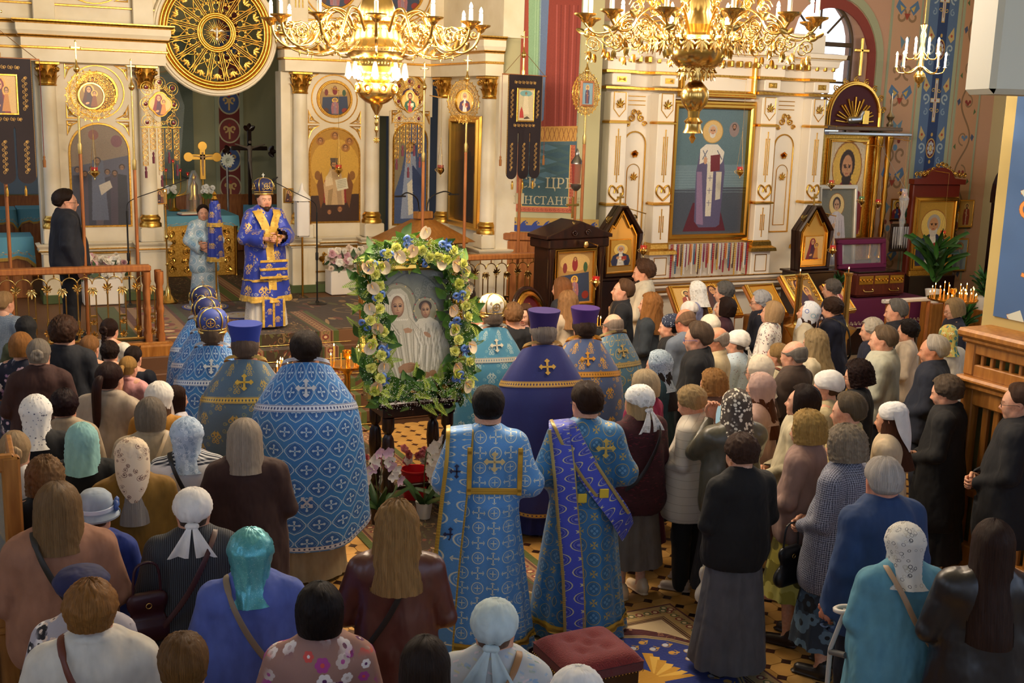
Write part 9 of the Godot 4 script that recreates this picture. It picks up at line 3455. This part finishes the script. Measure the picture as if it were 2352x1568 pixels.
	person({label="red-necked balding man bending forward in a striped shirt",x=6.35,z=-9.13,h=1.74,turn=185,k="m",hp=32,skin="c88668",hair=["bald","8a6a50"],top=["6a7484",.82,.03,0],trousers="2a2c34"})
	person({label="person with a plain white headscarf under the lace mantilla",x=7.21,z=-10.37,h=1.56,turn=175,hair=["under","8a7a70"],scarf=["cap","e8e0d8"],top=["a8a4a8",.72,.0,0],skirt=["5a5c64",.2]})
	person({label="person in a cream headscarf behind the man with blue glasses",x=6.93,z=-9.58,h=1.56,turn=184,hair=["under","8a7a70"],scarf=["shawl","e8ddc8"],top=["8a98a8",.72,.0,0],skirt=["5a5c64",.2]})
	person({label="grey-brown haired man in a black vest with blue-rimmed glasses",x=5.83,z=-8.22,h=1.79,turn=227,k="m",hair=["short","6a5644"],glasses="2c50a0",top=["101116",.82,.05,.02],trousers="24262e"})
	person({label="balding elderly man in a beige jacket",x=6.24,z=-8.51,h=1.68,turn=236,k="m",hair=["bald","b8a898"],skin="d49c78",top=["c8b690",.8,.03,.01],trousers="5a5a58"})
	person({label="woman in a white ribbed kerchief tied at the nape and a small-flowered dress",x=6.66,z=-8.76,h=1.57,turn=215,hair=["under","6a5648"],scarf=["kerchief","ece8e0"],top=["@floral_blue",.7,.04,0,.3],skirt=["@floral_blue",.2]})
	person({label="woman with a wavy blond bob in a flowered white blouse",x=7.85,z=-9.78,h=1.63,turn=221,ear=1,hp=-6,hair=["bob","c8a478"],top=["@floral_white",.75,.03,0],skirt=["5a5058",.2]})
	person({label="woman in a white and blue printed shawl and cream coat",x=8.32,z=-9.76,h=1.61,turn=222,hp=-10,hair=["veil","4a3024"],scarf=["hood","@eye"],top=["d8cbb0",.7,.03,0],skirt=["8a8070",.2]})
	person({label="woman with short grey-brown hair in a dark floral dress near the reliquary",x=9.84,z=-11.1,h=1.6,turn=227,hair=["crop","6a625c"],top=["@floral_navy",.7,.02,0,.3],skirt=["@floral_navy",.2]})
	person({label="brown-haired woman in a navy hooded coat with a pink scarf",x=8.8,z=-9.87,h=1.61,turn=212,hp=14,hair=["crop","3a261c"],top=["141a34",.6,.06,.02],skirt=["16181e",.2],strap=["282420",1.0],w=1.06})
	person({label="curly white-haired woman in dark blue beside the buzz-cut man",x=8.33,z=-8.76,h=1.6,turn=226,hair=["crop","d6cdbc"],top=["161c34",.75,.02,0],skirt=["181c28",.2]})
	person({label="grey-haired man in a dark suit before the white rail",x=9.06,z=-9.19,h=1.69,turn=227,k="m",hair=["short","77736e"],top=["1a1c28",.8,.03,.012],trousers="181a22"})
	person({label="buzz-cut man in a pale grey-green shirt",x=7.59,z=-7.82,h=1.74,turn=218,k="m",hair=["buzz","7a6650"],top=["b9baa8",.84,.05,.015],trousers="2c2e34",w=1.06})
	person({label="woman with short black hair in a cream cardigan",x=8.81,z=-8.75,h=1.56,turn=223,hair=["crop","1e1412"],top=["d8c8b4",.75,.03,0],skirt=["1c1c20",.2]})
	person({label="blond bespectacled woman in navy beside the candle stand",x=10.24,z=-9.48,h=1.6,turn=243,hp=16,hair=["bob","a88c64"],glasses="8a6a50",top=["12162c",.7,.03,0],skirt=["14162a",.2]})
	person({label="woman in a yellow and teal printed headscarf",x=9.28,z=-8.65,h=1.49,turn=173,hair=["under","4a3020"],scarf=["shawl","@tropical"],top=["e0dccf",.72,.02,0],skirt=["3a3a40",.2]})
	person({label="white-haired elderly man in a navy suit jacket over a pale shirt",x=7.72,z=-7.34,h=1.73,turn=220,k="m",hair=["receding","d4ccc0"],skin="d09a78",top=["141c30",.78,.05,.012],trousers="1a2030",w=1.05})
	person({label="woman with swept-back grey-brown hair in a black coat beside the stall",x=6.91,z=-6.38,h=1.64,turn=215,hp=14,hair=["crop","6a5a4a"],top=["0f0f12",.45,.04,.012],skirt=["0f1014",.2],w=1.06})
	person({label="woman with curly dark hair and glasses in black",x=6.68,z=-7.12,h=1.62,turn=223,hp=12,hair=["curly","2a1612"],glasses="3a2018",top=["0d0e12",.75,.03,0],skirt=["101014",.2]})
	person({label="woman with a blond ponytail in a cream jacket with brown straps",x=6.61,z=-8.08,h=1.59,turn=213,hair=["tail","a88654"],top=["cfc4a4",.75,.03,.01],skirt=["6a6450",.2],strap=["6a3420",1.0]})
	person({label="balding grey-haired man in a brown jacket",x=6.42,z=-7.64,h=1.71,turn=204,k="m",hair=["bald","8c8478"],top=["4a3a30",.8,.05,.012],trousers="3a302a"})
	person({label="woman with tousled ash-blond hair in cream",x=7.24,z=-8.34,h=1.62,turn=215,hair=["wave","a89068"],top=["d4c8aa",.72,.03,0],skirt=["7a7464",.2]})
	person({label="woman in a smooth white kerchief behind the man in a pale yellow shirt",x=6.21,z=-6.96,h=1.59,turn=222,hp=10,hair=["under","6a4a30"],scarf=["turban","ebe8e2"],top=["c8b88c",.72,.02,0],skirt=["5a5a50",.2]})
	person({label="woman in a cream linen headscarf behind the pink shawl",x=5.95,z=-7.5,h=1.63,turn=208,hair=["veil","6a5040"],scarf=["shawl","e2d4ba"],glasses="382820",top=["b8b0a4",.7,.02,0],skirt=["5a5a58",.2]})
	person({label="woman wrapped in a dusty pink shawl",x=5.57,z=-7.00,h=1.62,turn=214,hair=["veil","6a3a20"],scarf=["hood","c4a294"],glasses="383030",top=["c4a294",.7,.04,0],skirt=["6a4a44",.2]})
	person({label="man with long dark brown hair in a cream pocketed jacket",x=5.55,z=-6.5,h=1.65,turn=227,k="m",hp=-6,hair=["bob","2e1e18"],top=["d0c6a6",.7,.05,.01],trousers="4a443a"})
	person({label="man with grey-brown hair in a pale yellow shirt",x=5.57,z=-6.01,h=1.7,turn=217,k="m",hair=["short","6e5e48"],top=["d4bf84",.8,.05,.015],trousers="4a4438"})
	person({label="woman with curly golden hair in a mauve jacket and yellow-green skirt",x=5.11,z=-5.89,h=1.64,turn=209,ear=1,hair=["curly","c8a25c"],top=["9a7c72",.78,.04,.01],skirt=["@leafy",.38],shoes="2a1c18"})
	person({label="woman with grey-blond waves in a navy tweed coat",x=5.02,z=-5.42,h=1.67,turn=203,hair=["curly","a0907a"],top=["@tweed",.62,.05,.0],skirt=["@bluegrey",.25],shoes="2a2420",w=1.06})
	person({label="long-haired woman in a white kerchief whose point hangs down",x=6.05,z=-6.09,h=1.57,turn=211,hair=["veil","5a3420"],scarf=["triangle","edecea"],top=["d4c0a0",.7,.03,0],skirt=["7a4a30",.2]})
	person({label="white-haired man in a bright blue jacket",x=4.63,z=-4.67,h=1.72,turn=175,k="m",pose="down",hy=-22,hair=["receding","cac4be"],skin="d49a80",top=["22406e",.72,.07,.02],trousers="101626",w=1.08})
	person({label="elderly woman in a light blue coat and grey printed headscarf",x=4.37,z=-4.21,h=1.52,turn=156,hp=12,hair=["under","d8c8b4"],scarf=["shawl","@bubbles"],top=["5f9cb4",.3,.07,.02],skirt=["5f9cb4",.25],strap=["9a8268",1.0],w=1.08})
	person({label="woman with long dark brown hair in a black leather jacket at the right edge",x=4.43,z=-3.72,h=1.71,turn=144,hair=["long","3a241a"],top=["!14141a",.6,.04,.02],skirt=["101014",.2]})
	person({label="bespectacled man in a dark coat at the right edge before the stall",x=6.73,z=-5.57,h=1.78,turn=219,k="m",hair=["buzz","5a4030"],glasses="3a2a20",top=["0e1018",.6,.06,.012],trousers="101218"})
	person({label="woman with curly orange-blond hair behind the puffer jacket",x=5.48,z=-7.49,h=1.55,turn=218,hair=["curly","c08c50"],top=["8a6a58",.72,.02,0],skirt=["5a4a48",.2]})
	person({label="woman with short blond hair in a cream puffer jacket",x=4.94,z=-6.96,h=1.58,turn=217,hp=22,hair=["crop","c8a874"],top=["@quilt",.62,.06,.02],trousers="101014",shoes="a89888",w=1.04})
	person({label="woman filming with a phone, lace shawl over dark hair, olive leather jacket",x=4.96,z=-6.48,h=1.66,turn=165,pose="phone",hair=["long","5a3018"],scarf=["mantilla","@lace_dark"],top=["!565344",.78,.05,.02],skirt=["14141a",.2]})
	person({label="brown-haired woman in a black sweater and long grey skirt",x=4.41,z=-5.66,h=1.61,turn=180,pose="fold",ear=1,hp=14,hair=["crop","4a3226"],top=["0d0d10",.8,.05,0],skirt=["5c5c62",.1],shoes="18181c",w=1.05})
	person({label="woman in a white lace kerchief, burgundy jacket and grey skirt",x=4.46,z=-6.98,h=1.62,turn=189,hp=8,hair=["ubob","c8a878"],scarf=["kerchief","@lace"],top=["@burgundy",.72,.05,0],skirt=["6a6058",.3],strap=["181014",-1.0],shoes="d8bc94",w=1.04})
	person({label="white-blond woman in a magenta coat",x=4.79,z=-7.43,h=1.61,turn=209,hair=["bob","d4bc94"],top=["8c1848",.6,.04,.01],skirt=["5a1434",.25]})
	person({label="woman in a grey-blue crocheted shawl and teal scarf",x=5.3,z=-8.02,h=1.61,turn=219,hair=["veil","3a302c"],scarf=["shawl","@crochet"],top=["1f4450",.7,.04,0],skirt=["20343c",.2]})
	person({label="woman with short orange-blond hair in a flowered sleeveless dress",x=.48,z=-10.57,h=1.57,turn=163,hair=["bob","a8723c"],top=["@floral_navy",.7,.0,0,.0],skirt=["@floral_navy",.3]})
	person({label="woman with a grey bun in a dark brown jacket",x=.57,z=-9.78,h=1.67,turn=171,hair=["bun","93887a"],top=["3c1e18",.7,.05,.01],skirt=["2a1814",.2]})
	person({label="brown-haired man in a dark navy suit at the left",x=.80,z=-10.22,h=1.74,turn=164,k="m",hair=["mop","4a3020"],top=["10141e",.78,.04,.012],trousers="10121a"})
	person({label="girl with a long dark braid beside the left rail post",x=1.32,z=-11.57,h=1.48,turn=147,k="c",hair=["braid","2e1a12"],top=["e4ddcc",.75,.0,0],skirt=["3a3a44",.3]})
	person({label="red-blond short-haired boy in a black shirt",x=1.04,z=-10.65,h=1.5,turn=154,k="c",hair=["buzz","96683c"],top=["101014",.75,.0,0],trousers="14161c"})
	person({label="dark-haired child between the red-blond boy and the blond girl",x=1.25,z=-10.99,h=1.37,turn=158,k="c",hair=["crop","2a1a14"],top=["c8ccd0",.75,.0,0],trousers="14161c"})
	person({label="dark-haired boy in a navy shirt beside the rail post",x=1.41,z=-10.66,h=1.38,turn=154,k="c",hair=["buzz","2c1e16"],top=["161c2a",.75,.0,0],trousers="14161c"})
	person({label="small blond girl in a pink dress beside the ponytailed woman",x=1.32,z=-10.31,h=1.37,turn=143,k="c",hair=["tail","b88c4c"],top=["d89a98",.7,.0,.01],skirt=["d89a98",.3]})
	person({label="woman with a long dark ponytail in a beige raincoat",x=.99,z=-8.79,h=1.66,turn=144,hair=["tail","30160f"],top=["b0a08c",.4,.05,.02],skirt=["8a7c6c",.25],w=1.06})
	person({label="fair-haired youth in a pale checked shirt at the left edge",x=.44,z=-12.72,h=1.6,turn=138,k="c",hair=["buzz","b08c60"],top=["@plaid",.75,.02,0],trousers="3a4458"})
	person({label="person in a black headscarf behind the woman with orange-blond hair",x=.58,z=-11.63,h=1.52,turn=167,hair=["under","20181a"],scarf=["shawl","0c0c10"],top=["4a5238",.72,.02,0],skirt=["14161c",.2]})
	person({label="woman in a white sprigged headscarf and black jacket",x=.43,z=-8.01,h=1.63,turn=171,hair=["under","7a6448"],scarf=["shawl","@sprigs"],top=["0c0e14",.68,.04,0],skirt=["101218",.2]})
	person({label="woman with short dark burgundy hair in a beige coat",x=.64,z=-8.43,h=1.56,turn=164,hair=["crop","260f12"],top=["b09c80",.6,.04,.012],skirt=["6a5c4c",.2]})
	person({label="woman in a sheer mint headscarf and black jacket",x=.66,z=-7.47,h=1.56,turn=169,hair=["under","4a2c20"],scarf=["mantilla","8fc4c0"],top=["0a0b0e",.68,.05,0],skirt=["0e0f14",.2]})
	person({label="woman with an ash-grey bob in a beige trench coat",x=1.12,z=-7.74,h=1.62,turn=168,hair=["bob","857868"],top=["b8a688",.4,.05,.02],skirt=["a8987c",.25],strap=["a08a68",-1.0]})
	person({label="woman in a white headscarf and ochre jacket beside the girl in profile",x=1.28,z=-8.38,h=1.57,turn=147,hair=["veil","6a4c38"],scarf=["shawl","e9e2d4"],top=["b07a20",.68,.02,0],skirt=["6a5428",.2]})
	person({label="brown-haired girl in profile beside the white headscarf",x=1.54,z=-9.23,h=1.33,turn=101,k="c",hair=["lob","3a2218"],top=["d8d4dc",.72,.0,0],skirt=["8a8a9c",.3]})
	person({label="woman in a pale blue lace shawl and striped sweater",x=1.27,z=-7.27,h=1.59,turn=168,hair=["under","4a4448"],scarf=["shawl","@lace_blue"],top=["@stripes",.72,.05,0],skirt=["20283a",.2],strap=["14161c",1.0],w=1.05})
	person({label="woman in a beige paisley kerchief and mustard jacket",x=.89,z=-6.94,h=1.59,turn=173,hp=4,hair=["veil","b4aca4"],scarf=["triangle","@paisley"],top=["8a6418",.74,.05,.012],skirt=["5c4214",.15],w=1.06})
	person({label="woman with straight silver hair in a brown wool coat",x=1.55,z=-6.88,h=1.66,turn=167,hair=["lob","b8a894"],top=["3c221a",.42,.05,.012],skirt=["341e18",.3],w=1.05})
	person({label="blond woman with a pink hair clip in a white cardigan",x=.26,z=-7.2,h=1.63,turn=174,hair=["bun","c4a478"],top=["d8d6d2",.72,.04,0],skirt=["4a4a50",.2],strap=["5a1c1c",1.0]})
	person({label="woman with bushy light brown hair in black",x=.39,z=-6.71,h=1.59,turn=173,hair=["curly","94704a"],top=["0c0c10",.68,.03,0],skirt=["101014",.2]})
	person({label="woman with a brown-blond bob in a beige knit top",x=.39,z=-5.85,h=1.71,turn=174,hair=["lob","8a6a44"],top=["a4745a",.78,.05,0],skirt=["5a4034",.15],strap=["1c1814",1.0],w=1.08})
	person({label="woman in a pale blue brimmed hat and cobalt jacket",x=.61,z=-6.29,h=1.49,turn=160,hair=["under","6a4a38"],hat=["a9b8c8",true],top=["17358c",.7,.03,.012],skirt=["142050",.2]})
	person({label="woman in a tied white kerchief and black pinstriped blouse",x=1.04,z=-5.83,h=1.61,turn=166,hair=["under","5a4a40"],scarf=["kerchief","efece6"],top=["@pinstripe",.5,.06,0],skirt=["16181e",.1],strap=["3c1418",-1.0],w=1.05})
	person({label="woman in a sparkling teal scarf and periwinkle sweater",x=1.18,z=-5.16,h=1.6,turn=165,hair=["under","b8a890"],scarf=["shawl","@sparkle"],top=["5468b8",.72,.06,0],skirt=["2c3660",.2],strap=["7a6a58",1.0],w=1.08})
	person({label="woman with long blond hair in a reddish brown leather jacket",x=1.88,z=-5.07,h=1.68,turn=156,hy=8,hair=["wave","a8804c"],top=["!5a2a22",.74,.03,.012],skirt=["18181c",.2],strap=["14100e",-1.0]})
	person({label="woman with a glossy dark bob in a floral blouse",x=1.3,z=-4.43,h=1.6,turn=164,hair=["bob","1c1210"],top=["@floral_big",.7,.05,0],skirt=["3a2a30",.2]})
	person({label="woman in a pale blue tied kerchief and pastel knit sweater",x=1.93,z=-4.03,h=1.59,turn=148,hair=["under","8a6a58"],scarf=["kerchief","c4d8dc"],top=["@knit",.7,.06,0],skirt=["5a5a60",.2],strap=["8a6440",-1.0],glasses="d8d8d8",w=1.05})
	person({label="woman with long straight dark brown hair at the bottom edge",x=1.5,z=-3.73,h=1.64,turn=156,hair=["long","30221a"],top=["3a3440",.7,.02,0],skirt=["2a2a30",.2]})
	person({label="woman with short red-blond hair in a white jacket with a brown strap",x=.42,z=-4.72,h=1.64,turn=169,ear=1,hair=["crop","a06e38"],top=["dcd8cc",.7,.06,.016],skirt=["8a8478",.2],strap=["5c2616",1.0],w=1.08})
	person({label="brown short-haired person at the bottom left edge",x=.69,z=-4.16,h=1.6,turn=171,k="m",hair=["short","7a552c"],top=["4a4a50",.7,.03,0],trousers="303238"})
	person({label="woman in a dark blue beret and grey floral blouse",x=.43,z=-5.2,h=1.51,turn=171,hair=["under","5a3824"],hat=["151c50",false],top=["@floral_grey",.7,.06,0],skirt=["4a464c",.2],strap=["8a7a5c",-1.0]})
	person({label="person in a white cap at the bottom edge beside the velvet stool",x=1.95,z=-3.36,h=1.59,turn=146,hair=["under","8a7a68"],scarf=["turban","e9edf2"],top=["9aa4b0",.7,.03,0],skirt=["4a4c54",.2]})
func V(x:float,y:float,z:float)->Vector3:return Vector3(x,y,z)
